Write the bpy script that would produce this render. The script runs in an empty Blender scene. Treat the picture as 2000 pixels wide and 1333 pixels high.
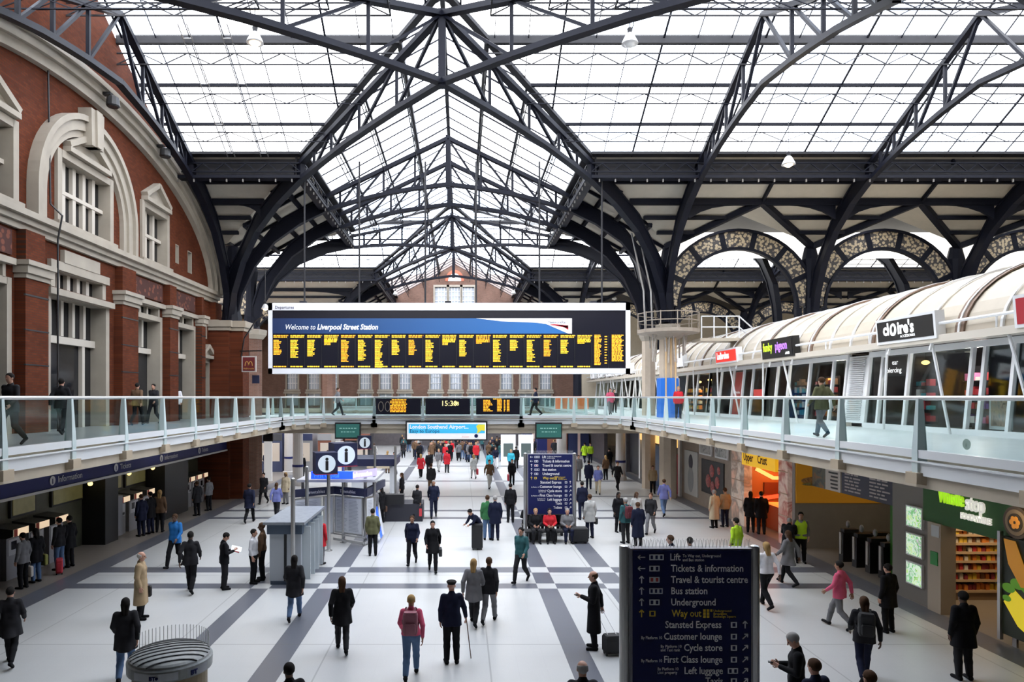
import bpy, math, random
import numpy as np
from mathutils import Vector, Matrix
C = bpy.context.scene.collection
PI = math.pi
random.seed(7)
F = 1333.0; VX, VY, H = 900.0, 776.0, 5.7
def G(x, y):
    """where the line of sight through a spot of the photograph meets the floor"""
    Y = H * F / (y - VY)
    return ((x - VX) * Y / F, Y)
def P3(x, y, Y): return ((x - VX) * Y / F, Y, H + (VY - y) * Y / F)

# ------------------------------------------------------------------ materials
MATS = {}
def M(name, col=(.5, .5, .5), rough=.6, metal=0., emit=None, es=1., spec=.5, bump=0., bscale=20., var=0., vscale=3.):
    if name in MATS: return MATS[name]
    m = bpy.data.materials.new(name); m.use_nodes = True
    nt = m.node_tree; b = nt.nodes['Principled BSDF']
    b.inputs['Base Color'].default_value = (*col, 1); b.inputs['Roughness'].default_value = rough
    b.inputs['Metallic'].default_value = metal; b.inputs['Specular IOR Level'].default_value = spec
    if emit:
        b.inputs['Emission Color'].default_value = (*emit, 1); b.inputs['Emission Strength'].default_value = es
    if var or bump:
        tc = nt.nodes.new('ShaderNodeTexCoord'); nz = nt.nodes.new('ShaderNodeTexNoise')
        nz.inputs['Scale'].default_value = vscale if var else bscale; nz.inputs['Detail'].default_value = 4
        nt.links.new(tc.outputs['Object'], nz.inputs['Vector'])
        if var:
            r = nt.nodes.new('ShaderNodeMixRGB'); r.inputs[1].default_value = (*[c * (1 - var) for c in col], 1)
            r.inputs[2].default_value = (*[min(1, c * (1 + var)) for c in col], 1)
            nt.links.new(nz.outputs['Fac'], r.inputs[0]); nt.links.new(r.outputs[0], b.inputs['Base Color'])
        if bump:
            bp = nt.nodes.new('ShaderNodeBump'); bp.inputs['Strength'].default_value = bump
            nt.links.new(nz.outputs['Fac'], bp.inputs['Height']); nt.links.new(bp.outputs[0], b.inputs['Normal'])
    MATS[name] = m
    return m
def mglass(name, tint, gloss=.1, diff=0., dcol=(.8, .8, .8), rough=.05):
    m = bpy.data.materials.new(name); m.use_nodes = True; nt = m.node_tree; nt.nodes.clear()
    o = nt.nodes.new('ShaderNodeOutputMaterial'); t = nt.nodes.new('ShaderNodeBsdfTransparent'); t.inputs[0].default_value = (*tint, 1)
    g = nt.nodes.new('ShaderNodeBsdfGlossy'); g.inputs['Roughness'].default_value = rough; g.inputs[0].default_value = (.9, .95, .95, 1)
    mx = nt.nodes.new('ShaderNodeMixShader'); mx.inputs[0].default_value = gloss
    nt.links.new(t.outputs[0], mx.inputs[1]); nt.links.new(g.outputs[0], mx.inputs[2])
    last = mx
    if diff:
        d = nt.nodes.new('ShaderNodeBsdfTranslucent'); d.inputs[0].default_value = (*dcol, 1)
        m2 = nt.nodes.new('ShaderNodeMixShader'); m2.inputs[0].default_value = diff
        nt.links.new(mx.outputs[0], m2.inputs[1]); nt.links.new(d.outputs[0], m2.inputs[2]); last = m2
    nt.links.new(last.outputs[0], o.inputs['Surface'])
    MATS[name] = m
    return m
def nodes(m): return m.node_tree.nodes, m.node_tree.links
def mbrick(name, c1, c2, mort, axes, rough=.85):
    m = M(name, c1, rough, spec=.12); n, l = nodes(m); b = n['Principled BSDF']
    tc = n.new('ShaderNodeTexCoord'); s = n.new('ShaderNodeSeparateXYZ'); c = n.new('ShaderNodeCombineXYZ')
    l.new(tc.outputs['Object'], s.inputs[0]); l.new(s.outputs[axes[0]], c.inputs[0]); l.new(s.outputs[axes[1]], c.inputs[1])
    br = n.new('ShaderNodeTexBrick'); br.inputs['Scale'].default_value = 1; br.inputs['Brick Width'].default_value = .23
    br.inputs['Row Height'].default_value = .08; br.inputs['Mortar Size'].default_value = .008
    br.inputs['Color1'].default_value = (*c1, 1); br.inputs['Color2'].default_value = (*c2, 1); br.inputs['Mortar'].default_value = (*mort, 1)
    l.new(c.outputs[0], br.inputs['Vector'])
    nz = n.new('ShaderNodeTexNoise'); nz.inputs['Scale'].default_value = .8; nz.inputs['Detail'].default_value = 5
    l.new(tc.outputs['Object'], nz.inputs['Vector'])
    rp = n.new('ShaderNodeMapRange'); rp.inputs['To Min'].default_value = .6; rp.inputs['To Max'].default_value = 1.3
    l.new(nz.outputs['Fac'], rp.inputs['Value'])
    mu = n.new('ShaderNodeMixRGB'); mu.blend_type = 'MULTIPLY'; mu.inputs[0].default_value = 1
    l.new(br.outputs['Color'], mu.inputs[1]); l.new(rp.outputs[0], mu.inputs[2]); l.new(mu.outputs[0], b.inputs['Base Color'])
    return m
def mspots(name, c1, c2, scale, rough=.6, thr=.35, emit=0):
    """two colours in cells: pierced ironwork, pictures of food"""
    m = M(name, c1, rough); n, l = nodes(m); b = n['Principled BSDF']
    tc = n.new('ShaderNodeTexCoord'); v = n.new('ShaderNodeTexVoronoi'); v.inputs['Scale'].default_value = scale
    l.new(tc.outputs['Object'], v.inputs['Vector'])
    r = n.new('ShaderNodeValToRGB'); r.color_ramp.elements[0].position = thr - .05; r.color_ramp.elements[1].position = thr + .05
    r.color_ramp.elements[0].color = (*c1, 1); r.color_ramp.elements[1].color = (*c2, 1)
    l.new(v.outputs['Distance'], r.inputs[0]); l.new(r.outputs[0], b.inputs['Base Color'])
    if emit:
        l.new(r.outputs[0], b.inputs['Emission Color']); b.inputs['Emission Strength'].default_value = emit
    return m
def mpic(name, cols, scale=2., emit=0, dist=1.5):
    """a picture: bands of noise between the given colours"""
    m = M(name, cols[0], .5); n, l = nodes(m); b = n['Principled BSDF']
    tc = n.new('ShaderNodeTexCoord'); nz = n.new('ShaderNodeTexNoise'); nz.inputs['Scale'].default_value = scale
    nz.inputs['Distortion'].default_value = dist; nz.inputs['Detail'].default_value = 3
    l.new(tc.outputs['Object'], nz.inputs['Vector'])
    r = n.new('ShaderNodeValToRGB'); e = r.color_ramp.elements
    while len(e) < len(cols): e.new(.5)
    for i, c in enumerate(cols):
        e[i].position = .3 + .4 * i / (len(cols) - 1); e[i].color = (*c, 1)
    l.new(nz.outputs['Fac'], r.inputs[0]); l.new(r.outputs[0], b.inputs['Base Color'])
    if emit:
        l.new(r.outputs[0], b.inputs['Emission Color']); b.inputs['Emission Strength'].default_value = emit
    return m

IRON = M('iron_paint', (.0065, .0075, .014), .5, var=.25, spec=.15)
IRON2 = M('iron_paint_grey', (.032, .032, .036), .55, var=.25, spec=.18)
STONE = M('portland_stone', (.33, .295, .245), .8, var=.22, vscale=1.5)
BEIGE = M('beige_paint', (.42, .37, .30), .6, var=.12)
BOARD = M('boarded_ceiling', (.46, .42, .35), .7, var=.1)
WHITE = M('white_paint', (.78, .79, .80), .4)
PALE = M('pale_green_paint', (.56, .66, .66), .35)
STEEL = M('brushed_steel', (.5, .5, .5), .3, .9)
DARK = M('black_paint', (.012, .012, .014), .45)
NAVY = M('navy_panel', (.017, .021, .095), .5, spec=.15)
BRICKX = mbrick('brick_facade', (.125, .031, .012), (.088, .021, .009), (.06, .03, .02), (1, 2))
BRICKY = mbrick('brick_end', (.19, .105, .078), (.15, .082, .062), (.17, .13, .11), (0, 2))
DGLASS = M('dark_window_glass', (.012, .013, .016), .08, spec=.6)
GLASS = mglass('balustrade_glass', (.84, .91, .90), .05)
RGLASS = mglass('roof_glass', (.95, .97, 1), .03, .12, (.9, .93, .95))
SGLASS = mglass('shop_glass', (.86, .9, .9), .05)
PANEL = mspots('pierced_iron', (.46, .37, .24), (.05, .045, .045), 6., thr=.5)

# ------------------------------------------------------------------ mesh builder
class MB:
    def __init__(s): s.v = []; s.f = []; s.m = []; s.mi = 0
    def add(s, vs, fs):
        o = len(s.v); s.v += [tuple(v) for v in vs]; s.f += [tuple(i + o for i in f) for f in fs]; s.m += [s.mi] * len(fs)
        return s
    def box(s, x0, y0, z0, x1, y1, z1):
        x0, x1 = sorted((x0, x1)); y0, y1 = sorted((y0, y1)); z0, z1 = sorted((z0, z1))
        return s.add([(x0,y0,z0),(x1,y0,z0),(x1,y1,z0),(x0,y1,z0),(x0,y0,z1),(x1,y0,z1),(x1,y1,z1),(x0,y1,z1)],
              [(3,2,1,0),(4,5,6,7),(0,1,5,4),(1,2,6,5),(2,3,7,6),(3,0,4,7)])
    def bar(s, p, q, w, h=None, up=(0, 0, 1)):
        p = Vector(p); q = Vector(q); h = h or w; d = (q - p)
        if d.length < 1e-6: return s
        d.normalize(); u = Vector(up)
        if abs(d.dot(u)) > .98: u = Vector((0, 1, 0))
        a = d.cross(u).normalized() * (w / 2); b = a.cross(d).normalized() * (h / 2)
        return s.add([p-a-b, p+a-b, p+a+b, p-a+b, q-a-b, q+a-b, q+a+b, q-a+b],
              [(0,1,2,3),(7,6,5,4),(0,4,5,1),(1,5,6,2),(2,6,7,3),(3,7,4,0)])
    def tube(s, pts, r, n=8, cap=True):
        pts = [Vector(p) for p in pts]; vs = []; fs = []; N = len(pts); rs = r if isinstance(r, (list, tuple)) else [r] * N
        for i, p in enumerate(pts):
            d = (pts[min(i+1, N-1)] - pts[max(i-1, 0)])
            d = d.normalized() if d.length > 1e-9 else Vector((0, 0, 1))
            u = Vector((0, 0, 1)) if abs(d.z) < .95 else Vector((0, 1, 0))
            a = d.cross(u).normalized(); b = a.cross(d).normalized()
            vs += [p + (a * math.cos(2*PI*k/n) + b * math.sin(2*PI*k/n)) * rs[i] for k in range(n)]
        for i in range(N - 1):
            for k in range(n):
                fs.append((i*n+k, i*n+(k+1) % n, (i+1)*n+(k+1) % n, (i+1)*n+k))
        if cap: fs += [tuple(range(n))[::-1], tuple(range((N-1)*n, N*n))]
        return s.add(vs, fs)
    def lathe(s, prof, c=(0, 0, 0), n=24):
        vs = []; fs = []; N = len(prof)
        for r, z in prof:
            vs += [(c[0] + r*math.cos(2*PI*k/n), c[1] + r*math.sin(2*PI*k/n), c[2] + z) for k in range(n)]
        for i in range(N - 1):
            for k in range(n): fs.append((i*n+k, i*n+(k+1) % n, (i+1)*n+(k+1) % n, (i+1)*n+k))
        fs += [tuple(range(n))[::-1], tuple(range((N-1)*n, N*n))]
        return s.add(vs, fs)
    def prism(s, poly, off):
        n = len(poly); o = Vector(off); a = [Vector(p) for p in poly]
        return s.add(a + [p + o for p in a], [tuple(range(n))[::-1], tuple(range(n, 2*n))] + [(i, (i+1) % n, (i+1) % n + n, i + n) for i in range(n)])
    def strip(s, A, B, off):
        """a thick band between two rows of points"""
        n = len(A); o = Vector(off); A = [Vector(p) for p in A]; B = [Vector(p) for p in B]
        vs = A + B + [p + o for p in A] + [p + o for p in B]; fs = []
        for i in range(n - 1):
            fs += [(i, i+1, n+i+1, n+i), (2*n+i, 3*n+i, 3*n+i+1, 2*n+i+1), (i, 2*n+i, 2*n+i+1, i+1), (n+i, n+i+1, 3*n+i+1, 3*n+i)]
        fs += [(0, n, 3*n, 2*n), (n-1, 3*n-1, 4*n-1, 2*n-1)]
        return s.add(vs, fs)
    def path(s, pts, w, h, up=(0, 0, 1)):
        for a, b in zip(pts[:-1], pts[1:]): s.bar(a, b, w, h, up)
        return s
    def quad(s, *p): return s.add(p, [tuple(range(len(p)))])
    def sphere(s, c, r, n=12, sz=(1, 1, 1)):
        pr = [(math.sin(PI*i/n) * r, -math.cos(PI*i/n) * r) for i in range(n + 1)]
        o = len(s.v); s.lathe([(max(a, 1e-4), b) for a, b in pr], (0, 0, 0), 2*n)
        s.v[o:] = [(c[0] + v[0]*sz[0], c[1] + v[1]*sz[1], c[2] + v[2]*sz[2]) for v in s.v[o:]]
        return s
    def text(s, txt, org, size, right=(1, 0, 0), up=(0, 0, 1), align='LEFT', bold=0., shear=0., depth=.006, squeeze=1.):
        cu = bpy.data.curves.new('t', 'FONT'); cu.body = txt; cu.size = size; cu.align_x = align; cu.extrude = depth / 2
        cu.offset = bold; cu.shear = shear; cu.resolution_u = 2
        ob = bpy.data.objects.new('t', cu); me = bpy.data.meshes.new_from_object(ob)
        R = Vector(right).normalized(); U = Vector(up).normalized(); N = R.cross(U); O = Vector(org)
        s.add([O + R * v.co.x * squeeze + U * v.co.y + N * v.co.z for v in me.vertices], [tuple(p.vertices) for p in me.polygons])
        bpy.data.objects.remove(ob); bpy.data.curves.remove(cu); bpy.data.meshes.remove(me)
        return s
    def mesh(s, name, mats, smooth=False):
        me = bpy.data.meshes.new(name); me.from_pydata(s.v, [], s.f)
        for m in (mats if isinstance(mats, (list, tuple)) else [mats]): me.materials.append(m)
        if any(s.m): me.polygons.foreach_set('material_index', s.m)
        if smooth: me.polygons.foreach_set('use_smooth', [True] * len(s.f))
        me.update(); return me
    def build(s, name, mats, parent=None, smooth=False, label=None, cat=None, group=None, kind=None):
        o = bpy.data.objects.new(name, s.mesh(name, mats, smooth)); C.objects.link(o)
        if parent is not None:
            o.parent = parent; o.matrix_parent_inverse = world_of(parent).inverted()
        tag(o, label, cat, group, kind)
        return o
def world_of(o):
    m = Matrix.Translation(o.location) @ o.rotation_euler.to_matrix().to_4x4()
    return m if o.parent is None else world_of(o.parent) @ o.matrix_parent_inverse @ m
def tag(o, label=None, cat=None, group=None, kind=None):
    if label: o['label'] = label
    if cat: o['category'] = cat
    if group: o['group'] = group
    if kind: o['kind'] = kind
    return o
def empty(name, loc, label=None, cat=None, group=None, kind=None):
    o = bpy.data.objects.new(name, None); C.objects.link(o); o.location = loc; o.empty_display_size = .2
    return tag(o, label, cat, group, kind)
def box(name, a, b, m, parent=None, **k): return MB().box(*a, *b).build(name, m, parent, **k)
def struct(name, mb, m, parent=None, smooth=False): return mb.build(name, m, parent, smooth, kind='structure' if parent is None else None)
def copy_thing(o, loc=None, rz=None, label=None):
    c = o.copy(); C.objects.link(c)
    for ch in o.children:
        d = ch.copy(); C.objects.link(d); d.parent = c; d.matrix_parent_inverse = ch.matrix_parent_inverse.copy()
        for g in ch.children:
            e = g.copy(); C.objects.link(e); e.parent = d; e.matrix_parent_inverse = g.matrix_parent_inverse.copy()
    if loc is not None: c.location = loc
    if rz is not None: c.rotation_euler.z = rz
    if label: c['label'] = label
    return c
def lamp(name, kind, loc, power, col=(1, .85, .65), size=.3, rot=None):
    l = bpy.data.lights.new(name, kind); l.energy = power; l.color = col
    if kind == 'AREA': l.size = size
    elif kind == 'POINT': l.shadow_soft_size = size
    o = bpy.data.objects.new(name, l); C.objects.link(o); o.location = loc
    if rot: o.rotation_euler = rot
    return o

# ------------------------------------------------------------------ camera, sky
cam = bpy.data.cameras.new('camera'); co = bpy.data.objects.new('camera', cam); C.objects.link(co)
co.location = (0, 0, H); co.rotation_euler = (PI / 2, 0, 0)
cam.sensor_width = 36; cam.lens = F * 36 / 2000; cam.shift_x = .05; cam.shift_y = (VY - 666.5) / 2000; cam.clip_start = .1; cam.clip_end = 400
sc = bpy.context.scene; sc.camera = co
w = bpy.data.worlds.new('overcast_sky'); sc.world = w; w.use_nodes = True
n = w.node_tree.nodes; l = w.node_tree.links; bg = n['Background']
tc = n.new('ShaderNodeTexCoord'); nz = n.new('ShaderNodeTexNoise'); nz.inputs['Scale'].default_value = 3; nz.inputs['Detail'].default_value = 5
rp = n.new('ShaderNodeValToRGB'); rp.color_ramp.elements[0].position = .3; rp.color_ramp.elements[1].position = .55
rp.color_ramp.elements[0].color = (.55, .72, 1, 1); rp.color_ramp.elements[1].color = (1, .97, .94, 1)
l.new(tc.outputs['Generated'], nz.inputs['Vector']); l.new(nz.outputs['Fac'], rp.inputs[0]); l.new(rp.outputs[0], bg.inputs['Color'])
bg.inputs['Strength'].default_value = 8.5
sc.view_settings.view_transform = 'Standard'; sc.view_settings.look = 'None'; sc.view_settings.exposure = -0.12; sc.view_settings.gamma = 1
sc.view_settings.use_curve_mapping = False
try:
    sc.cycles.use_denoising = True; sc.cycles.max_bounces = 6; sc.cycles.transparent_max_bounces = 24; sc.cycles.sample_clamp_indirect = 8
except Exception: pass
# ------------------------------------------------------------------ the iron and glass roof
XC = -.72; ZR = 21.3; K = .557
def zr(s): return ZR - K * abs(s)
XL, XR1 = -14.0, 11.55          # column lines of the nave
BOT = [(0,17.7),(2,17.45),(4,17.1),(5.5,16.7),(6.9,16.25),(8.5,15.5),(10,14.45),(11.1,13.1),(11.85,11.5),(12.2,9.9)]
TOP = [(6.9,17.05),(8.5,16.25),(10,15.3),(11.2,14.2),(12.0,12.8),(12.5,11.2),(12.65,9.9)]
def interp(tab, t):
    for (a, b), (c, d) in zip(tab[:-1], tab[1:]):
        if a <= t <= c: return b + (d - b) * (t - a) / (c - a)
    return tab[-1][1]
def ztop(t): return 20.3 - (20.3 - 17.05) * t / 6.9
def truss(c, d, label, group, sides=(1, -1), scale=1., wide=.3, king=True, near=1., nearsign=-1):
    """a roof truss of two arched halves; d: ground direction of a half, scale: stretch of the span"""
    D = Vector((d[0], d[1], 0)); cc = Vector((c[0], c[1], 0)); n = Vector((-d[1], d[0], 0)).normalized()
    e = empty('roof_truss', (c[0], c[1], 9.9), label, 'roof truss', group)
    def Q(t, z, sd):
        k = scale * (near if sd * nearsign > 0 else 1)
        return cc + D * (t * k * sd) + Vector((0, 0, z))
    ts = [0, .9, 2, 3.2, 4.4, 5.7, 6.9]
    for sd in sides:
        MB().path([Q(t, interp(BOT, t), sd) for t in ts], wide, .2).build('bottom_chord', IRON, e)
        MB().bar(Q(0, ztop(0), sd), Q(6.95, ztop(6.95), sd), wide, .2).build('top_chord', IRON, e)
        nodes_t = [1.9, 3.7, 5.2, 6.2]
        prev = 0
        for t in nodes_t:
            MB().bar(Q(t, ztop(t), sd), Q(t, interp(BOT, t), sd), .13, .1).build('strut', IRON, e)
            MB().bar(Q(prev, ztop(prev), sd), Q(t, interp(BOT, t), sd), .13, .1).build('strut', IRON, e)
            prev = t
        A = [Q(t, z, sd) for t, z in BOT if t >= 6.8]; B = []
        for t, z in BOT:
            if t >= 6.8:
                i = [p[0] for p in BOT if p[0] >= 6.8].index(t); B.append(Q(*TOP[int(round(i * (len(TOP) - 1) / 5))], sd) if i < 6 else None)
        B = [b for b in B if b is not None]
        o = n * .12
        r = MB().strip([p - o for p in A], [p - o for p in B], n * .24).build('arched_rib', IRON, e)
        MB().path(A, .34, .1).build('lower_flange', IRON, e); MB().path(B, .34, .1).build('upper_flange', IRON, e)
    if king: MB().bar(Q(0, 20.45, 1), Q(0, 17.5, 1), .28, .28).build('king_post', IRON, e)
    return e
def lattice(mb, p, q, h, up, step=.5, t=.05):
    """two chords and a zigzag between them"""
    p = Vector(p); q = Vector(q); u = Vector(up).normalized() * h; n = max(2, int((q - p).length / step)); d = (q - p) / n
    mb.bar(p, q, t, t); mb.bar(p + u, q + u, t, t)
    for i in range(n):
        a = p + d * i; b = a + d; a, b = (a, b + u) if i % 2 == 0 else (a + u, b)
        mb.bar(a, b, t * .7, t * .7)
def slope(name, P, Q, SP, SQ, bars, purl, label_bars='glazing_bar'):
    """a glazed slope: ridge from P to Q, eave from SP to SQ"""
    P, Q, SP, SQ = map(Vector, (P, Q, SP, SQ))
    g = MB().quad(P, Q, SQ, SP).build(name, RGLASS, kind='structure')
    dn = Vector((0, 0, -.06))
    L = lambda a, b, t: a + (b - a) * t
    rid = (Q - P).normalized() if (Q - P).length > (SQ - SP).length else (SQ - SP).normalized()
    for i, s in enumerate((1.78, 3.6, 5.37)):
        t = s / 7.0; a = L(P, SP, t) + dn; b = L(Q, SQ, t) + dn
        m = MB()
        if i == 0:
            m.bar(a, b, .2, .34); lattice(m, a - Vector((0, 0, 1.0)), b - Vector((0, 0, 1.0)), .45, (0, 0, 1), .9, .05)
        else:
            m.bar(a, b, .1, .13); lattice(m, a - Vector((0, 0, .8)), b - Vector((0, 0, .8)), .42, (0, 0, 1), 1., .04)
        m.build('purlin', IRON2 if i == 0 else IRON, g)
    # glazing bars running down the slope
    o0 = min(P.dot(rid), SP.dot(rid)); o1 = max(Q.dot(rid), SQ.dot(rid)); m = MB(); k = 0
    x = math.ceil(o0 / bars) * bars
    def at(A, B, c):
        da, db = A.dot(rid), B.dot(rid)
        return (c - da) / (db - da) if abs(db - da) > 1e-6 else None
    while x < o1:
        t0, t1 = 0., 1.
        for A, B, sgn in ((P, SP, 1), (Q, SQ, -1)):
            da, db = A.dot(rid), B.dot(rid)
            if abs(db - da) > 1e-6:
                t = (x - da) / (db - da)
                if sgn * (db - da) > 0: t1 = min(t1, t)
                else: t0 = max(t0, t)
        t0 = max(0, t0); t1 = min(1, t1)
        if t1 > t0 + .02:
            def pt(t):
                a = L(P, SP, t); b = L(Q, SQ, t); c = (x - a.dot(rid)) / max(1e-6, (b - a).dot(rid)); return a + (b - a) * c
            m.bar(pt(t0) + dn, pt(t1) + dn, .028 if k % 3 else .075, .06)
        x += bars; k += 1
    m.build('glazing_bars', IRON, g)
    return g
def eaves(a, b, label, nrm):
    """deep lattice girder under the glass"""
    a = Vector(a); b = Vector(b); u = Vector((0, 0, 1)); nn = Vector(nrm)
    e = empty('eaves_girder', tuple((a + b) / 2 - u * 1.1), label, 'girder', 'lattice eaves girders')
    MB().bar(a + nn * .1, b + nn * .1, .5, .12).build('top_chord', IRON2, e)
    MB().bar(a - u * 1.1, b - u * 1.1, .5, .14).build('bottom_chord', IRON, e)
    MB().bar(a - u * .5 - nn * .25, b - u * .5 - nn * .25, .06, .95).build('backing_plate', IRON2, e)
    m = MB(); lattice(m, a - u * .85 + nn * .15, b - u * .85 + nn * .15, .42, (0, 0, 1), .5, .06); m.build('lattice', IRON, e)
    m = MB(); n = int((b - a).length / .75)
    for i in range(n):
        p = a + (b - a) * ((i + .5) / n) - u * 1.22 + nn * .2; m.bar(p, p - u * .14, .06, .06)
    m.build('drip_studs', M('stud_grey', (.16, .15, .14), .6), e)
def ceil_bay(x0, x1, Yc, sg, full=True):
    """boarded lower slope between two columns of a transept side with its small cross gable"""
    Y = lambda s: Yc + sg * s
    xm = (x0 + x1) / 2; p = (xm, Y(9.5), zr(9.5)); q = (xm, Y(12.5), zr(9.5)); c1 = (x0, Y(12.5), zr(12.5)); c2 = (x1, Y(12.5), zr(12.5))
    g = MB().quad((x0, Y(7), zr(7)), (x1, Y(7), zr(7)), c2, p, c1).build('ceiling_slope', BOARD, kind='structure')
    V = Vector; Lp = lambda a, b, t: tuple(V(a) + (V(b) - V(a)) * t)
    MB().quad(p, q, c2).build('gable_boarding', BOARD, g)
    MB().quad(p, q, Lp(q, c1, .12), Lp(p, c1, .12)).quad(Lp(p, c1, .5), Lp(q, c1, .5), c1).build('gable_boarding', BOARD, g)
    MB().quad(Lp(p, c1, .12), Lp(q, c1, .12), Lp(q, c1, .5), Lp(p, c1, .5)).build('gable_skylight', RGLASS, g)
    m = MB()
    for t in (.12, .31, .5): m.bar(Lp(p, c1, t), Lp(q, c1, t), .12, .12)
    m.build('skylight_bars', IRON, g)
    dz = V((0, 0, -.16))
    MB().bar(V(p) + dz, V(c1) + dz, .3, .3).build('valley_beam', IRON, g); MB().bar(V(p) + dz, V(c2) + dz, .3, .3).build('valley_beam', IRON, g)
    MB().bar(V((xm, Y(7.1), zr(7.1))) + dz, V(p) + dz, .12, .2).build('rafter', IRON, g)
    for s, h in ((8.3, .16), (9.5, .32)):
        MB().bar(V((x0, Y(s), zr(s))) + dz, V((x1, Y(s), zr(s))) + dz, .25, h).build('ceiling_beam', IRON, g)
    # arched brackets under the main beam
    z0 = zr(9.5) - .3; k = []
    for i in range(13):
        t = i / 12; k.append((x0 + .3 + (x1 - x0 - .6) * t, Y(9.5), z0 - .75 * (2 * t - 1) ** 4))
    MB().strip(k, [(a, b, z0 + .05) for a, b, c in k], (0, .12, 0)).build('arched_bracket', IRON, g)
    for s in (10.5, 11.5):
        f = (s - 9.5) / 3
        for xx, sd in ((x0, 1), (x1, -1)):
            xa = xm - sd * (xm - x0) * f
            MB().bar(V((xx, Y(s), zr(s))) + dz, V((xa, Y(s), zr(s))) + dz, .2, .18).build('ceiling_beam', IRON, g)
def arcade_arch(x0, x1, Y, label):
    xm = (x0 + x1) / 2; R0 = (x1 - x0) / 2 - .85; R1 = R0 + 1.05; zs = 10.75
    e = empty('arcade_arch', (xm, Y, 9.9), label, 'arch', 'pierced iron arcade arches')
    def arc(r, a0=0, a1=PI, n=24): return [(xm - r * math.cos(a0 + (a1 - a0) * i / n), Y, zs + r * math.sin(a0 + (a1 - a0) * i / n)) for i in range(n + 1)]
    t = (0, .3, 0)
    MB().strip(arc(R0), arc(R0 + .16), t).build('inner_rib', IRON, e)
    MB().strip(arc(R1), arc(R1 + .14), t).build('outer_rib', IRON, e)
    N = 7
    for i in range(N):
        a0 = PI * i / N + .03; a1 = PI * (i + 1) / N - .03
        MB().strip([(a, b + .1, c) for a, b, c in arc(R0 + .16, a0, a1, 6)], [(a, b + .1, c) for a, b, c in arc(R1, a0, a1, 6)], (0, .05, 0)).build('pierced_panel', PANEL, e)
    for i in range(1, N):
        a = PI * i / N
        MB().bar((xm - R0 * math.cos(a), Y + .15, zs + R0 * math.sin(a)), (xm - R1 * math.cos(a), Y + .15, zs + R1 * math.sin(a)), .16, .3).build('divider', IRON, e)
    for sx in (-1, 1):
        MB().box(xm + sx * (R0 - .02), Y, 9.9, xm + sx * (R0 + .3), Y + .3, zs).build('leg', IRON, e)
def module(Yc, xl, xr, tag_, cols_right, nave, near_side, nr=1.):
    T = 7.0
    for sg in (1, -1):
        nm = 'roof_glazing'
        if sg == 1 or near_side:
            slope(nm, (XC, Yc, ZR), (xr, Yc, ZR), (XC + T, Yc + sg * T, zr(T)), (xr, Yc + sg * T, zr(T)), 1.375, True)
            slope(nm, (xl, Yc, ZR), (XC, Yc, ZR), (xl, Yc + sg * T, zr(T)), (XC - T, Yc + sg * T, zr(T)), 1.375, True)
    y0, y1 = nave
    for sx in (1, -1):
        slope('roof_glazing', (XC, Yc, ZR), (XC, y1, ZR), (XC + sx * T, Yc + T, zr(T)), (XC + sx * T, y1, zr(T)), 1.4, True)
        slope('roof_glazing', (XC, y0, ZR), (XC, Yc, ZR), (XC + sx * T, y0, zr(T)), (XC + sx * T, Yc - T, zr(T)), 1.4, True)
    # valley gutters
    for sx in (1, -1):
        for sg in (1, -1):
            MB().bar((XC, Yc, ZR - .05), (XC + sx * T, Yc + sg * T, zr(T) - .05), .3, .16).build('valley_gutter', IRON2, kind='structure')
    MB().bar((XC, y0, ZR + .02), (XC, y1, ZR + .02), .2, .12).build('ridge_rail', IRON2, kind='structure')
    for k, (d, w) in enumerate((((1, 1), 'one way'), ((1, -1), 'the other way'))):
        truss((XC, Yc), d, f'arched iron truss of {tag_}, running from {"far right to near left" if k == 0 else "far left to near right"}', 'crossing trusses', wide=.32, king=(k == 0), near=nr, nearsign=(-1 if d[1] > 0 else 1))
R_COLS = [11.55, 19.8, 28.05, 36.3, 44.5]
module(26, -14.0, 44.5, 'the near roof crossing', R_COLS, (12, 40.5), True, 1.3)
module(55, -24.0, 44.5, 'the far roof crossing', R_COLS, (40.5, 80), True)
nm_ = {11.55: 'first', 19.8: 'second', 28.05: 'third'}
for x in R_COLS[1:3]:
    truss((x, 26), (0, 1), f'arched iron truss above the shops, at the {nm_[x]} near arcade column', 'near side-roof trusses', wide=.24, near=1.15, king=False)
truss((11.55, 26), (0, 1), 'arched iron truss right of the roof crossing, landing on the beige right-hand column', 'near side-roof trusses', wide=.24, near=1.15, king=False)
truss((-13.0, 26), (0, 1), 'dark arched iron truss against the brick facade, ending on the brick pier', 'near side-roof trusses', wide=.3, near=1.15, king=False)
for x in R_COLS[:3]:
    truss((x, 55), (0, 1), f'far arched iron truss seen through the arcade, {nm_[x]} column line', 'far side-roof trusses', wide=.26)
S_ = 12.27 / 12.5
for y, w in ((38.5, 'over the departures board, first behind the near roof crossing'), (42.5, 'second behind the near roof crossing'), (67.5, 'close to the far brick gable')):
    truss((XC, y), (1, 0), f'iron truss spanning the nave {w}', 'nave trusses', wide=.3, scale=S_)
# eaves girders
for Yc, xl, w in ((26, -14.0, 'near'), (55, -24.0, 'far')):
    eaves((XC + 7, Yc + 7, zr(7)), (44.5, Yc + 7, zr(7)), f'long lattice eaves girder under the {w} right-hand glass roof', (0, -1, 0))
    eaves((xl, Yc + 7, zr(7)), (XC - 7, Yc + 7, zr(7)), f'lattice eaves girder under the {w} left-hand glass roof', (0, -1, 0))
for y0, y1, w in ((33, 48, 'before'), (62, 80, 'beyond')):
    for sx, s in ((1, 'right'), (-1, 'left')):
        eaves((XC + sx * 7, y0, zr(7)), (XC + sx * 7, y1, zr(7)), f'{s} eaves girder of the nave roof {w} the far crossing', (-sx, 0, 0))
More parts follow.
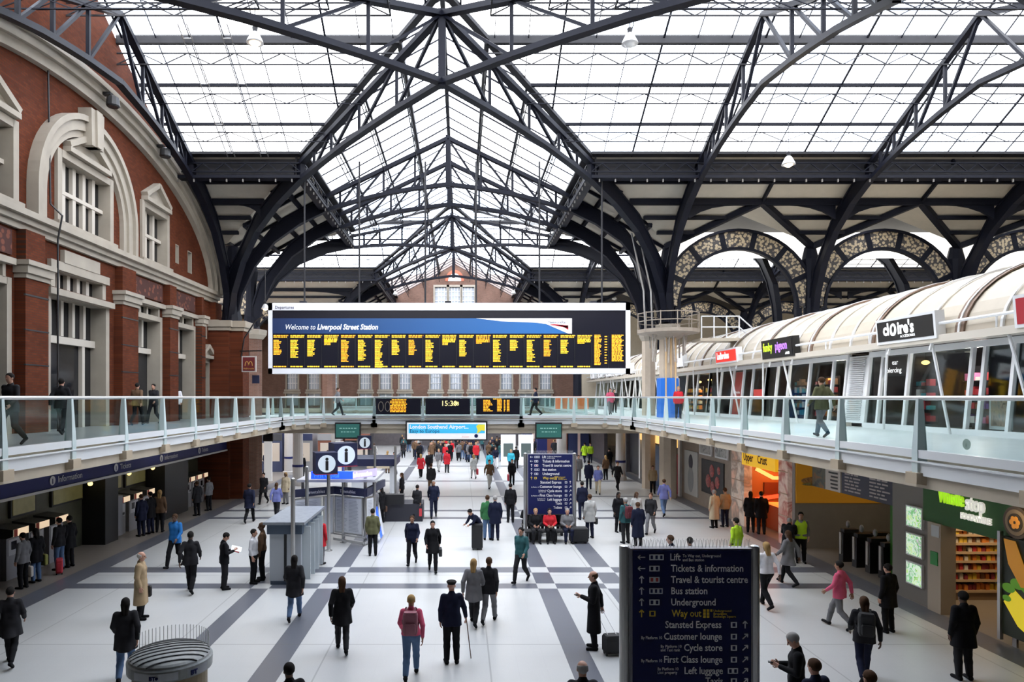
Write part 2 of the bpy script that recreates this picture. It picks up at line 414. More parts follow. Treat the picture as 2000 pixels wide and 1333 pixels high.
# boarded slopes
for Yc, w in ((26, 'near'), (55, 'far')):
    for x0, x1 in zip(R_COLS[:-1], R_COLS[1:]):
        ceil_bay(x0, x1, Yc, 1)
        arcade_arch(x0, x1, Yc + 12.5, f'round pierced iron arch of the {w} arcade, bay {"first second third fourth".split()[R_COLS.index(x0)]} from the nave')
    for sg in (1, -1):
        g = struct('ceiling_slope', MB().quad((XC + 7, Yc + sg*7, zr(7)), (11.55, Yc + sg*7, zr(7)), (11.55, Yc + sg*12.5, zr(12.5))), BOARD)
        for s in (8.3, 9.5, 10.5, 11.5): MB().bar((XC + s, Yc + sg*s, zr(s) - .16), (11.55, Yc + sg*s, zr(s) - .16), .22, .3 if s == 9.5 else .18).build('ceiling_beam', IRON, g)
        xl = -14.0 if Yc == 26 else -24.0
        g = struct('ceiling_slope', MB().quad((XC - 7, Yc + sg*7, zr(7)), (xl, Yc + sg*7, zr(7)), (xl, Yc + sg*12.5, zr(12.5)), (XC - 12.5, Yc + sg*12.5, zr(12.5))), BOARD)
        for s in (8.3, 9.5, 10.5, 11.5): MB().bar((XC - s, Yc + sg*s, zr(s) - .16), (xl, Yc + sg*s, zr(s) - .16), .22, .3 if s == 9.5 else .18).build('ceiling_beam', IRON, g)
        if sg == -1: struct('ceiling_slope', MB().quad((11.55, Yc - 7, zr(7)), (44.5, Yc - 7, zr(7)), (44.5, Yc - 12.5, zr(12.5)), (11.55, Yc - 12.5, zr(12.5))), BOARD)
        # arched spandrel under the left beam
        if sg == 1:
            z0 = zr(9.5) - .3; xa, xb = XC - 9.7, xl; kk = [(xa + (xb - xa) * i / 12, Yc + 9.5, z0 - .6 * (2 * i / 12 - 1) ** 4) for i in range(13)]
            MB().strip(kk, [(a, b, z0 + .05) for a, b, c in kk], (0, .12, 0)).build('arched_bracket', IRON, g)
for sx in (1, -1):
    for y0, y1, dy0, dy1 in ((33, 48, 5.5, -5.5), (62, 80, 5.5, 0), (12, 19, 0, -5.5)):
        X = lambda s: XC + sx * s
        g = struct('ceiling_slope', MB().quad((X(7), y0, zr(7)), (X(12.5), y0 + dy0, zr(12.5)), (X(12.5), y1 + dy1, zr(12.5)), (X(7), y1, zr(7))), BOARD)
        for s in (8.4, 9.6, 11):
            f = (s - 7) / 5.5
            MB().bar((X(s), y0 + dy0 * f, zr(s) - .15), (X(s), y1 + dy1 * f, zr(s) - .15), .2, .22).build('ceiling_beam', IRON, g)
        y = y0 + 2.
        while y < y1 - 2:
            MB().bar((X(7.1), y, zr(7.1) - .12), (X(min(12.4, 7 + abs(y - y0), 7 + (y1 - y if dy1 else 99))), y, zr(min(12.4, 7 + abs(y - y0), 7 + (y1 - y if dy1 else 99))) - .12), .12, .16).build('rafter', IRON, g)
            y += 2.1
arcade_arch(-21.4, -13.15, 42.5, 'round pierced iron arch at the left behind the departures board')
arcade_arch(-21.4, -13.15, 67.5, 'farther round pierced iron arch at the left of the nave')
# flat leads between the two roofs and around the outside
struct('ceiling_leads', MB().box(11.5, 38.5, 15.95, 44.5, 42.5, 16.1).box(-25, 38.5, 14.3, -13, 42.5, 14.5).box(11.5, 67.5, 15.95, 44.5, 80, 16.1).box(-25, 67.5, 14.3, -13, 80, 14.5)
       .box(-25, -6, 14.2, 44.5, 13.6, 14.4), IRON2)
# hanging ladders on the left glass slope
for i, x in enumerate((-9.6, -11.2)):
    m = MB()
    a = Vector((x, 27, zr(1) - .25)); b = Vector((x, 32.8, zr(6.8) - .25)); r = Vector((.35, 0, 0))
    m.bar(a, b, .04, .06); m.bar(a + r, b + r, .04, .06)
    for k in range(16): q = a + (b - a) * (k + .5) / 16; m.bar(q, q + r, .025, .025)
    m.build('roof_ladder', STEEL, label=f'grey access ladder under the left glass slope, {"nearer the crossing" if i == 0 else "nearer the facade"}', cat='ladder')
# columns
def column(x, y, z0, zc, m, r, label):
    e = empty('iron_column', (x, y, z0), label, 'column', 'roof columns')
    MB().lathe([(r, z0), (r, zc - .5), (r * 1.05, zc - .5), (r * 1.25, zc - .25), (r * 1.3, zc)], (x, y, 0), 8).build('pier', m, e)
    MB().lathe([(r * 1.1, zc - .6), (r * 1.4, zc - .35), (r * 1.45, zc - .05), (r * 1.2, zc)], (x, y, 0), 8).build('capital', STONE if m != IRON else IRON, e)
    MB().lathe([(r * .85, zc), (.34, zc + .8), (.3, zc + 2.4), (.45, zc + 3.6), (.3, 14.2)], (x, y, 0), 10).build('shaft', IRON, e)
    return e
COLM = M('column_paint', (.50, .42, .33), .6, var=.15)
rc_ = column(11.75, 38.7, 0, 9.8, COLM, .5, 'beige column with blue wrapped base beside the upper shops')
for i, x in enumerate(R_COLS[1:4]): column(x, 38.7, 0, 9.9, IRON, .42, f'dark iron column of the near arcade, {["next after the beige one", "two after the beige one", "three after the beige one"][i]}')
for i, x in enumerate(R_COLS[:3]): column(x, 67.6, 0, 9.9, IRON, .42, f'distant iron column of the far arcade, {["nearest the nave", "second from the nave", "third from the nave"][i]}')
for y, w in ((42.6, 'just behind the footbridge'), (67.6, 'near the far brick wall')):
    column(-13.1, y, 0, 9.9, BRICKY, .7, f'brick pier with iron ribs on the left, {w}')
column(11.75, 42.7, 0, 9.8, COLM, .42, 'beige column right behind the footbridge')
# ------------------------------------------------------------------ floor
def floor_material():
    m = M('terrazzo_floor', (.6, .6, .6), .28); n, l = nodes(m); b = n['Principled BSDF']
    tc = n.new('ShaderNodeTexCoord'); s = n.new('ShaderNodeSeparateXYZ'); l.new(tc.outputs['Object'], s.inputs[0])
    def math_(op, a, b_=None):
        k = n.new('ShaderNodeMath'); k.operation = op
        for i, v in enumerate((a, b_)):
            if v is None: continue
            if isinstance(v, (int, float)): k.inputs[i].default_value = v
            else: l.new(v, k.inputs[i])
        return k.outputs[0]
    def pulse(c, a, b_): return math_('MULTIPLY', math_('GREATER_THAN', c, a), math_('LESS_THAN', c, b_))
    def many(c, L):
        r = None
        for a, b_ in L:
            p = pulse(c, a, b_); r = p if r is None else math_('ADD', r, p)
        return r
    X, Y = s.outputs[0], s.outputs[1]
    bx = many(X, [(-6.25, -5.72), (-4.27, -3.7), (2.3, 2.87), (4.36, 5.0)])
    by = many(Y, [(20.3, 20.85), (22.15, 22.85), (31.9, 32.4), (34, 34.45), (38.9, 39.3), (46, 46.5), (56, 56.5)])
    edge = many(X, [(-12.5, -11.75), (11.85, 12.6)])
    xor = math_('ABSOLUTE', math_('SUBTRACT', bx, by)); band = math_('MAXIMUM', xor, edge)
    # joints
    def joint(c, step, wdt): return math_('LESS_THAN', math_('FRACT', math_('DIVIDE', math_('ADD', c, 100.2), step)), wdt / step)
    j1 = math_('MAXIMUM', joint(X, .6, .012), joint(Y, .6, .012)); j2 = math_('MAXIMUM', joint(X, 3.6, .035), joint(Y, 6.1, .035))
    nz = n.new('ShaderNodeTexNoise'); nz.inputs['Scale'].default_value = 60; nz.inputs['Detail'].default_value = 6; l.new(tc.outputs['Object'], nz.inputs['Vector'])
    n2 = n.new('ShaderNodeTexNoise'); n2.inputs['Scale'].default_value = .5; l.new(tc.outputs['Object'], n2.inputs['Vector'])
    def mix(f, a, b_):
        k = n.new('ShaderNodeMixRGB')
        for i, v in enumerate((f, a, b_)):
            if isinstance(v, tuple): k.inputs[i].default_value = (*v, 1)
            elif isinstance(v, (int, float)): k.inputs[i].default_value = v
            else: l.new(v, k.inputs[i])
        return k
    light = mix(nz.outputs['Fac'], (.46, .47, .47), (.58, .585, .58)).outputs[0]
    dark = mix(nz.outputs['Fac'], (.10, .105, .13), (.15, .16, .19)).outputs[0]
    c = mix(band, light, dark).outputs[0]
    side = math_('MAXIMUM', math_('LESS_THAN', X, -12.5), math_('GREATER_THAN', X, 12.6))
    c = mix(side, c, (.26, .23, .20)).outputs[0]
    c = mix(math_('MULTIPLY', j1, .06), c, (.2, .2, .2)).outputs[0]
    c = mix(math_('MULTIPLY', j2, .4), c, (.12, .12, .12)).outputs[0]
    mu = mix(.18, c, n2.outputs['Fac']); mu.blend_type = 'MULTIPLY'
    l.new(mu.outputs[0], b.inputs['Base Color'])
    b.inputs['Roughness'].default_value = .3
    return m
struct('floor', MB().box(-25, -6, -.2, 44.5, 82, 0), floor_material())
# ------------------------------------------------------------------ outer walls
CREAM = M('cream_render', (.62, .55, .43), .8, var=.1)
struct('wall_back', MB().box(-25, -6.3, 0, 44.5, -6, 14.4), IRON2)
struct('wall_right', MB().box(44.5, -6, 0, 44.8, 82, 22), CREAM)
struct('wall_left', MB().box(-24.3, 39.2, 0, -24, 82, 14.3), M('warm_brick', (.55, .33, .17), .85, var=.2))
def wall_x(X, nx, y0, y1, z0, z1, holes, back=.6):
    """upright wall facing along x with rectangular openings (ya, yb, za, zb)"""
    ys = sorted({y0, y1, *[h[0] for h in holes], *[h[1] for h in holes]}); zs = sorted({z0, z1, *[h[2] for h in holes], *[h[3] for h in holes]})
    m = MB()
    for a, b in zip(ys[:-1], ys[1:]):
        run = None
        for c, d in zip(zs[:-1], zs[1:]):
            cy, cz = (a + b) / 2, (c + d) / 2
            if any(h[0] < cy < h[1] and h[2] < cz < h[3] for h in holes):
                if run: m.box(X, a, run[0], X - nx * back, b, run[1]); run = None
            else: run = (run[0], d) if run else (c, d)
        if run: m.box(X, a, run[0], X - nx * back, b, run[1])
    return m
FX = -14.0; GZ = 4.55
DOORS = [(23.2, 26.85, GZ, 9.2), (29.25, 31.7, GZ, 9.2), (33.15, 35.7, GZ, 9.2), (18.6, 21.0, GZ, 9.2), (36.75, 37.85, GZ, 7.6)]
OVER = [(23.45, 26.6, 9.5, 10.1), (29.45, 31.5, 9.38, 9.78), (33.35, 35.5, 9.38, 9.78), (18.8, 20.8, 9.38, 9.78)]
WINS = [(23.75, 27.05, 11.8, 14.1), (30.0, 32.3, 11.8, 14.1), (18.75, 21.2, 11.8, 14.1)]
TINY = [(33.5, 33.85, 12.3, 13.2), (35.0, 35.5, 12.1, 13.2), (37.0, 37.5, 8.9, 9.5)]
hol = DOORS + OVER + WINS + TINY
wl = wall_x(FX, 1, 8, 39.2, GZ, 14.2, hol)
wl.prism([(FX, 8, 14.2), (FX, 13.5, 14.2), (FX, 26, 21.2), (FX, 38.4, 14.25), (FX, 39.2, 14.2)], (-.6, 0, 0))
wall_left = struct('wall_left', wl, BRICKX)
struct('wall_left_near', MB().box(-14.6, -6, GZ, -14, 8, 14.4), BRICKX)
EDGE = M('window_joinery', (.50, .46, .40), .6)
def opening(name, h, lights, bars, depth=.42, fw=.2, side=.05, kids=True):
    """stone surround, mullions and dark glass of one opening in the facade"""
    y0, y1, z0, z1 = h
    e = empty(name, (FX, (y0 + y1) / 2, z0), kind='structure')
    m = MB(); m.box(FX + side, y0 - fw, z0, FX - depth - .1, y0 + .02, z1 + fw); m.box(FX + side, y1 - .02, z0, FX - depth - .1, y1 + fw, z1 + fw); m.box(FX + side, y0, z1 - .02, FX - depth - .1, y1, z1 + fw)
    m.build('stone_surround', STONE, e)
    MB().box(FX - depth - .06, y0, z0, FX - depth - .1, y1, z1).build('glass_pane', DGLASS, e)
    for (za, zb, n, t) in lights:
        for i in range(1, n):
            y = y0 + (y1 - y0) * i / n; MB().box(FX - depth + .1, y - t/2, za, FX - depth - .05, y + t/2, zb).build('mullion', EDGE, e)
    for zb, t in bars: MB().box(FX - depth + .12, y0, zb - t/2, FX - depth - .05, y1, zb + t/2).build('transom', EDGE, e)
    return e
def pediment(e, y0, y1, z, h, d=.3):
    ym = (y0 + y1) / 2
    MB().box(FX, y0 - .1, z, FX + d, y1 + .1, z + .18).build('pediment_base', STONE, e)
    for a in (y0 - .1, y1 + .1): MB().bar((FX + d/2, a, z + .25), (FX + d/2, ym, z + h), d, .2).build('raking_cornice', STONE, e)
    MB().prism([(FX, y0, z + .18), (FX, y1, z + .18), (FX, ym, z + h)], (.08, 0, 0)).build('tympanum', STONE, e)
d = opening('door_1', DOORS[0], [(7.9, 9.2, 5, .17)], [(7.75, .26)], depth=.5, fw=.24)
for y in (23.85, 26.05): MB().box(FX - .4, y - .09, GZ, FX - .55, y + .09, 7.7).build('mullion', EDGE, d)
MB().box(FX, 22.9, 9.2, FX + .25, 27.15, 9.42).build('lintel', STONE, d)
ov = opening('window_1', OVER[0], [(9.5, 10.1, 5, .2)], [], depth=.3, fw=.22)
MB().box(FX, 23.1, 10.1, FX + .14, 26.95, 10.4).box(FX, 23.85, 10.4, FX + .16, 26.2, 10.85).build('stepped_panel', STONE, ov)
for i in (1, 2, 3):
    d = opening(f'door_{i+1}', DOORS[i], [(7.95, 9.2, 3, .17)], [(7.8, .24)], depth=.5)
    o = opening(f'window_{i+1}', OVER[i], [(9.38, 9.78, 3, .15)], [], depth=.25, fw=.12)
d = opening('door_5', DOORS[4], [], [(6.6, .1)], depth=.3); pediment(d, 36.6, 38.0, 7.8, .7); MB().box(FX - .2, 36.75, GZ, FX - .24, 37.85, 6.6).build('door_leaf', M('grey_door', (.3, .3, .3), .5), d)
for i, h in enumerate(WINS):
    nl = 5 if i == 0 else 3
    d = opening(f'window_{i+5}', h, [(11.8, 12.95, nl, .2), (13.05, 14.1, nl, .2)], [(13.0, .14)], depth=.3, fw=.24, side=.12)
    pediment(d, h[0] + (.35 if i == 0 else 0), h[1] - (.35 if i == 0 else 0), 14.36, 1.0)
    MB().box(FX, h[0] - .35, 11.6, FX + .25, h[1] + .35, 11.8).build('window_sill', STONE, d)
for i, h in enumerate(TINY): opening(f'window_{i+8}', h, [], [], depth=.3, fw=.02 if i < 2 else .14, side=.005)
# cornices, pilasters, arches of the facade
m = MB()
for z0, z1, p in ((11.0, 11.2, .14), (11.2, 11.4, .26), (11.4, 11.6, .42)): m.box(FX, 8, z0, FX + p, 39.0, z1)
struct('trim_1', m, STONE)
m = MB().box(FX, 28.9, 9.8, FX + .2, 37, 10.0).box(FX, 8, 9.8, FX + .2, 21.2, 10.0); struct('trim_2', m, STONE)
for y0, y1 in ((27.55, 28.9), (32.05, 33.0), (36.0, 36.5), (21.4, 22.6), (38.0, 39.2)):
    e = empty('pilaster', (FX, (y0 + y1) / 2, GZ), kind='structure')
    MB().box(FX, y0, GZ, FX + .35, y1, 9.5).build('pilaster_shaft', BRICKX, e)
    m = MB().box(FX, y0 - .03, 9.45, FX + .4, y1 + .03, 9.6).box(FX, y0 - .08, 9.6, FX + .48, y1 + .08, 9.85).box(FX, y0 - .14, 9.85, FX + .55, y1 + .14, 10.0); m.build('pilaster_capital', STONE, e)
    MB().box(FX, y0 + .1, 10.0, FX + .3, y1 - .1, 11.0).build('pilaster_block', BRICKX, e)
    g = MB()
    for z in (5.6, 6.7, 7.8, 8.9): g.box(FX + .3, y0 - .01, z, FX + .36, y1 + .01, z + .05)
    g.build('course_joint', DARK, e)
TERRA = mspots('carved_terracotta', (.16, .05, .03), (.06, .02, .015), 4, .9)
for i, (y0, y1) in enumerate(((29.1, 31.9), (33.2, 35.8), (18.6, 21.2))): struct(f'trim_{i+3}', MB().box(FX, y0, 10.12, FX + .06, y1, 10.9), TERRA)
def ring(yc, zc, a0, b0, a1, b1, n, x0, x1, f0=0, f1=PI):
    A = [(x0, yc - a0 * math.cos(f0 + (f1 - f0) * i / n), zc + b0 * math.sin(f0 + (f1 - f0) * i / n)) for i in range(n + 1)]
    B = [(x0, yc - a1 * math.cos(f0 + (f1 - f0) * i / n), zc + b1 * math.sin(f0 + (f1 - f0) * i / n)) for i in range(n + 1)]
    return A, B, (x1 - x0, 0, 0)
m = MB()
for a, b, p in ((12.35, 5.3, .25), (12.75, 5.65, .4), (13.05, 5.95, .55)): m.strip(*ring(25.5, 11.5, a, b, 13.2 + p * .1, 6.1 + p * .1, 40, FX, FX + p))
struct('trim_6', m, STONE)
m = MB()
for r, p in ((2.6, .18), (2.85, .28), (3.2, .4)):
    o_ = 3.34 + (p - .18) * .3
    m.strip(*ring(25.4, 12.6, r, r, o_, o_, 28, FX, FX + p)); m.box(FX, 25.4 - o_, 11.55, FX + p, 25.4 - r, 12.6); m.box(FX, 25.4 + r, 11.55, FX + p, 25.4 + o_, 12.6)
m.prism([(FX, 25.0, 14.95), (FX, 25.8, 14.95), (FX, 25.85, 16.3), (FX, 24.95, 16.3)], (.5, 0, 0)); m.prism([(FX, 25.25, 14.95), (FX, 25.55, 14.95), (FX, 25.6, 16.3), (FX, 25.2, 16.3)], (.58, 0, 0))
struct('trim_7', m, STONE)
m = MB()
for y in (22.95,): m.tube([(FX + .45, y, GZ), (FX + .45, y, 11), (FX + .6, y, 11.8), (FX + .2, y, 12.2), (FX + .1, y, 18)], .035, 6)
m.build('cable_run', DARK, label='thin dark cables running up the brick facade left of the tall doorway', cat='cable')
for i, (y, z) in enumerate(((26.0, 17.2), (30.6, 16.9))):
    e = empty('floodlight', (FX, y, z), f'small dark floodlight on the brick above the big stone arch, {"left" if i == 0 else "right"} one', 'floodlight', 'floodlights above the stone arch')
    MB().box(FX, y - .1, z, FX + .7, y + .1, z + .1).build('bracket', DARK, e); MB().lathe([(.05, 0), (.22, -.1), (.25, -.4), (.2, -.45)], (FX + .75, y, z), 10).build('lamp_head', DARK, e)
# brick pier at the end of the facade
e = empty('corner_pier', (-13, 38.5, 0), kind='structure')
MB().box(-14.6, 37.9, 0, -12.9, 39.4, 9.4).box(-12.9, 38.2, 0, -12.2, 39.3, 9.4).build('pier_shaft', BRICKX, e)
MB().box(-14, 37.8, 9.4, -12.8, 39.5, 9.6).box(-13, 38.1, 9.4, -12.1, 39.4, 9.6).box(-14, 37.7, 9.6, -12.7, 39.6, 9.95).box(-13, 38.0, 9.6, -12.0, 39.5, 9.95).build('pier_capital', STONE, e)
e = empty('iron_column', (-12.9, 38.6, 9.9), 'dark fan-shaped iron column head on the brick pier at the end of the facade', 'column', 'roof columns')
MB().lathe([(.6, 9.95), (.45, 10.8), (.4, 12.4), (.55, 13.4), (.3, 14.2)], (-12.95, 38.6, 0), 10).build('shaft', IRON, e)
# ------------------------------------------------------------------ far brick wall with gable
YE = 80.0
def wall_y(Y, x0, x1, z0, z1, holes, back=.6):
    xs = sorted({x0, x1, *[h[0] for h in holes], *[h[1] for h in holes]}); zs = sorted({z0, z1, *[h[2] for h in holes], *[h[3] for h in holes]})
    m = MB()
    for a, b in zip(xs[:-1], xs[1:]):
        run = None
        for c, d in zip(zs[:-1], zs[1:]):
            cx, cz = (a + b) / 2, (c + d) / 2
            if any(h[0] < cx < h[1] and h[2] < cz < h[3] for h in holes):
                if run: m.box(a, Y, run[0], b, Y + back, run[1]); run = None
            else: run = (run[0], d) if run else (c, d)
        if run: m.box(a, Y, run[0], b, Y + back, run[1])
    return m
fw = [(px - VX) * YE / F for px in (571, 613, 648, 714, 753, 791, 851, 890, 927, 989, 1027, 1065)]
fh = [(x - .62, x + .62, 6.6, 10.2) for x in fw] + [(x - .7, x + .7, 4.7, 6.1) for x in fw]
up = [((px - VX) * YE / F - .75, (px - VX) * YE / F + .75, 16, 18.6) for px in (862, 888, 914)]
wf = wall_y(YE, -24, 14, 4.4, 19.3, fh + up)
wf.prism([(-11, YE, 19.3), (11, YE, 19.3), (XC + 3.6, YE, 20.2), (XC + .6, YE, 22.0), (XC - .6, YE, 22.0), (XC - 3.6, YE, 20.2)], (0, .6, 0))
struct('wall_far', wf, BRICKY)
struct('wall_far_side', MB().box(14, YE, 0, 44.5, YE + .5, 20), CREAM)
DARKSHOP = M('dim_shop_front', (.10, .09, .10), .5, var=.4)
struct('wall_far_ground', MB().box(-24, YE + .2, 0, 14, YE + .7, 4.4), DARKSHOP)
PANE = M('pale_window_glass', (.42, .46, .52), .15)
for i, h in enumerate(fh[:12] + up):
    e = empty(f'window_{i+11}', ((h[0] + h[1]) / 2, YE, h[2]), kind='structure')
    x0, x1, z0, z1 = h
    MB().box(x0, YE + .25, z0, x1, YE + .3, z1).build('glass_pane', PANE, e)
    m = MB().box(x0 - .18, YE - .06, z0, x0, YE + .3, z1).box(x1, YE - .06, z0, x1 + .18, YE + .3, z1).box(x0 - .18, YE - .06, z1, x1 + .18, YE + .3, z1 + .25).box(x0 - .3, YE - .2, z0 - .25, x1 + .3, YE + .3, z0)
    m.build('stone_surround', STONE, e)
    m = MB()
    for k in range(1, 4): m.box(x0 + (x1-x0)*k/4 - .04, YE + .18, z0, x0 + (x1-x0)*k/4 + .04, YE + .26, z1)
    for k in range(1, 5): m.box(x0, YE + .18, z0 + (z1-z0)*k/5 - .03, x1, YE + .26, z0 + (z1-z0)*k/5 + .03)
    m.build('glazing_bars', WHITE, e)
for i, h in enumerate(fh[12:]):
    e = empty(f'door_{i+6}', ((h[0] + h[1]) / 2, YE, h[2]), kind='structure')
    x0, x1, z0, z1 = h
    MB().box(x0, YE + .25, z0, x1, YE + .3, z1).build('glass_pane', PANE, e)
    MB().box(x0 - .16, YE - .05, 4.4, x0, YE + .3, z1).box(x1, YE - .05, 4.4, x1 + .16, YE + .3, z1).box(x0 - .3, YE - .2, z1, x1 + .3, YE + .3, z1 + .2).build('stone_surround', STONE, e)
    MB().box((x0 + x1)/2 - .05, YE + .15, z0, (x0+x1)/2 + .05, YE + .26, z1).build('mullion', WHITE, e)
e = empty('round_window', (XC, YE, 19.5), kind='structure')
A, B = [], []
for i in range(25):
    a = PI * i / 24; A.append((XC - .75 * math.cos(a), YE - .05, 19.3 + .9 * math.sin(a))); B.append((XC - 1.1 * math.cos(a), YE - .05, 19.3 + 1.3 * math.sin(a)))
MB().strip(A, B, (0, .1, 0)).build('brick_arch', M('red_brick_arch', (.4, .12, .07), .8), e)
MB().prism(A, (0, .05, 0)).build('glass_pane', M('white_lunette', (.75, .75, .75), .4), e)
MB().box(-24, YE - 1.6, 3.9, 14, YE + .2, 4.4).build('gallery_floor', CREAM, kind='structure')
# ------------------------------------------------------------------ galleries (the upper floor around the concourse)
SOFFIT = M('gallery_soffit', (.46, .40, .31), .6, var=.1)
TILE = M('gallery_tiles', (.62, .64, .64), .35, var=.1)
XLft, XRgt, YB = -9.5, 9.2, 39.3
def gallery(name, x0, y0, x1, y1, t=.66):
    e = empty(name, ((x0 + x1) / 2, (y0 + y1) / 2, GZ), kind='structure')
    MB().box(x0, y0, GZ - .06, x1, y1, GZ).build('floor_tiles', TILE if x1 > -5 else M('gallery_tiles_shaded', (.20, .20, .20), .3, var=.1), e); MB().box(x0, y0, GZ - t, x1, y1, GZ - .06).build('soffit', SOFFIT, e)  # left tiles darkened: dark reflections in the glass painted into their colour
gallery('gallery_floor', -25, -6, XLft - .15, 39.35); gallery('gallery_floor', XRgt + .15, -6, 25, 39.35)
gallery('gallery_floor', -25, 39.35, 25, 43.6, .95); gallery('gallery_floor', XRgt + .15, 43.6, 25, 78.4); gallery('gallery_floor', XLft + .15, -6, XRgt - .15, .6)

for nm_c, tri in (('left', [(-9.7, 36.0), (-9.35, 37.4), (-8.8, 38.6), (-7.9, 39.4), (-9.7, 39.4)]), ('right', [(9.4, 36.2), (9.05, 37.9), (8.35, 39.0), (6.6, 39.4), (9.4, 39.4)])):
    e = empty('gallery_floor', (tri[0][0], tri[0][1], GZ), kind='structure')
    MB().prism([(x, y, GZ - .06) for x, y in tri], (0, 0, .06)).build('floor_tiles', TILE, e); MB().prism([(x, y, GZ - .66) for x, y in tri], (0, 0, .6)).build('soffit', SOFFIT, e)
# ------------------------------------------------------------------ glass balustrades
def balustrade(label, posts, nrm, rail_z=5.68, skip=(), loc=None):
    """posts: ground points in order; nrm: direction towards the open void for each post"""
    V = Vector; e = empty('glass_balustrade', (*posts[len(posts)//2], GZ), label, 'balustrade', 'gallery balustrades')
    MB().tube([(x, y, rail_z) for x, y in posts], .045, 8).build('handrail', M('rail_tube', (.62, .63, .62), .25, .4), e, smooth=True)
    m = MB(); m2 = MB()
    for i, ((xa, ya), (xb, yb)) in enumerate(zip(posts[:-1], posts[1:])):
        a = V((xa, ya, 0)); b = V((xb, yb, 0)); d = (b - a).normalized(); n = V((*nrm[i], 0))
        o = n * .1
        m.bar(a + o + V((0, 0, 4.57)), b + o + V((0, 0, 4.57)), .09, .16); m.bar(a + o * 1.2 + V((0, 0, 4.42)), b + o * 1.2 + V((0, 0, 4.42)), .12, .03)
        m.bar(a + o * .6 + V((0, 0, 4.27)), b + o * .6 + V((0, 0, 4.27)), .1, .26)
        m2.bar(a - o * .5 + V((0, 0, 4.05)), b - o * .5 + V((0, 0, 4.05)), .16, .32)
        if i not in skip:
            MB().bar(a + d * .07 + V((0, 0, 5.14)), b - d * .07 + V((0, 0, 5.14)), .012, .98).build('glass_pane', GLASS, e)
    m.build('fascia', M('fascia_white', (.72, .74, .75), .3), e); m2.build('edge_beam', SOFFIT, e)
    for i, (x, y) in enumerate(posts):
        n = V((*nrm[min(i, len(nrm) - 1)], 0)); t = V((-n.y, n.x, 0)); c = V((x, y, 0)) + n * .06
        q = []
        for z, wd, dp in ((4.2, .085, .1), (4.6, .085, .1), (5.66, .04, .05)):
            q.append([c + t * s * wd + n * r * dp + V((0, 0, z)) for s, r in ((-1, -1), (1, -1), (1, 1), (-1, 1))])
        vs = q[0] + q[1] + q[2]
        MB().add(vs, [(3, 2, 1, 0), (8, 9, 10, 11)] + [(k * 4 + i_, k * 4 + (i_ + 1) % 4, k * 4 + 4 + (i_ + 1) % 4, k * 4 + 4 + i_) for k in (0, 1) for i_ in range(4)]).build('post', PALE, e)
        b = MB(); p0 = c - n * 1.3 + V((0, 0, 3.86)); p1 = c + n * .12 + V((0, 0, 4.08))
        b.bar(p0, p1, .32, .2); b.box(*(c + V((-.17, -.17, 3.98))), *(c + V((.17, .17, 4.2))))
        b.build('outrigger_bracket', M('bracket_beige', (.44, .36, .26), .6), e)
    return e
YL = [8.9, 11.5, 14.0, 16.5, 19.1, 21.6, 24.1, 26.4, 28.6, 31.0, 33.4, 35.8]
corner = lambda cx, cy, r, a0, a1, n: [(cx + r * math.cos(a0 + (a1 - a0) * i / n), cy + r * math.sin(a0 + (a1 - a0) * i / n)) for i in range(n + 1)]
pl = [(XLft, y) for y in YL]
balustrade('glass balustrade of the left gallery, in front of the brick facade', pl, [(1, 0)] * len(pl))
cl = corner(XLft + 2.2 - 1.0, YB - 2.4, 2.2, PI, PI / 2, 3)
cl = [(XLft, 35.8), (-9.3, 37.4), (-8.75, 38.6), (-7.9, 39.3), (-4.98, YB)]
balustrade('glass balustrade of the footbridge at its left end, with the curved corner', cl, [(1, 0), (.9, -.4), (.7, -.7), (.2, -1), (0, -1)])
pm = [(-4.98, YB), (-2.18, YB), (.65, YB), (3.46, YB)]
balustrade('glass balustrade in the middle of the footbridge, behind the three dark displays', pm, [(0, -1)] * 4)
cr = [(3.46, YB), (6.5, YB), (8.3, 39.0), (9.0, 37.9), (XRgt, 36.0)]
balustrade('glass balustrade of the footbridge at its right end, with the curved corner', cr, [(0, -1), (0, -1), (-.7, -.7), (-1, -.2), (-1, 0)])
pr = [(XRgt, 36.0 - 2.8 * k) for k in range(11)]
balustrade('glass balustrade of the right gallery, in front of the upper shops', pr, [(-1, 0)] * len(pr))
pb = [(x, 43.5) for x in (-12, -8, -4, 0, 4, 8)]
balustrade('glass balustrade on the far side of the footbridge', pb, [(0, 1)] * 6)
pf = [(XRgt, 46 + 4 * k) for k in range(8)]
balustrade('glass balustrade of the right gallery beyond the footbridge', pf, [(-1, 0)] * 8)
pe = [(x, YE - 1.6) for x in range(-16, 13, 4)]
balustrade('distant balustrade along the far brick wall', pe, [(0, -1)] * 8)
# ------------------------------------------------------------------ displays on the footbridge
AMBER = M('amber_led', (.9, .4, .02), .6, emit=(1, .42, .02), es=1.1)
YEL = M('yellow_led', (.9, .8, .3), .6, emit=(1, .85, .35), es=1.3)
SCREEN = M('black_screen', (.012, .012, .020), .25)
def dashes(mb, x0, x1, z, h, Y, rnd, gap=.04, wmin=.06, wmax=.2):
    x = x0
    while x < x1 - .02:
        w_ = min(rnd.uniform(wmin, wmax), x1 - x); mb.box(x, Y, z, x + w_, Y - .004, z + h); x += w_ + gap
rnd = random.Random(3)
def led(x0, x1, label):
    e = empty('led_display', ((x0 + x1) / 2, YB - .3, 4.72), label, 'display', 'footbridge displays')
    MB().box(x0, YB - .34, 4.7, x1, YB - .16, 5.62).build('screen', SCREEN, e); return e
XB = lambda px: (px - VX) * (YB - .34) / F
e = led(XB(734), XB(822), 'dark display on the footbridge with amber text behind two ring marks, left of the clock')
m = MB()
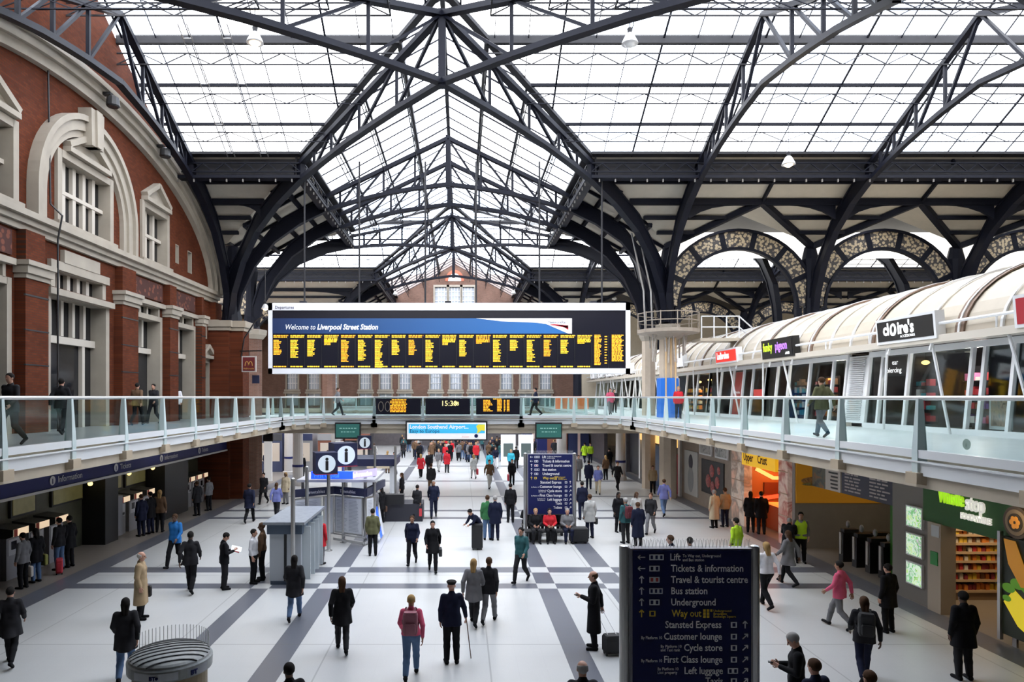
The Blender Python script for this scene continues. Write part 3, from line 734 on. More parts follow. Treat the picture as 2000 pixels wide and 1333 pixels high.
for i in range(9): dashes(m, XB(762) + (.1 if i in (0, 3) else 0), XB(795) - rnd.random() * .1, 5.52 - i * .085, .055, YB - .345, rnd, .03)
m.build('amber_text', AMBER, e)
for px in (744, 757):
    m = MB(); A = []; B = []
    for i in range(25):
        a = 2 * PI * i / 24; A.append((XB(px) + .12 * math.cos(a), YB - .345, 5.16 + .25 * math.sin(a))); B.append((XB(px) + .16 * math.cos(a), YB - .345, 5.16 + .29 * math.sin(a)))
    m.strip(A, B, (0, .004, 0)).build('ring_mark', M('grey_mark', (.2, .17, .14), .6), e)
e = led(XB(831), XB(918), 'dark display on the footbridge showing the clock 15:30')
MB().text('15:30', (XB(861), YB - .345, 5.2), .42).text(':28', (XB(884), YB - .345, 5.22), .3).build('clock_digits', YEL, e)
e = led(XB(930), XB(1015), 'dark display on the footbridge with columns of amber text, right of the clock')
m = MB()
for i in range(8):
    z = 5.48 - i * .085
    dashes(m, XB(944), XB(963) - rnd.random() * .25, z, .055, YB - .345, rnd, .03)
    for a, b in ((971, 980), (984, 987), (990, 995)): dashes(m, XB(a), XB(b), z, .055, YB - .345, rnd, .02)
dashes(m, XB(963), XB(980), 5.56, .05, YB - .345, rnd, .03)
m.build('amber_text', AMBER, e)
# advertising panel and screens hung below the footbridge
AY = YB - .45; XA = lambda px: (px - VX) * AY / F; ZA = lambda py: H + (VY - py) * AY / F
e = empty('advertising_panel', (XA(871), AY, ZA(860)), 'wide white and blue airport advertisement hung under the footbridge', 'sign')
MB().box(XA(792), AY, ZA(861), XA(952), AY + .15, ZA(823)).build('frame', DARK, e)
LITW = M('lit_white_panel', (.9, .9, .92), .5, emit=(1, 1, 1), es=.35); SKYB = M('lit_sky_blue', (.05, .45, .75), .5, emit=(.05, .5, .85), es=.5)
MB().box(XA(795), AY - .01, ZA(858.5), XA(949), AY + .05, ZA(826)).build('white_face', LITW, e)
MB().box(XA(798), AY - .02, ZA(847), XA(947), AY, ZA(829)).build('blue_field', SKYB, e)
MB().text('London Southend Airport...', (XA(800), AY - .025, ZA(837.5)), .30, bold=.006).build('white_lettering', LITW, e)
MB().text('Easy to Europe', (XA(800), AY - .025, ZA(845.5)), .28).build('navy_lettering', NAVY, e)
mp = [(930, 833), (934, 829.5), (947, 829.5), (947, 842), (940, 841), (936, 845), (931, 847), (933, 841)]
MB().prism([(XA(a), AY - .03, ZA(b)) for a, b in mp], (0, .01, 0)).build('yellow_map', M('map_yellow', (.75, .68, .05), .5, emit=(.8, .7, .05), es=.4), e)
MB().sphere((XA(930), AY - .02, ZA(852)), .11, 8, (1, .1, 1)).build('round_mark', NAVY, e)
MB().text('Stobart', (XA(902), AY - .02, ZA(855)), .14).build('small_lettering', M('pale_red', (.7, .3, .3)), e)
for a, b, w_ in ((654, 704, 'left'), (1046, 1098, 'right')):
    e = empty('hanging_screen', (XA((a + b) / 2), AY, ZA(858)), f'dark teal monitor hung under the footbridge, {w_} of the airport advertisement', 'screen', 'teal monitors')
    MB().box(XA(a), AY, ZA(858), XA(b), AY + .25, ZA(826)).build('casing', DARK, e)
    MB().box(XA(a + 2), AY - .01, ZA(855), XA(b - 2), AY + .1, ZA(829)).build('screen', M('teal_screen', (.03, .10, .09), .2, emit=(.04, .16, .14), es=.5), e)
    m = MB(); dashes(m, XA(a + 9), XA(b - 8), ZA(838), .05, AY - .012, rnd, .05); dashes(m, XA(a + 12), XA(b - 11), ZA(845), .05, AY - .012, rnd, .05)
    MB.build(m, 'screen_text', M('pale_teal', (.2, .4, .35), emit=(.2, .45, .4), es=.4), e)
# ------------------------------------------------------------------ the departures board
BY = 33.0; BX = lambda px: (px - VX) * BY / F; BZ = lambda py: H + (VY - py) * BY / F
e = empty('departures_board', (BX(876), BY, BZ(729)), 'huge black departures board in a white frame hanging over the concourse', 'departures board')
m = MB(); W0, W1, Z0, Z1 = BX(524), BX(1231), BZ(730.5), BZ(592)
m.box(W0, BY - .02, BZ(606.5), W1, BY + .6, Z1).box(W0, BY - .02, Z0, W1, BY + .6, BZ(720)).box(W0, BY - .02, Z0, BX(532), BY + .6, Z1).box(BX(1222), BY - .02, Z0, W1, BY + .6, Z1)
m.build('white_frame', M('board_frame', (.80, .81, .85), .35), e)
MB().box(BX(531), BY + .03, BZ(721), BX(1223), BY + .5, BZ(606)).build('black_face', SCREEN, e)
m = MB()
for k in range(1, 22): x = BX(528.5 + 33 * k); m.box(x - .012, BY + .015, BZ(720), x + .012, BY + .04, BZ(655))
m.build('panel_joints', DARK, e)
def board_blue():
    m = M('banner_blue', (.02, .09, .30), .4); n, l = nodes(m); b = n['Principled BSDF']
    tc = n.new('ShaderNodeTexCoord'); s = n.new('ShaderNodeSeparateXYZ'); l.new(tc.outputs['Object'], s.inputs[0])
    mr = n.new('ShaderNodeMapRange'); mr.inputs['From Min'].default_value = BX(540); mr.inputs['From Max'].default_value = BX(1050); l.new(s.outputs[0], mr.inputs['Value'])
    r = n.new('ShaderNodeValToRGB'); r.color_ramp.elements[0].color = (.008, .022, .08, 1); r.color_ramp.elements[1].color = (.02, .13, .38, 1)
    l.new(mr.outputs[0], r.inputs[0]); l.new(r.outputs[0], b.inputs['Base Color']); l.new(r.outputs[0], b.inputs['Emission Color']); b.inputs['Emission Strength'].default_value = .35
    return m
ban = MB().box(BX(531), BY + .01, BZ(652), BX(1117), BY + .04, BZ(622)).build('blue_banner', board_blue(), e)
sw = [(930, 622), (1117, 622), (1117, 652), (1110, 652), (1066, 633), (1045, 630.5), (980, 628)]
MB().prism([(BX(a), BY + .0, BZ(b)) for a, b in sw], (0, .01, 0)).build('white_swoosh', LITW, ban)
LW = M('white_letters', (.85, .85, .88), .5, emit=(1, 1, 1), es=.35)
MB().text('Welcome to', (BX(556), BY + .0, BZ(644)), .36, shear=.25, squeeze=.80).build('light_lettering', LW, ban)
MB().text('Liverpool Street Station', (BX(619), BY, BZ(644)), .37, shear=.25, bold=.010, squeeze=.82).build('banner_lettering', LW, ban)
for k in range(3): MB().prism([(BX(1071 + 14*k), BY - .01, BZ(635 + 1.5*k)), (BX(1082 + 14*k), BY - .01, BZ(633.5 + k)), (BX(1110), BY - .01, BZ(636 + 3.5*k)), (BX(1110), BY - .01, BZ(638.5 + 3.2*k))], (0, .01, 0)).build('red_stripe', M('logo_red', (.55, .02, .04), .5), ban)
MB().text('NetworkRail', (BX(1071), BY - .01, BZ(632)), .17).build('logo_lettering', NAVY, ban)
MB().text('Departures', (BX(537), BY - .03, BZ(603.5)), .20).build('frame_lettering', NAVY, e)
bott = [692, 698, 695, 673, 707, 703, 718, 692, 694, 707, 675, 697, 672, 708, 684, 706, 695, 690, 671]
for k, bt in enumerate(bott):
    m = MB(); x0 = BX(534 + 33 * k); cw = BX(560) - BX(534)
    dashes(m, x0, x0 + cw * 1.1, BZ(657), .055, BY + .02, rnd, .03); dashes(m, x0, x0 + cw, BZ(660), .055, BY + .02, rnd, .03)
    if bt < 680: 
        for q in range(3): dashes(m, x0, x0 + cw, BZ(663.5 + 2.7*q), .05, BY + .02, rnd, .03)
    z = 664
    while z < bt:
        dashes(m, x0, x0 + cw * rnd.uniform(.38, .62), BZ(z + 2), .042, BY + .02, rnd, .018, .08, .3); z += 2.75
    dashes(m, x0, x0 + cw * .95, BZ(717.5), .055, BY + .02, rnd, .03)
    m.build('departure_column', AMBER if k % 4 == 0 else M('gold_led', (.9, .55, .03), .6, emit=(1, .58, .03), es=1.1), e)
m = MB()
for q in range(23):
    dashes(m, BX(1161), BX(1161) + rnd.uniform(.22, .36), BZ(656 + q * 2.6), .045, BY + .02, rnd, .02)
    if q % 2: dashes(m, BX(1181), BX(1186), BZ(656 + q * 2.6), .045, BY + .02, rnd, .02)
m.build('departure_column', AMBER, e)
m = MB()
for q in range(21):
    dashes(m, BX(1195), BX(1218) - (rnd.random() * .2 if q % 4 else 0), BZ(656 + q * 2.5), .045, BY + .02, rnd, .03)
m.build('departure_column', AMBER, e)
for px in (592, 700, 830, 930, 1055, 1178):
    MB().tube([(BX(px), BY + .3, Z1), (BX(px), BY + .3, 17.2)], .045, 6).build('hanger_rod', IRON2, e)
for px in (590, 875, 1160): MB().box(BX(px) - .15, BY + .1, Z1, BX(px) + .15, BY + .4, Z1 + .12).build('rod_bracket', IRON2, e)
# ------------------------------------------------------------------ upper shops under the barrel roof
SHX = 15.3
CREAMROOF = M('barrel_roof_skin', (.50, .44, .35), .45, var=.08)
RIBB = M('brown_rib', (.20, .13, .09), .5)
ROSE = M('rose_pipe', (.55, .42, .34), .4)
def arc_roof(a): return (18.0 - 3.2 * math.cos(a), 7.45 + 2.3 * math.sin(a))
roof = empty('barrel_roof', (16, 40, 7.4), 'long cream quarter-barrel roof over the upper shops, with white and brown ribs', 'roof')
AA = [PI / 2 * i / 10 for i in range(11)]
p = [arc_roof(a) for a in AA]
MB().strip([(x, 6, z) for x, z in p], [(x, 79, z) for x, z in p], (.05, 0, .05)).build('roof_skin', CREAMROOF, roof, smooth=False)
MB().box(18, 6, 9.6, 25, 79, 9.75).build('roof_deck', CREAMROOF, roof)
y = 7.0; k = 0
while y < 78:
    q = [arc_roof(a) for a in AA]; wd = .35 if k % 3 == 0 else .09
    MB().strip([(x - .06, y, z + .03) for x, z in q], [(x - .06, y + wd, z + .03) for x, z in q], (.1, 0, .1)).build('brown_rib' if k % 3 == 0 else 'white_rib', RIBB if k % 3 == 0 else WHITE, roof)
    if k % 3 == 0: MB().strip([(x - .09, y + .13, z + .05) for x, z in q], [(x - .09, y + .2, z + .05) for x, z in q], (.1, 0, .1)).build('white_rib', WHITE, roof)
    y += 1.45; k += 1
MB().tube([(14.6, 6, 7.95), (14.6, 79, 7.95)], .05, 6).build('handrail', WHITE, roof)
MB().box(14.55, 6, 7.38, 15.1, 79, 7.6).build('eaves_gutter', M('gutter_cream', (.6, .55, .47), .4), roof)
for z, x in ((9.45, 17.0), (9.7, 17.6)): MB().tube([(x, 6, z), (x, 79, z)], .06, 6).build('crest_pipe', ROSE, roof)
m = MB(); y = 7
while y < 78: m.tube([(14.6, y, 7.55), (14.6, y, 7.95)], .03, 5); m.tube([(17.0, y, 9.4), (17.6, y, 9.85)], .04, 5); y += 2.9
m.build('rail_stubs', WHITE, roof)
DIM = M('shop_interior_dark', (.045, .04, .045), .6, var=.4)
WARMI = M('shop_interior_warm', (.55, .36, .18), .6, var=.4)
GOODS = [M('goods_red', (.5, .04, .05)), M('goods_pink', (.6, .15, .3)), M('goods_yellow', (.7, .5, .06)), M('goods_teal', (.05, .3, .35)), M('goods_white', (.6, .58, .55)), M('goods_brown', (.25, .12, .06)), M('goods_purple', (.2, .1, .4)), M('goods_orange', (.65, .22, .04)), M('goods_green', (.1, .3, .06))]
def xb(z): return SHX + (z - 4.6) * .1
def shop(y0, y1, label, mull, inside, panes=True, head=7.3):
    e = empty('gallery_shop', (SHX, (y0 + y1) / 2, GZ), label, 'shop front', 'upper gallery shops')
    f = MB().bar((SHX, y0, 4.64), (SHX, y1, 4.64), .14, .18).bar((xb(7.3), y0, 7.3), (xb(7.3), y1, 7.3), .16, .2)
    f.build('frame', WHITE, e)
    for y in mull: MB().bar((SHX, y, 4.6), (xb(7.3), y, 7.3), .11, .12, up=(0, 1, 0)).build('mullion', WHITE, e)
    ys = sorted(mull)
    for a, b in zip(ys[:-1], ys[1:]):
        MB().strip([(SHX + .03, a + .05, 4.7), (SHX + .03, b - .05, 4.7)], [(xb(7.2) + .03, a + .05, 7.2), (xb(7.2) + .03, b - .05, 7.2)], (.012, 0, 0)).build('glass_pane', SGLASS, e)
    MB().box(19.4, y0, GZ, 19.5, y1, 7.45).box(SHX + .3, y0, 7.42, 19.5, y1, 7.5).build('interior_wall', inside, e)
    for yy in (y0, y1): MB().box(SHX + .35, yy - .04, GZ, 19.4, yy + .04, 7.4).build('party_wall', inside, e)
    return e
def strut(y, ytop, x0=SHX - .25, ztop=7.5):
    return MB().tube([(x0, y, GZ), (14.75, ytop, ztop)], .045, 7)
rnd = random.Random(11)
shop(8, 20.2, 'grey-green upper shop at the right edge with a tall curved pane', [8, 10, 12.5, 15, 17, 19.1, 20.2], M('shop_interior_grey', (.16, .19, .18), .5))
shop(20.2, 25.9, 'dark accessory shop with the black and white lettered sign', [20.7, 23.6, 25.1, 25.9], DIM)
e = empty('louvre_panel', (SHX, 26.6, GZ), 'white slatted louvre panel between two upper shop fronts', 'panel')
MB().strip([(SHX - .02, 25.95, 4.7), (SHX - .02, 27.3, 4.7)], [(xb(7.3), 25.95, 7.3), (xb(7.3), 27.3, 7.3)], (.06, 0, 0)).build('panel', WHITE, e)
m = MB()
for i in range(30): z = 4.85 + i * .08; m.bar((xb(z) - .05, 26.15, z), (xb(z) - .05, 27.1, z), .05, .03)
m.build('louvre_slats', M('louvre_grey', (.6, .61, .62), .5), e)
shop(27.3, 34.6, 'upper shop with the green and purple lettered sign, dark windows and lit displays', [27.4, 28.4, 30.3, 32.2, 33.4, 34.6], DIM)
shop(34.6, 42.5, 'upper shop with red door panels beside the red and white sign', [34.6, 36.2, 37.4, 38.8, 40.6, 42.5], M('shop_interior_mid', (.3, .24, .2), .6, var=.3))
shop(42.5, 52, 'warmly lit upper food shop behind the blue wrapped column base', [42.5, 44.6, 46.8, 49, 50.5, 52], WARMI)
shop(52, 64, 'pale distant upper shop beyond the column', [52, 53.5, 55, 57, 59, 61, 62.5, 64], M('shop_interior_pale', (.6, .55, .48), .6, var=.3))
shop(64, 78, 'farthest pale upper shop by the far brick wall', [64, 66, 68, 70, 72, 74, 76, 78], CREAM)
for (a, b, w) in ((24.3, 23.6, 'left of the black and white sign'), (21.0, 21.4, 'right of the black and white sign'), (30.5, 31.3, 'under the green and purple sign'), (34, 33.3, 'left of the green and purple sign'), (36.8, 37.5, 'right of the red and white sign'), (39.8, 39.3, 'left of the red and white sign'), (17.8, 18.4, 'under the red sign at the right edge')):
    strut(a, b).build('raking_strut', WHITE, label=f'thin white raking strut before the upper shops, {w}', cat='strut')
i = 0
for y in [44 + 2.4 * k for k in range(13)]:
    strut(y, y + (.7 if i % 2 else -.7)).build('raking_strut', WHITE, label='thin white raking strut in front of the distant upper shops', cat='strut', group='distant raking struts'); i += 1
# red panels of the shop with the red sign
e = empty('red_door_panel', (SHX - .02, 37, GZ), 'tall red panel in the upper shop front below the red and white sign', 'panel')
MB().strip([(SHX + .06, 37.5, 4.7), (SHX + .06, 38.7, 4.7)], [(xb(7.1) + .06, 37.5, 7.1), (xb(7.1) + .06, 38.7, 7.1)], (.04, 0, 0)).build('panel', M('shop_red', (.55, .04, .03), .5), e)
MB().text('Ladbrokes', (SHX + .1, 38.5, 5.9), .2, (0, -1, 0)).build('lettering', WHITE, e)
box('red_poster', (SHX + .1, 34.75, 5.65), (SHX + .14, 35.9, 6.1), M('shop_red'), label='small red poster low in the upper shop window right of the red panel', cat='poster')
# projecting sign boxes on the eaves
def eave_sign(y0, y1, z0, z1, label, face, frame, text, x=14.5, tilt=.08):
    e = empty('eaves_sign', (x, (y0 + y1) / 2, z0), label, 'sign')
    V = Vector; n = V((-1, 0, -tilt)).normalized(); u = V((-tilt, 0, 1)).normalized(); r = V((0, -1, 0))
    o = V((x, y1, z0)); W_ = y1 - y0; Hh = z1 - z0
    def slab(a, b, c, d, t0, t1): return MB().prism([o + r*a + u*b + n*t0, o + r*c + u*b + n*t0, o + r*c + u*d + n*t0, o + r*a + u*d + n*t0], n * (t1 - t0))
    slab(0, 0, W_, Hh, -.3, 0).build('sign_box', frame, e)
    slab(.1, .09, W_ - .1, Hh - .09, 0, .015).build('sign_face', face, e)
    for txt, a, b, size, m, bold, sq in text:
        MB().text(txt, o + r * a + u * b + n * .02, size, r, u, bold=bold, squeeze=sq).build('lettering', m, e)
    m = MB()
    for f in (.15, .85): m.bar(o + r * W_ * f + n * -.2, o + r * W_ * f + V((.1, 0, -.35)), .06, .06)
    m.build('bracket', WHITE, e)
    return e
BLK = M('sign_black', (.01, .01, .01), .4); LET = M('lit_letters', (.9, .9, .9), .5, emit=(1, 1, 1), es=.7)
cl_ = eave_sign(20.8, 23.77, 7.5, 8.35, "black sign with white lettering reading claire's, in a white frame", BLK, WHITE,
    [("cl", .42, .30, .56, LET, .02, .88), ("ire's", 1.18, .30, .56, LET, .02, .88), ('ACCESSORIES', 1.3, .16, .12, LET, 0, 1)])
A = [(14.47, 23.77 - .97 + .155 * math.cos(a), 7.95 + .21 * math.sin(a)) for a in [2 * PI * i / 20 for i in range(21)]]
B = [(14.47, 23.77 - .97 + .09 * math.cos(a), 7.95 + .13 * math.sin(a)) for a in [2 * PI * i / 20 for i in range(21)]]
MB().strip(A, B, (-.05, 0, 0)).build('letter_ring', LET, cl_)
eave_sign(29.7, 32.8, 7.5, 8.38, 'black sign with green and purple lettering on the eaves', BLK, BLK,
    [('funky', .2, .36, .54, M('sign_lime', (.5, .7, .02), emit=(.6, .85, .05), es=.7), .015, .8), ('pigeon', 1.42, .36, .54, M('sign_purple', (.45, .2, .8), emit=(.5, .2, .9), es=.7), .015, .8), ('.com', 2.35, .12, .2, LET, .01, 1)])
eave_sign(35.8, 38.8, 7.55, 8.33, 'red sign with white lettering in a white frame on the eaves', M('sign_red', (.75, .03, .02), emit=(1, .05, .03), es=.5), WHITE, [('Ladbrokes', .3, .26, .5, LET, .02, .8)])
eave_sign(44.5, 47.5, 7.7, 8.6, 'white sign with small grey lettering on the eaves beside the column', LITW, WHITE, [('SOPRO', .7, .3, .45, NAVY, .01, .9)])
eave_sign(51.5, 54.5, 7.75, 8.7, 'distant white sign with a blue square on the eaves left of the column', M('sign_blue', (.03, .05, .4), emit=(.05, .08, .6), es=.5), LITW, [])
eave_sign(15.0, 17.86, 7.5, 8.35, 'dark red sign in a white frame at the right edge of the photo', M('sign_dark_red', (.3, .01, .02), emit=(.4, .01, .02), es=.3), WHITE, [])
for i, y in enumerate((58, 62, 66, 70, 74)):
    eave_sign(y, y + 2.2, 7.7, 8.6, f'small distant white sign on the eaves, {["nearest", "second", "third", "fourth", "farthest"][i]} of the row beyond the column', LITW, WHITE, [('|||', .8, .3, .4, DARK, .02, 1)])
e = empty('window_sign', (SHX + .15, 24.5, 6.6), 'small black window sign reading ear piercing', 'sign')
MB().box(SHX + .22, 23.75, 6.45, SHX + .26, 25.0, 7.15).build('panel', BLK, e)
MB().text('ear', (SHX + .21, 24.55, 6.86), .26, (0, -1, 0)).text('piercing', (SHX + .21, 24.85, 6.58), .26, (0, -1, 0)).build('lettering', LET, e)
# display stands and their goods
def stand(y, x, w_, h_, label, cols, rows=4):
    e = empty('display_stand', (x, y, GZ), label, 'display stand', 'upper shop display stands')
    m = MB().box(x + .32, y - w_/2, GZ, x + .36, y + w_/2, GZ + h_); m.build('back_panel', DARK, e)
    for k in range(rows):
        z = GZ + .25 + k * (h_ - .3) / rows
        MB().box(x, y - w_/2, z, x + .34, y + w_/2, z + .03).build('shelf', IRON2, e)
        n = int(w_ / .22)
        for q in range(n):
            yy = y - w_/2 + (q + .5) * w_ / n; hh = rnd.uniform(.12, .3)
            PR.append((x + .16, yy, z + .03, hh, rnd.choice(cols)))
PR = []
R_, PK, YL_, TE, WH_, BR_, PU, OR_, GR_ = GOODS
stand(22.2, 17.2, 2.4, 2.2, 'dark stand of trinkets inside the accessory shop', [R_, PK, BR_, WH_, PU])
stand(24.6, 16.6, .8, 2.0, 'narrow stand behind the ear piercing sign', [R_, TE, WH_])
stand(19.0, 17.0, 1.6, 2.0, 'stand of trinkets beside the framed poster, right of the accessory shop', [YL_, PK, WH_, R_])
stand(28.9, 16.8, 1.4, 2.2, 'card stand in the window right of the louvre panel', [OR_, YL_, PK, WH_], 5)
stand(31.3, 16.6, 1.6, 2.1, 'card stand under the green and purple sign', [BR_, OR_, R_, WH_], 5)
stand(33.6, 16.6, 1.0, 2.1, 'grey card stand left of the green and purple sign', [WH_, BR_, TE], 5)
stand(45.5, 16.8, 3.0, 1.9, 'food counter in the warmly lit upper shop', [OR_, YL_, R_, WH_])
stand(49.5, 16.8, 2.6, 1.9, 'second food counter in the warmly lit upper shop, farther back', [OR_, YL_, WH_])
base_goods = {}
for x, y, z, hh, m in PR:
    key = m.name
    if key not in base_goods:
        base_goods[key] = MB().box(-.10, -.10, 0, .10, .10, 1).mesh('goods', m)
    o = bpy.data.objects.new('boxed_goods', base_goods[key]); C.objects.link(o); o.location = (x, y, z); o.scale = (1, 1, hh)
    nm = key.split('_')[1]
    tag(o, f'small {nm} pack on a display stand in the upper shops', 'goods', f'{nm} packs in the upper shops')
e = empty('framed_poster', (SHX + .3, 19.9, 4.75), 'white framed poster of a person standing in the shop window at the right', 'poster')
MB().box(SHX + .3, 19.35, 4.75, SHX + .36, 20.15, 5.75).build('frame', WHITE, e); MB().box(SHX + .285, 19.43, 4.85, SHX + .3, 20.07, 5.65).build('picture', mpic('portrait_picture', [(.1, .08, .06), (.5, .35, .25), (.2, .22, .2)], 3), e)
for i, (y, z, m) in enumerate(((30.6, 6.7, M('glow_yellow', (.8, .6, .2), emit=(1, .7, .25), es=2.5)), (29.6, 6.5, M('glow_yellow')), (26.0 - .3, 7.0, M('glow_yellow')), (45, 6.9, M('glow_yellow')), (48, 6.9, M('glow_yellow')), (50, 6.8, M('glow_yellow')))):
    e = empty('shop_lamp', (17.5, y, z), 'small warm pendant lamp inside an upper shop', 'lamp', 'upper shop lamps')
    MB().sphere((17.5, y, z), .14, 8, (1, 1, .6)).build('bulb', m, e); MB().tube([(17.5, y, z), (17.5, y, 7.42)], .012, 4).build('cord', DARK, e)
lamp('shop_light_warm', 'POINT', (17.5, 47, 6.8), 260, (1, .72, .42), .3)
lamp('shop_light_accessory', 'POINT', (17, 22.5, 7.0), 130, (1, .9, .8), .3)
lamp('shop_light_cards', 'POINT', (17, 30.5, 7.0), 170, (1, .85, .7), .3)
lamp('shop_light_far', 'POINT', (17.5, 57, 6.8), 200, (1, .88, .7), .3)
lamp('shop_light_bookmaker', 'POINT', (17.2, 38.5, 6.8), 90, (1, .85, .7), .3)
# blue wrapped hoarding around the column base, service platform on the column head
e = empty('column_wrap', (11.55, 38.0, GZ), 'bright blue hoarding wrapped round the foot of the beige column', 'hoarding')
MB().lathe([(.62, GZ), (.62, 6.75), (.56, 6.78)], (11.75, 38.7, 0), 20).build('wrap', M('hoarding_blue', (.02, .16, .62), .35), e)
e = empty('service_platform', (11.75, 38.7, 9.3), 'dusty service platform with guard rails round the head of the beige column', 'platform')
DUST = M('dusty_metal', (.32, .27, .22), .7, var=.3)
MB().lathe([(.5, 8.95), (1.2, 9.25), (1.75, 9.3), (1.75, 9.5), (.5, 9.55)], (11.75, 38.7, 0), 12).build('deck', DUST, e)
for z in (9.95, 10.4):
    MB().tube([(11.75 + 1.7 * math.cos(a), 38.7 + 1.7 * math.sin(a), z) for a in [2 * PI * i / 12 for i in range(13)]], .03, 5).build('guard_rail', DUST, e)
for i in range(12):
    a = 2 * PI * i / 12; MB().tube([(11.75 + 1.7 * math.cos(a), 38.7 + 1.7 * math.sin(a), 9.4), (11.75 + 1.7 * math.cos(a), 38.7 + 1.7 * math.sin(a), 10.45)], .03, 5).build('stanchion', DUST, e)
m = MB()
for i in range(16):
    a = rnd.uniform(0, 2 * PI); r_ = rnd.uniform(.6, 1.1); x, y = 11.75 + r_ * math.cos(a), 38.7 + r_ * math.sin(a)
    m.tube([(x, y, 9.3), (x + rnd.uniform(-.2, .2), y + rnd.uniform(-.2, .2), rnd.uniform(7.6, 8.8))], .05, 5)
m.build('hanging_cables', M('cable_mixed', (.4, .36, .32), .6, var=.5, vscale=8), e)
for dx in (-.28, .0, .25): MB().tube([(11.75 + dx, 38.15, GZ), (11.75 + dx, 38.15, 9.3)], .045, 6).build('conduit', M('conduit_tan', (.62, .42, .22), .5), e)
for dx in (-1.5, -1.1): MB().tube([(11.75 + dx, 37.9, 9.4), (11.75 + dx - .1, 37.9, 11.6), (11.75 + dx - 1.0, 37.0, 14.6)], .05, 6).build('conduit', STEEL, e)
e = empty('roof_access_rail', (15, 38.5, 8.9), 'white handrail of an access landing above the barrel roof beside the beige column', 'railing')
for z in (9.6, 10.2): MB().tube([(13.4, 38, z), (15.5, 38, z), (16.4, 38, z - .8)], .04, 6).build('rail', WHITE, e)
for x in (13.4, 14.1, 14.8, 15.5): MB().tube([(x, 38, 8.9), (x, 38, 10.2)], .04, 6).build('stanchion', WHITE, e)
MB().box(13.2, 37.6, 8.8, 16, 39, 8.95).build('landing', CREAMROOF, e)
# ------------------------------------------------------------------ ground floor shops on the right
GX = 12.6
TAN = M('tan_wall', (.30, .24, .19), .6, var=.15)
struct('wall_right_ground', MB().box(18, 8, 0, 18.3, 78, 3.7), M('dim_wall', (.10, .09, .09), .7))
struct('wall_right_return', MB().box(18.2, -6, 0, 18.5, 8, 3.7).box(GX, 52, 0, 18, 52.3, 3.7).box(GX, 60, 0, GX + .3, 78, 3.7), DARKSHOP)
# food shop with the green fascia
e = empty('food_shop', (GX, 17, 0), 'small food shop with a dark green fascia and glowing lettering', 'shop')
GREEN = M('fascia_green', (.02, .11, .015), .5); GLOWG = M('glow_lime', (.5, .9, .05), emit=(.55, 1, .03), es=.5); GLOWW = M('glow_white', (.9, .9, .85), emit=(1, .98, .9), es=.45)
MB().box(GX, 15.4, 2.35, GX + .5, 18.6, 3.6).build('fascia', GREEN, e)
MB().text('Whistle', (GX - .03, 17.95, 2.95), .54, (0, -1, 0), bold=.008, squeeze=.52, depth=.05).build('lime_lettering', GLOWG, e)
MB().text('stop', (GX - .03, 17.0, 2.9), .56, (0, -1, 0), bold=.008, squeeze=.64, depth=.05).text('FOOD&WINE', (GX - .03, 17.15, 2.66), .2, (0, -1, 0), bold=.012, squeeze=.8, depth=.05).build('white_lettering', GLOWW, e)
MB().box(GX + .35, 15.4, 0, 18, 15.46, 3.5).box(GX + .5, 15.4, 3.45, 18, 21.3, 3.55).build('interior', M('food_interior', (.16, .12, .07), .6, var=.3), e)
MB().box(GX - .05, 17.85, 0, GX + .35, 18.35, 2.36).build('entrance_pillar', M('pillar_cream', (.48, .40, .31), .5), e)
MB().box(GX - .07, 17.95, 1.25, GX - .05, 18.22, 1.6).build('green_notice', M('notice_green', (.02, .3, .05), .4), e)
m = MB().box(GX - .06, 17.9, 2.0, GX - .05, 18.2, 2.3); m.build('grey_plate', STEEL, e)
MB().box(GX + .02, 15.5, 0, GX + .07, 15.62, 2.4).build('door_post', STEEL, e)
MB().box(13.4, 21.2, 0, 18, 21.3, 3.5).build('back_wall', M('shop_green_wall', (.04, .2, .02), .6), e)
e2 = empty('shop_shelving', (14.3, 19.3, 0), 'tall shelving unit full of snacks in the food shop doorway', 'shelving')
MB().box(13.35, 19.55, 0, 15.3, 19.62, 1.95).build('back_panel', M('shelf_brown', (.10, .06, .04), .6), e2)
zs = [.25, .55, .82, 1.08, 1.33, 1.58, 1.82]
for z in zs: MB().box(13.35, 19.1, z, 15.3, 19.56, z + .025).box(13.35, 19.09, z - .03, 15.3, 19.1, z + .04).build('shelf', M('shelf_edge', (.45, .33, .22), .5), e2)
MB().box(13.35, 19.15, 0, 15.3, 19.55, .2).build('plinth', M('plinth_tan', (.25, .17, .11)), e2)
e3 = empty('shop_shelving', (13.2, 20.3, 0), 'angled shelving behind the cream pillar in the food shop', 'shelving')
for z in (.3, .7, 1.05, 1.4, 1.75): MB().box(12.95, 19.9, z, 13.9, 20.4, z + .03).build('shelf', M('shelf_edge'), e3)
MB().box(12.95, 20.4, 0, 13.9, 20.45, 2.0).build('back_panel', M('shelf_brown'), e3)
pk = {}
def packet(x, y, z, w_, h_, m, group, what):
    if m.name not in pk: pk[m.name] = MB().box(-.5, -.06, 0, .5, .06, .86).box(-.42, -.045, .86, .42, .045, 1).mesh('packet', m)
    o = bpy.data.objects.new('snack_packet', pk[m.name]); C.objects.link(o); o.location = (x, y, z); o.scale = (w_, 1, h_)
    tag(o, what, 'packet', group)
SN = [R_, OR_, YL_, BR_, WH_, M('goods_wine', (.25, .03, .05)), OR_]
for k, z in enumerate(zs[:-1] + [1.82]):
    n = 15
    for q in range(n):
        m = rnd.choice(SN); packet(13.42 + q * .127, 19.2 + rnd.uniform(0, .08), z + .026, .1, rnd.uniform(.12, .19) if z < 1.8 else .12, m, f'{m.name.split("_")[1]} snacks in the food shop', f'{m.name.split("_")[1]} snack packet on the food shop shelves')
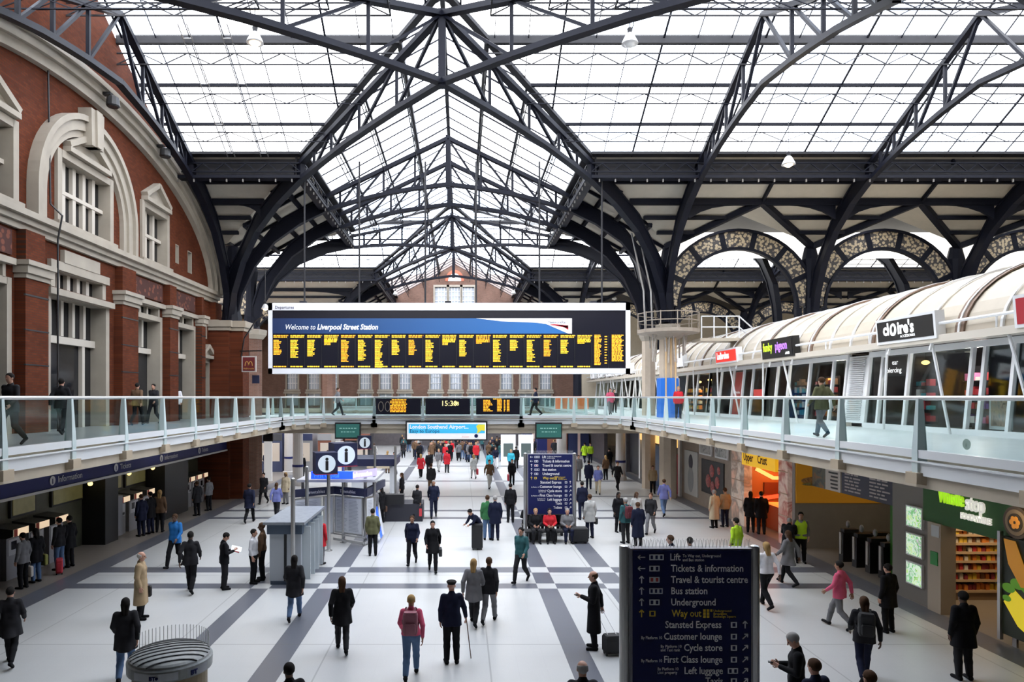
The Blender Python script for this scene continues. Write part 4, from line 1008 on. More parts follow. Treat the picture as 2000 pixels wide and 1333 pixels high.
for z in (.3, .7, 1.05, 1.4, 1.75):
    for q in range(6):
        m = rnd.choice([YL_, GR_, R_, OR_]); packet(13.02 + q * .15, 20.0, z + .031, .12, .18, m, f'{m.name.split("_")[1]} snacks in the food shop', f'{m.name.split("_")[1]} snack packet on the food shop shelves')
for q in range(5):
    e = empty('sweet_tub', (13.75 + q * .2, 19.3, 2.0), 'red tub with a pale label on top of the food shop shelving', 'tub', 'red tubs on the shelving')
    MB().lathe([(.085, 2.0), (.09, 2.2), (.08, 2.24)], (13.75 + q * .2, 19.3, 0), 12).build('body', R_, e); MB().box(13.70 + q * .2, 19.205, 2.06, 13.80 + q * .2, 19.215, 2.15).build('label', WH_, e)
box('shelf_top_board', (13.35, 19.1, 1.95), (15.3, 19.62, 2.0), M('shelf_edge'), parent=e2)
lamp('food_shop_light', 'AREA', (14.3, 18, 3.3), 75, (1, .72, .42), 1.2)
lamp('food_shop_back_light', 'POINT', (14.5, 20.7, 3.0), 12, (.8, 1, .5), .2)
# lit posters beside the pillar
POST = mpic('green_poster', [(.02, .25, .03), (.5, .75, .3), (.7, .8, .75), (.1, .4, .1), (.6, .5, .6)], 5, .9)
wp = struct('wall_shop_pier', MB().box(GX + .05, 18.35, 0, GX + .6, 20.0, 3.6), M('pier_grey', (.22, .20, .18), .5))
for i, (z0, z1) in enumerate(((2.06, 2.66), (1.26, 1.9), (.46, 1.1))):
    e = empty('lit_poster', (GX, 18.9, z0), f'glowing green poster beside the cream pillar, {["top", "middle", "bottom"][i]} of three', 'poster', 'green posters')
    MB().box(GX - .02, 18.62, z0, GX + .05, 19.3, z1).build('frame', WHITE, e); MB().box(GX - .03, 18.66, z0 + .04, GX - .02, 19.26, z1 - .04).build('picture', POST, e)
# roundel and fruit poster of the next shop
e = empty('round_shop_sign', (12.3, 15.15, 2.6), 'round brown shop sign with an orange centre, over the fruit poster', 'sign')
def disc(x, y, z, r, t, m, nm, par, n=28): MB().prism([(x, y + r * math.cos(2*PI*i/n), z + r * math.sin(2*PI*i/n)) for i in range(n)], (t, 0, 0)).build(nm, m, par)
disc(12.28, 15.1, 2.92, .36, .1, M('roundel_brown', (.07, .05, .035), .5), 'rim', e); disc(12.27, 15.1, 2.92, .29, .02, M('roundel_tan', (.22, .16, .10), .5), 'band', e); disc(12.255, 15.1, 2.92, .2, .02, M('roundel_dark', (.04, .03, .02), .5), 'centre', e)
m = MB()
for a in range(6): m.sphere((12.25, 15.1 + .09 * math.cos(a), 2.92 + .09 * math.sin(a)), .06, 6, (.2, 1, 1))
m.build('orange_emblem', M('emblem_orange', (.55, .22, .03), .5, emit=(.8, .3, .03), es=.25), e)
MB().box(12.37, 15.05, 2.85, 12.9, 15.15, 2.95).build('arm', DARK, e)
e = empty('fruit_poster', (12.5, 14.6, .3), 'large poster of yellow fruit and green leaves at the right edge', 'poster')
MB().box(12.5, 12.5, .25, 12.6, 15.75, 2.5).build('board', M('poster_dark', (.02, .03, .02), .4), e)
YF = M('fruit_yellow', (.8, .62, .03), .5, emit=(.9, .7, .03), es=.5); GF = M('leaf_green', (.1, .28, .02), .5, emit=(.15, .4, .03), es=.3); OF = M('bread_orange', (.55, .25, .03), .5, emit=(.7, .3, .03), es=.3)
MB().prism([(12.495, 15.7, 1.0), (12.495, 15.3, .55), (12.495, 14.7, .3), (12.495, 13.4, .3), (12.495, 13.4, 1.0), (12.495, 14.9, 1.05), (12.495, 15.4, 1.35)], (-.01, 0, 0)).build('yellow_fruit', YF, e)
m = MB()
for y, z, r in ((15.55, 1.35, .18), (15.3, 1.5, .2), (15.0, 1.45, .2), (15.6, 1.1, .12)): m.prism([(12.485, y + r * math.cos(a) , z + r * .6 * math.sin(a)) for a in [2*PI*i/14 for i in range(14)]], (-.01, 0, 0))
m.build('green_leaves', GF, e)
MB().prism([(12.48, 15.68, 2.45), (12.48, 15.35, 2.45), (12.48, 14.9, 1.5), (12.48, 15.2, 1.45), (12.48, 15.55, 1.9)], (-.01, 0, 0)).build('orange_bread', OF, e)
MB().box(12.44, 15.75, .1, 12.52, 15.83, 2.6).build('post', STEEL, e)
lamp('fruit_poster_light', 'POINT', (11.9, 14.6, 3.2), 18, (1, .8, .5), .15)
# recess with ticket gates, sandwich wall and menu board
struct('wall_sandwich', MB().box(GX, 25.75, 0, 18, 25.95, 3.6), M('recess_grey', (.30, .28, .26), .5, var=.1))
e = empty('sandwich_mural', (14, 25.7, 1.75), 'orange wall panel with a picture of a filled baguette above the ticket gates', 'mural')
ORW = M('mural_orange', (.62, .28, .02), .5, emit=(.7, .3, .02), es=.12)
MB().box(GX + .03, 25.7, 1.7, 17.5, 25.75, 3.55).build('orange_panel', ORW, e)
m = MB().sphere((13.35, 25.68, 2.55), .55, 10, (1, .04, .26)); m.build('bread', mpic('bread_picture', [(.30, .14, .05), (.55, .32, .13), (.25, .1, .05)], 5), e)
m = MB().sphere((13.35, 25.66, 2.42), .52, 10, (1, .04, .12)); m.build('filling', mpic('filling_picture', [(.35, .05, .04), (.2, .25, .05), (.5, .3, .25)], 9), e)
e = empty('menu_board', (13, 22.5, 2.4), 'long dark menu board with two columns of white lines, hung above the ticket gates', 'menu board')
MB().box(13.0, 20.4, 2.42, 13.1, 23.3, 3.22).build('board', M('menu_navy', (.035, .04, .07), .5), e)
m = MB()
for k in range(6):
    z = 3.08 - k * .11
    for y0 in (23.1, 21.7):
        yy = y0
        for q in range(3):
            l_ = rnd.uniform(.12, .4); m.box(12.99, yy - l_, z, 13.0, yy, z + .05); yy -= l_ + .06
m.build('menu_lines', M('menu_text', (.5, .45, .45), .6), e)
e = empty('menu_board', (13, 24, 2.4), 'pale menu panel with a dark picture, left of the long menu board', 'menu board')
MB().box(12.98, 23.35, 2.42, 13.08, 24.3, 3.22).build('white_panel', M('menu_white', (.62, .58, .53), .5), e)
MB().box(12.98, 24.3, 2.42, 13.08, 25.2, 3.22).build('dark_panel', mpic('menu_picture', [(.02, .03, .03), (.1, .12, .1), (.3, .12, .03)], 2), e)
m = MB()
for k in range(5): m.box(12.97, 23.5, 3.02 - k * .13, 12.98, 23.5 + rnd.uniform(.4, .7), 3.08 - k * .13)
m.build('menu_lines', DARK, e)
def gate():
    e = empty('ticket_gate', (13.2, 0, 0), None, 'ticket gate', 'ticket gates')
    MB().prism([(13.2, -.13, 0), (13.2, .13, 0), (13.2, .13, 1.0), (13.2, -.13, 1.0)], (1.7, 0, 0)).build('cabinet', DARK, e)
    MB().box(13.17, -.05, .25, 13.2, .05, 1.0).build('pale_front', M('gate_pale', (.5, .48, .45), .4), e)
    MB().box(13.25, -.12, 1.0, 13.75, .12, 1.12).build('reader', IRON2, e); MB().sphere((13.45, 0, 1.28), .13, 8, (.5, .6, 1)).build('reader_hood', M('hood_grey', (.35, .35, .36), .4), e)
    MB().box(13.9, .13, .4, 14.3, .17, .95).build('paddle', M('paddle_grey', (.25, .25, .27), .4), e)
    return e
g0 = gate(); names_ = ['nearest the food shop', 'second from the food shop', 'third from the food shop', 'fourth from the food shop', 'next to the orange wall']
for i, y in enumerate((20.75, 21.45, 22.15, 22.9, 23.7)):
    g_ = g0 if i == 0 else copy_thing(g0)
    g_.location = (13.2, y, 0); g_['label'] = f'dark ticket gate with a pale front strip, {names_[i]}'
lamp('recess_light', 'AREA', (15, 23, 3.4), 22, (1, .75, .5), 1.5)
# baguette shop with orange light
e = empty('baguette_shop', (GX, 28.5, 0), 'orange-lit baguette shop with a yellow fascia', 'shop')
PICF = mpic('food_picture', [(.45, .2, .12), (.6, .45, .38), (.35, .1, .08), (.65, .5, .4)], 1.3, .25, .6)
MB().box(GX - .15, 26.0, 0, GX + .2, 26.75, 3.55).build('picture_pillar', PICF, e)
MB().box(GX - .15, 30.0, 0, GX + .2, 31.4, 3.55).build('picture_pillar', mpic('food_picture_pale', [(.55, .35, .25), (.6, .5, .42), (.25, .18, .14), (.6, .35, .25)], 1.3, .25, .6), e)
m = MB()
for z in (1.1, 1.95, 2.8): m.box(GX - .17, 26.0, z, GX - .15, 26.75, z + .04).box(GX - .17, 30, z, GX - .15, 31.4, z + .04)
m.build('panel_rails', M('rail_tan', (.5, .35, .25)), e)
YELS = M('sign_yellow', (.85, .5, .02), .5, emit=(1, .55, .02), es=.5)
MB().box(GX - .25, 26.8, 2.75, GX - .05, 30.0, 3.4).build('yellow_fascia', YELS, e)
MB().text('Upper', (GX - .26, 29.8, 2.95), .5, (0, -1, 0), bold=.01, squeeze=.75).text('Crust', (GX - .26, 28.4, 2.95), .5, (0, -1, 0), bold=.01, squeeze=.75).build('lettering', M('letter_brown', (.05, .02, .01)), e)
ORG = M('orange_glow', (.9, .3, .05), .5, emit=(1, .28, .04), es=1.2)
MB().box(15.0, 26.8, 0, 15.1, 30, 2.8).build('back_wall', M('oven_wall', (.5, .16, .05), .5), e)
MB().box(13.4, 26.9, 0, 13.9, 29.9, 1.05).build('counter', M('counter_red', (.5, .10, .03), .5), e)
MB().box(13.35, 27.4, 1.05, 13.85, 29.6, 1.15).build('counter_top', ORG, e)
m = MB().bar((14.0, 29.6, 2.7), (14.0, 27.4, 2.0), .3, .14).bar((14.0, 28.9, 1.5), (14.0, 27.5, 1.8), .3, .2); m.build('lit_canopy', ORG, e)
MB().box(14.4, 27.5, 1.7, 14.5, 28.8, 2.2).build('menu_screen', M('menu_red', (.2, .03, .01)), e)
lamp('baguette_light', 'POINT', (13.6, 28.3, 2.55), 95, (1, .42, .12), .2)
# posters and fronts further along
MB().box(GX + .2, 30.0, 0, 15.1, 30.08, 3.4).build('side_wall', M('oven_wall'), e)
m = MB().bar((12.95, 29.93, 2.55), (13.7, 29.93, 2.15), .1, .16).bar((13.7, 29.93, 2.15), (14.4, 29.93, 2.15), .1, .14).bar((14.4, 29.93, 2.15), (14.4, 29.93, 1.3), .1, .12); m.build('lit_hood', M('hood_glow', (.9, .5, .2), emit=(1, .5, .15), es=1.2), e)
MB().box(13.3, 29.9, 1.45, 14.2, 29.98, 1.95).build('oven_front', M('menu_red'), e)
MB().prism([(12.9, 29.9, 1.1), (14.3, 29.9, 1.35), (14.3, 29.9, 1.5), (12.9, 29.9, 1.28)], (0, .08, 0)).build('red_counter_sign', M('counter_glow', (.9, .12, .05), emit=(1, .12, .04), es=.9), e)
e = empty('flower_poster', (GX, 35.5, .7), 'dark poster of red flowers on the shop front beside the baguette shop', 'poster')
struct('wall_shop_front', MB().box(GX, 31.4, 0, GX + .25, 38.9, 3.6), TAN)
MB().box(GX - .05, 32.6, .8, GX, 35.6, 2.5).build('frame', DARK, e)
m = MB()
for y, z, r in ((34.1, 2.0, .32), (33.4, 1.5, .3), (34.6, 1.45, .34), (34.0, 1.2, .3), (33.2, 2.1, .2)): m.sphere((GX - .06, y, z), r, 8, (.1, 1, 1))
m.build('red_flowers', mspots('petals', (.5, .06, .04), (.25, .02, .02), 9, .3, thr=.4), e)
e = empty('portrait_poster', (GX, 37.2, .3), 'tall pale poster of a figure with dark hair on the ground floor shop front', 'poster')
MB().box(GX - .05, 36.2, .35, GX, 38.3, 2.75).build('board', M('poster_pale', (.50, .50, .48), .5), e)
MB().sphere((GX - .055, 37.25, 2.15), .42, 10, (.05, .8, 1)).build('dark_hair', M('poster_hair', (.05, .05, .07)), e)
MB().sphere((GX - .06, 37.25, 1.2), .5, 10, (.05, .9, 1.4)).build('grey_figure', M('poster_grey', (.3, .31, .32)), e)
for i, (y0, y1) in enumerate(((32.0, 33.6), (34.1, 35.8))):
    e = empty('framed_picture', (GX - .1, y0, 2.75), f'black and white picture high on the shop front, {["right", "left"][i]} one above the red flower poster', 'picture')
    MB().box(GX - .1, y0, 2.72, GX - .02, y1, 3.5).build('frame', WHITE, e); MB().box(GX - .11, y0 + .1, 2.8, GX - .1, y1 - .1, 3.42).build('picture', mpic('grey_picture', [(.03, .03, .03), (.5, .5, .48), (.08, .08, .08)], 2), e)
e = empty('boutique', (GX, 41, 0), 'dark boutique with blue doors, an amber canopy and a pink mannequin', 'shop')
MB().box(GX + .3, 39, 0, GX + .4, 52, 3.4).build('dark_front', M('front_dark', (.03, .03, .04), .4), e)
MB().box(GX - .05, 43, 0, GX + .05, 46.2, 2.6).build('blue_doors', M('door_blue', (.02, .05, .12), .3), e)
MB().box(GX - .06, 44.55, 0, GX - .05, 44.65, 2.6).build('door_edge', STEEL, e)
AMBL = M('amber_canopy', (.8, .5, .2), .5, emit=(1, .6, .2), es=1.0)
MB().box(GX - .15, 39.6, 2.75, GX + .1, 47.5, 3.35).build('amber_canopy', AMBL, e)
for y in (38.95, 42.6, 47.6): MB().box(GX - .1, y, 0, GX + .15, y + .35, 3.5).build('white_post', WHITE, e)
e = empty('mannequin', (GX - .05, 40.6, 0), 'mannequin in a pink and red dress in the boutique window', 'mannequin')
MB().lathe([(.28, .05), (.2, .9), (.12, 1.1), (.2, 1.4), (.16, 1.5), (.06, 1.55)], (GX + .05, 40.6, 0), 12).build('dress', M('dress_pink', (.6, .07, .14), .6), e, smooth=True)
MB().sphere((GX + .05, 40.6, 1.7), .11, 8, (1, 1, 1.25)).build('head', M('mannequin_skin', (.4, .25, .18)), e)
MB().box(GX + .1, 39.5, 0, GX + .2, 40.9, 2.3).build('red_curtain', M('curtain_red', (.3, .02, .04)), e)
e = empty('round_clock_sign', (GX - .4, 45.5, 2.9), 'round cream sign with a black ring hung under the right gallery', 'sign')
disc(GX - .4, 45.0, 3.05, .46, .12, DARK, 'ring', e); disc(GX - .42, 45.0, 3.05, .36, .03, M('roundel_cream', (.75, .68, .45), emit=(1, .85, .5), es=.5), 'face', e); disc(GX - .44, 44.95, 3.12, .1, .03, DARK, 'mark', e)
e = empty('round_shop_sign', (GX - .4, 40.6, 2.6), 'small round cream sign under the gallery, right of the ringed one', 'sign')
disc(GX - .4, 40.3, 3.0, .33, .1, M('roundel_cream'), 'face', e); disc(GX - .42, 40.3, 3.0, .12, .03, M('roundel_brown'), 'mark', e)
lamp('boutique_light', 'POINT', (GX - .8, 43, 3.3), 60, (1, .7, .35), .2)
e = empty('round_window_sticker', (XRgt, 12.7, 4.8), 'pale round sticker on the nearest glass of the right balustrade', 'sticker')
disc(XRgt + .1, 12.55, 4.83, .1, .004, M('sticker_pale', (.72, .72, .66), .5), 'disc', e); MB().text('i', (XRgt + .09, 12.57, 4.78), .13, (0, -1, 0)).build('mark', M('sticker_grey', (.55, .55, .5)), e)
# ------------------------------------------------------------------ ground floor on the left: ticket office
LX = -14.6
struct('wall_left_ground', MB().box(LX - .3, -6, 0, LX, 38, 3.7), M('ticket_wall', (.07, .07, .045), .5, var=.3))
e = empty('ticket_fascia', (-13, 24, 2.8), 'long navy fascia over the ticket office reading Information and Tickets', 'sign')
MB().box(-13.5, 8, 2.8, -13, 37.9, 3.27).build('fascia', NAVY, e); MB().box(-13.55, 8, 2.72, -12.95, 37.9, 2.8).build('white_edge', M('edge_grey', (.45, .45, .45), .5), e)
LG = M('fascia_letters', (.42, .42, .46), .5)
for y, t in ((22.0, 'Information'), (26.0, 'Tickets'), (29.9, 'Information'), (34.2, 'Tickets')):
    MB().text(t, (-12.985, y, 2.94), .30, (0, 1, 0)).build('lettering', LG, e)
    m = MB().prism([(-12.985, y - .3 + .15 * math.cos(2*PI*i/16), 3.04 + .15 * math.sin(2*PI*i/16)) for i in range(16)], (.01, 0, 0)); m.build('round_mark', LG, e)
    MB().text('i', (-12.97, y - .33, 2.95), .22, (0, 1, 0), bold=.01).build('mark_letter', NAVY, e)
def machine(z=0):
    e = empty('ticket_machine', (-14.1, 0, 0), None, 'ticket machine', 'ticket machines')
    MB().box(-14.6, -.4, 0, -14.05, .4, 1.3).build('cabinet', M('machine_grey', (.24, .24, .26), .4), e)
    MB().box(-14.05, -.33, .75, -14.03, .33, 1.25).build('front_panel', M('machine_pale', (.42, .42, .45), .35), e)
    MB().box(-14.04, -.2, .92, -14.02, .05, 1.18).build('touch_screen', SCREEN, e); MB().box(-14.04, .1, .8, -14.02, .27, .9).build('slot', DARK, e)
    MB().prism([(-14.05, -.4, 1.3), (-13.85, -.4, 1.38), (-13.85, -.4, 1.58), (-14.6, -.4, 1.66), (-14.6, -.4, 1.3)], (0, .8, 0)).build('hood', M('hood_dark', (.05, .05, .05)), e)
    MB().box(-13.86, -.36, 1.36, -13.84, .36, 1.58).build('lit_header', M('machine_header', (.8, .6, .4), emit=(1, .75, .5), es=.7), e)
    MB().box(-13.845, -.36, 1.36, -13.83, -.2, 1.58).build('red_mark', M('machine_red', (.4, .05, .03)), e)
    return e
m0 = machine(); yy = [21.5, 22.6, 23.7, 28.2, 29.3, 30.5, 35.2, 36.1, 37.0]
wd = ['nearest', 'second', 'third', 'first of the middle three', 'second of the middle three', 'third of the middle three', 'first of the far three', 'second of the far three', 'farthest']
for i, y in enumerate(yy):
    q = m0 if i == 0 else copy_thing(m0)
    q.location.y = y; q['label'] = f'ticket machine with a lit header under the left gallery, {wd[i]}' + (' along the wall' if i < 3 or i == 8 else '')
for i, (y0, y1, w_) in enumerate(((26.3, 27.3, 'between the near and middle ticket machines'), (31.6, 34.3, 'between the middle and far ticket machines'), (17.5, 20.2, 'left of the nearest ticket machine'))):
    e = empty('dark_partition', (-14.2, y0, 0), f'dark partition in the ticket office wall {w_}', 'partition')
    MB().box(-14.6, y0, 0, -13.7, y1, 2.75).build('panel', DARK, e)
    if i == 0: MB().box(-14.6, 27.3, .1, -13.75, 27.75, 1.7).build('grey_side', M('machine_grey'), e)
    if i == 2: MB().box(-14.55, y0 + .2, .1, -13.69, y1 - .1, 1.3).build('grey_panel', M('panel_olive', (.12, .12, .10)), e)
for i, (y0, y1) in enumerate(((22.0, 23.3), (24.2, 26.2), (28, 29.2), (29.5, 31.4))):
    e = empty('ticket_window', (LX, y0, 1.8), f'dim yellowish ticket window above the machines, {["first", "second", "third", "fourth"][i]} from the near end', 'ticket window')
    MB().box(LX, y0, 1.78, LX + .1, y1, 2.7).build('frame', DARK, e); MB().box(LX + .1, y0 + .08, 1.85, LX + .12, y1 - .08, 2.62).build('pane', M('ticket_pane', (.16, .15, .07), .3, emit=(.5, .42, .12), es=.07, var=.5), e)
for i, (y, z) in enumerate(((25.6, 2.45), (28.6, 2.5), (30.8, 2.5))):
    e = empty('spot_lamp', (-13.9, y, z), f'small warm spot lamp over the ticket machines, {["near", "middle", "far"][i]} one', 'lamp')
    MB().sphere((-13.9, y, z), .09, 8).build('bulb', M('glow_yellow'), e); MB().tube([(-13.9, y, z), (-13.9, y, 2.75)], .015, 5).build('stem', DARK, e)
lamp('ticket_hall_light', 'AREA', (-13.4, 29, 3.4), 14, (1, .9, .7), 2.)
# ground floor columns and fronts under and beyond the footbridge
for i, (x, y) in enumerate(((-10.5, 44), (-8.6, 47), (-12.6, 50), (6.8, 46), (11.0, 47))):
    e = empty('ground_column', (x, y, 0), f'pale column under the gallery beyond the footbridge, {["leftmost", "second from left", "farther back on the left", "right of the far wayfinding sign", "rightmost by the shops"][i]}', 'column', 'columns beyond the footbridge')
    MB().lathe([(.42, 0), (.42, .25), (.34, .3), (.32, 3.3), (.42, 3.7)], (x, y, 0), 14).build('shaft', M('column_grey', (.45, .43, .42), .4), e)
    MB().lathe([(.36, 1.2), (.36, 1.35)], (x, y, 0), 14).build('band', NAVY, e)
MIXED = [M('front_blue', (.02, .03, .09), .4), M('front_grey', (.25, .25, .26), .5), M('front_brick', (.22, .08, .05), .7), M('front_black', (.02, .02, .025), .4)]
for i, x in enumerate((-15.5, -13.2, -10.9, -8.8)):
    e = empty('kiosk_unit', (x, 52, 0), f'distant kiosk unit beyond the left end of the footbridge, {["leftmost", "second", "third", "rightmost"][i]} of four', 'kiosk')
    MB().box(x, 52, 0, x + 1.9, 54, 2.9).build('body', MIXED[i % 4], e); MB().box(x + .2, 51.97, .8, x + 1.7, 52, 2.2).build('window', M('kiosk_glow', (.4, .35, .3), emit=(.6, .5, .4), es=.25), e); MB().box(x, 51.9, 2.4, x + 1.9, 52, 2.9).build('fascia', MIXED[(i + 3) % 4], e)
for i, x in enumerate((6.0, 8.3, 10.4)):
    e = empty('kiosk_unit', (x, 66, 0), f'distant dark kiosk unit beyond the right end of the footbridge, {["left", "middle", "right"][i]} of three', 'kiosk')
    MB().box(x, 66, 0, x + 2.0, 68, 3.4).build('body', MIXED[(i * 2) % 4], e); MB().box(x + .9, 65.95, 0, x + 1.15, 66, 3.4).build('pilaster', M('front_pale', (.6, .45, .4)), e)
e = empty('information_point', (4.0, 56, 0), 'two white and grey information stands with dark pictures in the bright area', 'stand')
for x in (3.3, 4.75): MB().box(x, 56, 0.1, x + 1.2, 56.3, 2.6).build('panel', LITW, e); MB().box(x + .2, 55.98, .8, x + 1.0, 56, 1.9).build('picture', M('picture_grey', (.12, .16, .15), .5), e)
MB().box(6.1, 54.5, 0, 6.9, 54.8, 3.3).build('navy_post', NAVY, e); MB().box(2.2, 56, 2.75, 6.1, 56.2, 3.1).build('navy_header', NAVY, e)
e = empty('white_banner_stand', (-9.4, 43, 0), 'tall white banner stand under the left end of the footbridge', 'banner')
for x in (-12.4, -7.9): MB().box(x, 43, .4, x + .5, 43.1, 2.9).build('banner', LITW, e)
MB().box(-12.45, 42.98, 2.9, -11.85, 43.1, 3.5).build('dark_header', DARK, e)
for k in range(3): lamp('under_bridge_light', 'AREA', (-9 + 8 * k, 41.5, 3.55), 30, (1, .95, .88), 1.5)
# ------------------------------------------------------------------ wayfinding signs
WT = M('sign_white_text', (.88, .88, .90), .5); WY = M('sign_yellow_text', (.85, .60, .06), .5)
ROWS = [(1089, 'Lift', 1308, 'l', '<'), (1111, 'Tickets & information', 1310, 'l', '<'), (1133, 'Travel & tourist centre', 1310, 'l', '^'), (1155, 'Bus station', 1310, 'l', '^'), (1177, 'Underground', 1310, 'l', '^'), (1199, 'Way out', 1312, 'y', '^'),
        (1221, 'Stansted Express', 1409, 'r', '^'), (1244, 'Customer lounge', 1410, 'r', '/'), (1266, 'Cycle store', 1411, 'r', '/'), (1289, 'First Class lounge', 1411, 'r', '/'), (1311, 'Left luggage', 1412, 'r', '/'), (1331, 'Taxis', 1412, 'r', '/'), (1353, 'Toilets', 1412, 'r', '/')]
SY = 10.3
def arrow(mb, c, kind, s, Y):
    d = {'<': (-1, 0), '^': (0, 1), '/': (.7, .7)}[kind]; x, z = c
    V = lambda a, b: (x + a * s, Y, z + b * s)
    mb.bar(V(-d[0], -d[1]), V(d[0], d[1]), s * .28, .006, (0, 1, 0))
    for q in (2.4, -2.4):
        ca, sa = math.cos(q), math.sin(q); e_ = (d[0]*ca - d[1]*sa, d[0]*sa + d[1]*ca)
        mb.bar(V(d[0], d[1]), V(d[0] + e_[0] * .9, d[1] + e_[1] * .9), s * .28, .006, (0, 1, 0))
def wayfinder(loc, label, spikes=True):
    e = empty('wayfinding_sign', (3.5, SY, 0), label, 'sign', 'wayfinding signs')
    X = lambda px: (px - VX) * SY / F; Z = lambda py: H + (VY - py) * SY / F
    YF_ = SY - .005
    for px in (1222, 1479): MB().tube([(X(px), SY + .1, 0), (X(px), SY + .1, Z(1072))], .075, 14).sphere((X(px), SY + .1, Z(1072)), .075, 6, (1, 1, .5)).build('post', STEEL, e, smooth=False)
    MB().box(X(1232), SY + .02, .95, X(1471), SY + .2, Z(1073)).build('sign_box', M('sign_casing', (.30, .30, .33), .4), e)
    MB().box(X(1236), SY, .98, X(1467), SY + .02, Z(1076)).build('navy_face', NAVY, e)
    for z in (1.3, 2.9):
        for px in (1229, 1474): MB().box(X(px) - .06, SY + .07, z, X(px) + .06, SY + .13, z + .05).build('clamp', STEEL, e)
    for py, t, px, al, ar in ROWS:
        m = MB(); z = Z(py + 6)
        m.text(t, (X(px), YF_, z), .148, align='RIGHT' if al == 'r' else 'LEFT', bold=.002, squeeze=.84)
        m.build('lettering', WY if al == 'y' else WT, e)
        m = MB()
        arrow(m, (X(1253 if al != 'r' else 1455), Z(py)), ar, .055, YF_); m.build('arrow', WY if al == 'y' else WT, e)
        m = MB(); x = 1268 if al != 'r' else 1433
        wd = {1089: 28, 1111: 20, 1133: 20, 1155: 26, 1177: 20, 1199: 12}.get(py, 12)
        if py == 1311: x -= 6; wd = 20
        m.box(X(x - (6 if al == 'r' else 0)), YF_ - .004, Z(py + 5.5), X(x + wd - (6 if al == 'r' else 0)), YF_, Z(py - 5.5)); m.build('pictogram', WY if al == 'y' else M('pictogram_pale', (.72, .75, .80)), e)
        m = MB(); nn = max(1, wd // 8); x0 = x - (6 if al == 'r' else 0)
        for k in range(nn): m.box(X(x0 + (k + .25) * wd / nn), YF_ - .006, Z(py + 3.5), X(x0 + (k + .75) * wd / nn), YF_ - .004, Z(py - 3.5))
        m.build('pictogram_mark', NAVY if py != 1133 else M('mark_red', (.4, .03, .03)), e)
    small = [(1087, 'To Way out, Underground', 1333), (1095, 'and Bus station', 1333), (1247, 'By Platform 10', 1252), (1264, 'By Platform 10', 1290), (1271, 'and Taxi rank', 1290), (1292, 'By Platform 10', 1252), (1308, 'By Platform 10', 1284), (1315, 'Lost property', 1284)]
    m = MB()
    for py, t, px in small: m.text(t, (X(px), YF_, Z(py + 2)), .066, squeeze=.8)
    m.build('small_lettering', WT, e)
    m = MB()
    for k in range(3):
        m.text(['Underground', 'Broadgate', 'Exchange Square'][k], (X(1393), YF_, Z(1196 + 5.5 * k)), .05)
        for q in range(2): m.box(X(1373 + 7 * q), YF_ - .004, Z(1195.5 + 6 * k), X(1378 + 7 * q), YF_, Z(1190.5 + 6 * k))
    m.box(X(1387), YF_ - .004, Z(1195.5), X(1391), YF_, Z(1190.5)); m.build('yellow_exit_marks', WY, e)
    m = MB()
    for k in range(34):
        x = X(1236) + (X(1467) - X(1236)) * k / 33
        for dy, dx in ((.04, -.03), (.12, .03)): m.bar((x, SY + .1, Z(1073)), (x + dx, SY + dy, Z(1073) + .13), .004, .004)
    m.build('bird_spikes', M('spike_wire', (.6, .6, .6), .4), e)
    e.location = loc
    return e
wayfinder((3.5, SY, 0), 'large navy wayfinding sign between steel posts in the right foreground')
wayfinder((3.62, 27.5, 0), 'navy wayfinding sign farther off, with people seated at its foot')
# ------------------------------------------------------------------ information kiosk
KN = M('kiosk_navy', (.018, .022, .06), .4); LIGHTP = M('kiosk_grey', (.42, .45, .49), .4); BLUEG = M('kiosk_bluegrey', (.07, .10, .15), .4); RED = M('thin_red', (.35, .02, .03))
e = empty('payphone_booth', (-5.3, 22, 0), 'grey kiosk block with a blue-grey band and payphones on its right side', 'kiosk')
MB().box(-5.8, 20.7, .12, -4.85, 23.4, 1.55).build('body', LIGHTP, e); MB().box(-5.86, 20.62, 1.55, -4.8, 23.5, 1.85).build('band', BLUEG, e)
MB().box(-5.95, 20.5, 1.85, -4.7, 23.6, 1.93).build('roof_slab', M('kiosk_roof', (.22, .24, .27), .5, var=.3, vscale=8), e); MB().box(-5.78, 20.72, 0, -4.88, 23.38, .12).build('plinth', BLUEG, e)
MB().box(-5.36, 20.68, .12, -5.28, 20.7, 1.55).build('front_joint', DARK, e)
for i in range(4):
    y = 20.95 + i * .62
    MB().box(-4.85, y, .9, -4.74, y + .5, 1.5).build('payphone_panel', M('phone_white', (.62, .63, .65), .4), e); MB().box(-4.74, y + .1, 1.0, -4.69, y + .22, 1.35).build('handset', DARK, e); MB().box(-4.85, y - .08, .12, -4.6, y - .04, 1.75).build('divider', M('divider_glass', (.5, .55, .58), .2), e)
for i, (x, y, h_) in enumerate(((-5.03, 20.45, 3.25), (-4.9, 25.3, 2.9), (-5.5, 24.4, 3.2), (-3.72, 26.6, 2.75), (-3.45, 27.2, 2.8), (-6.2, 26.8, 2.4), (-4.6, 26.75, 3.0), (-5.5, 38.8, 2.74))):
    MB().lathe([(.14, 0), (.14, .03), (.07, .05), (.065, h_), (.03, h_ + .03)], (x, y, 0), 12).build('steel_post', STEEL, label=f'round steel post of the information kiosk, {["in front of the grey block", "under the nearer i sign", "left, behind the grey block", "right front", "right rear", "far left", "under the second i cube", "under the small i cube by the footbridge"][i]}', cat='post', smooth=False)
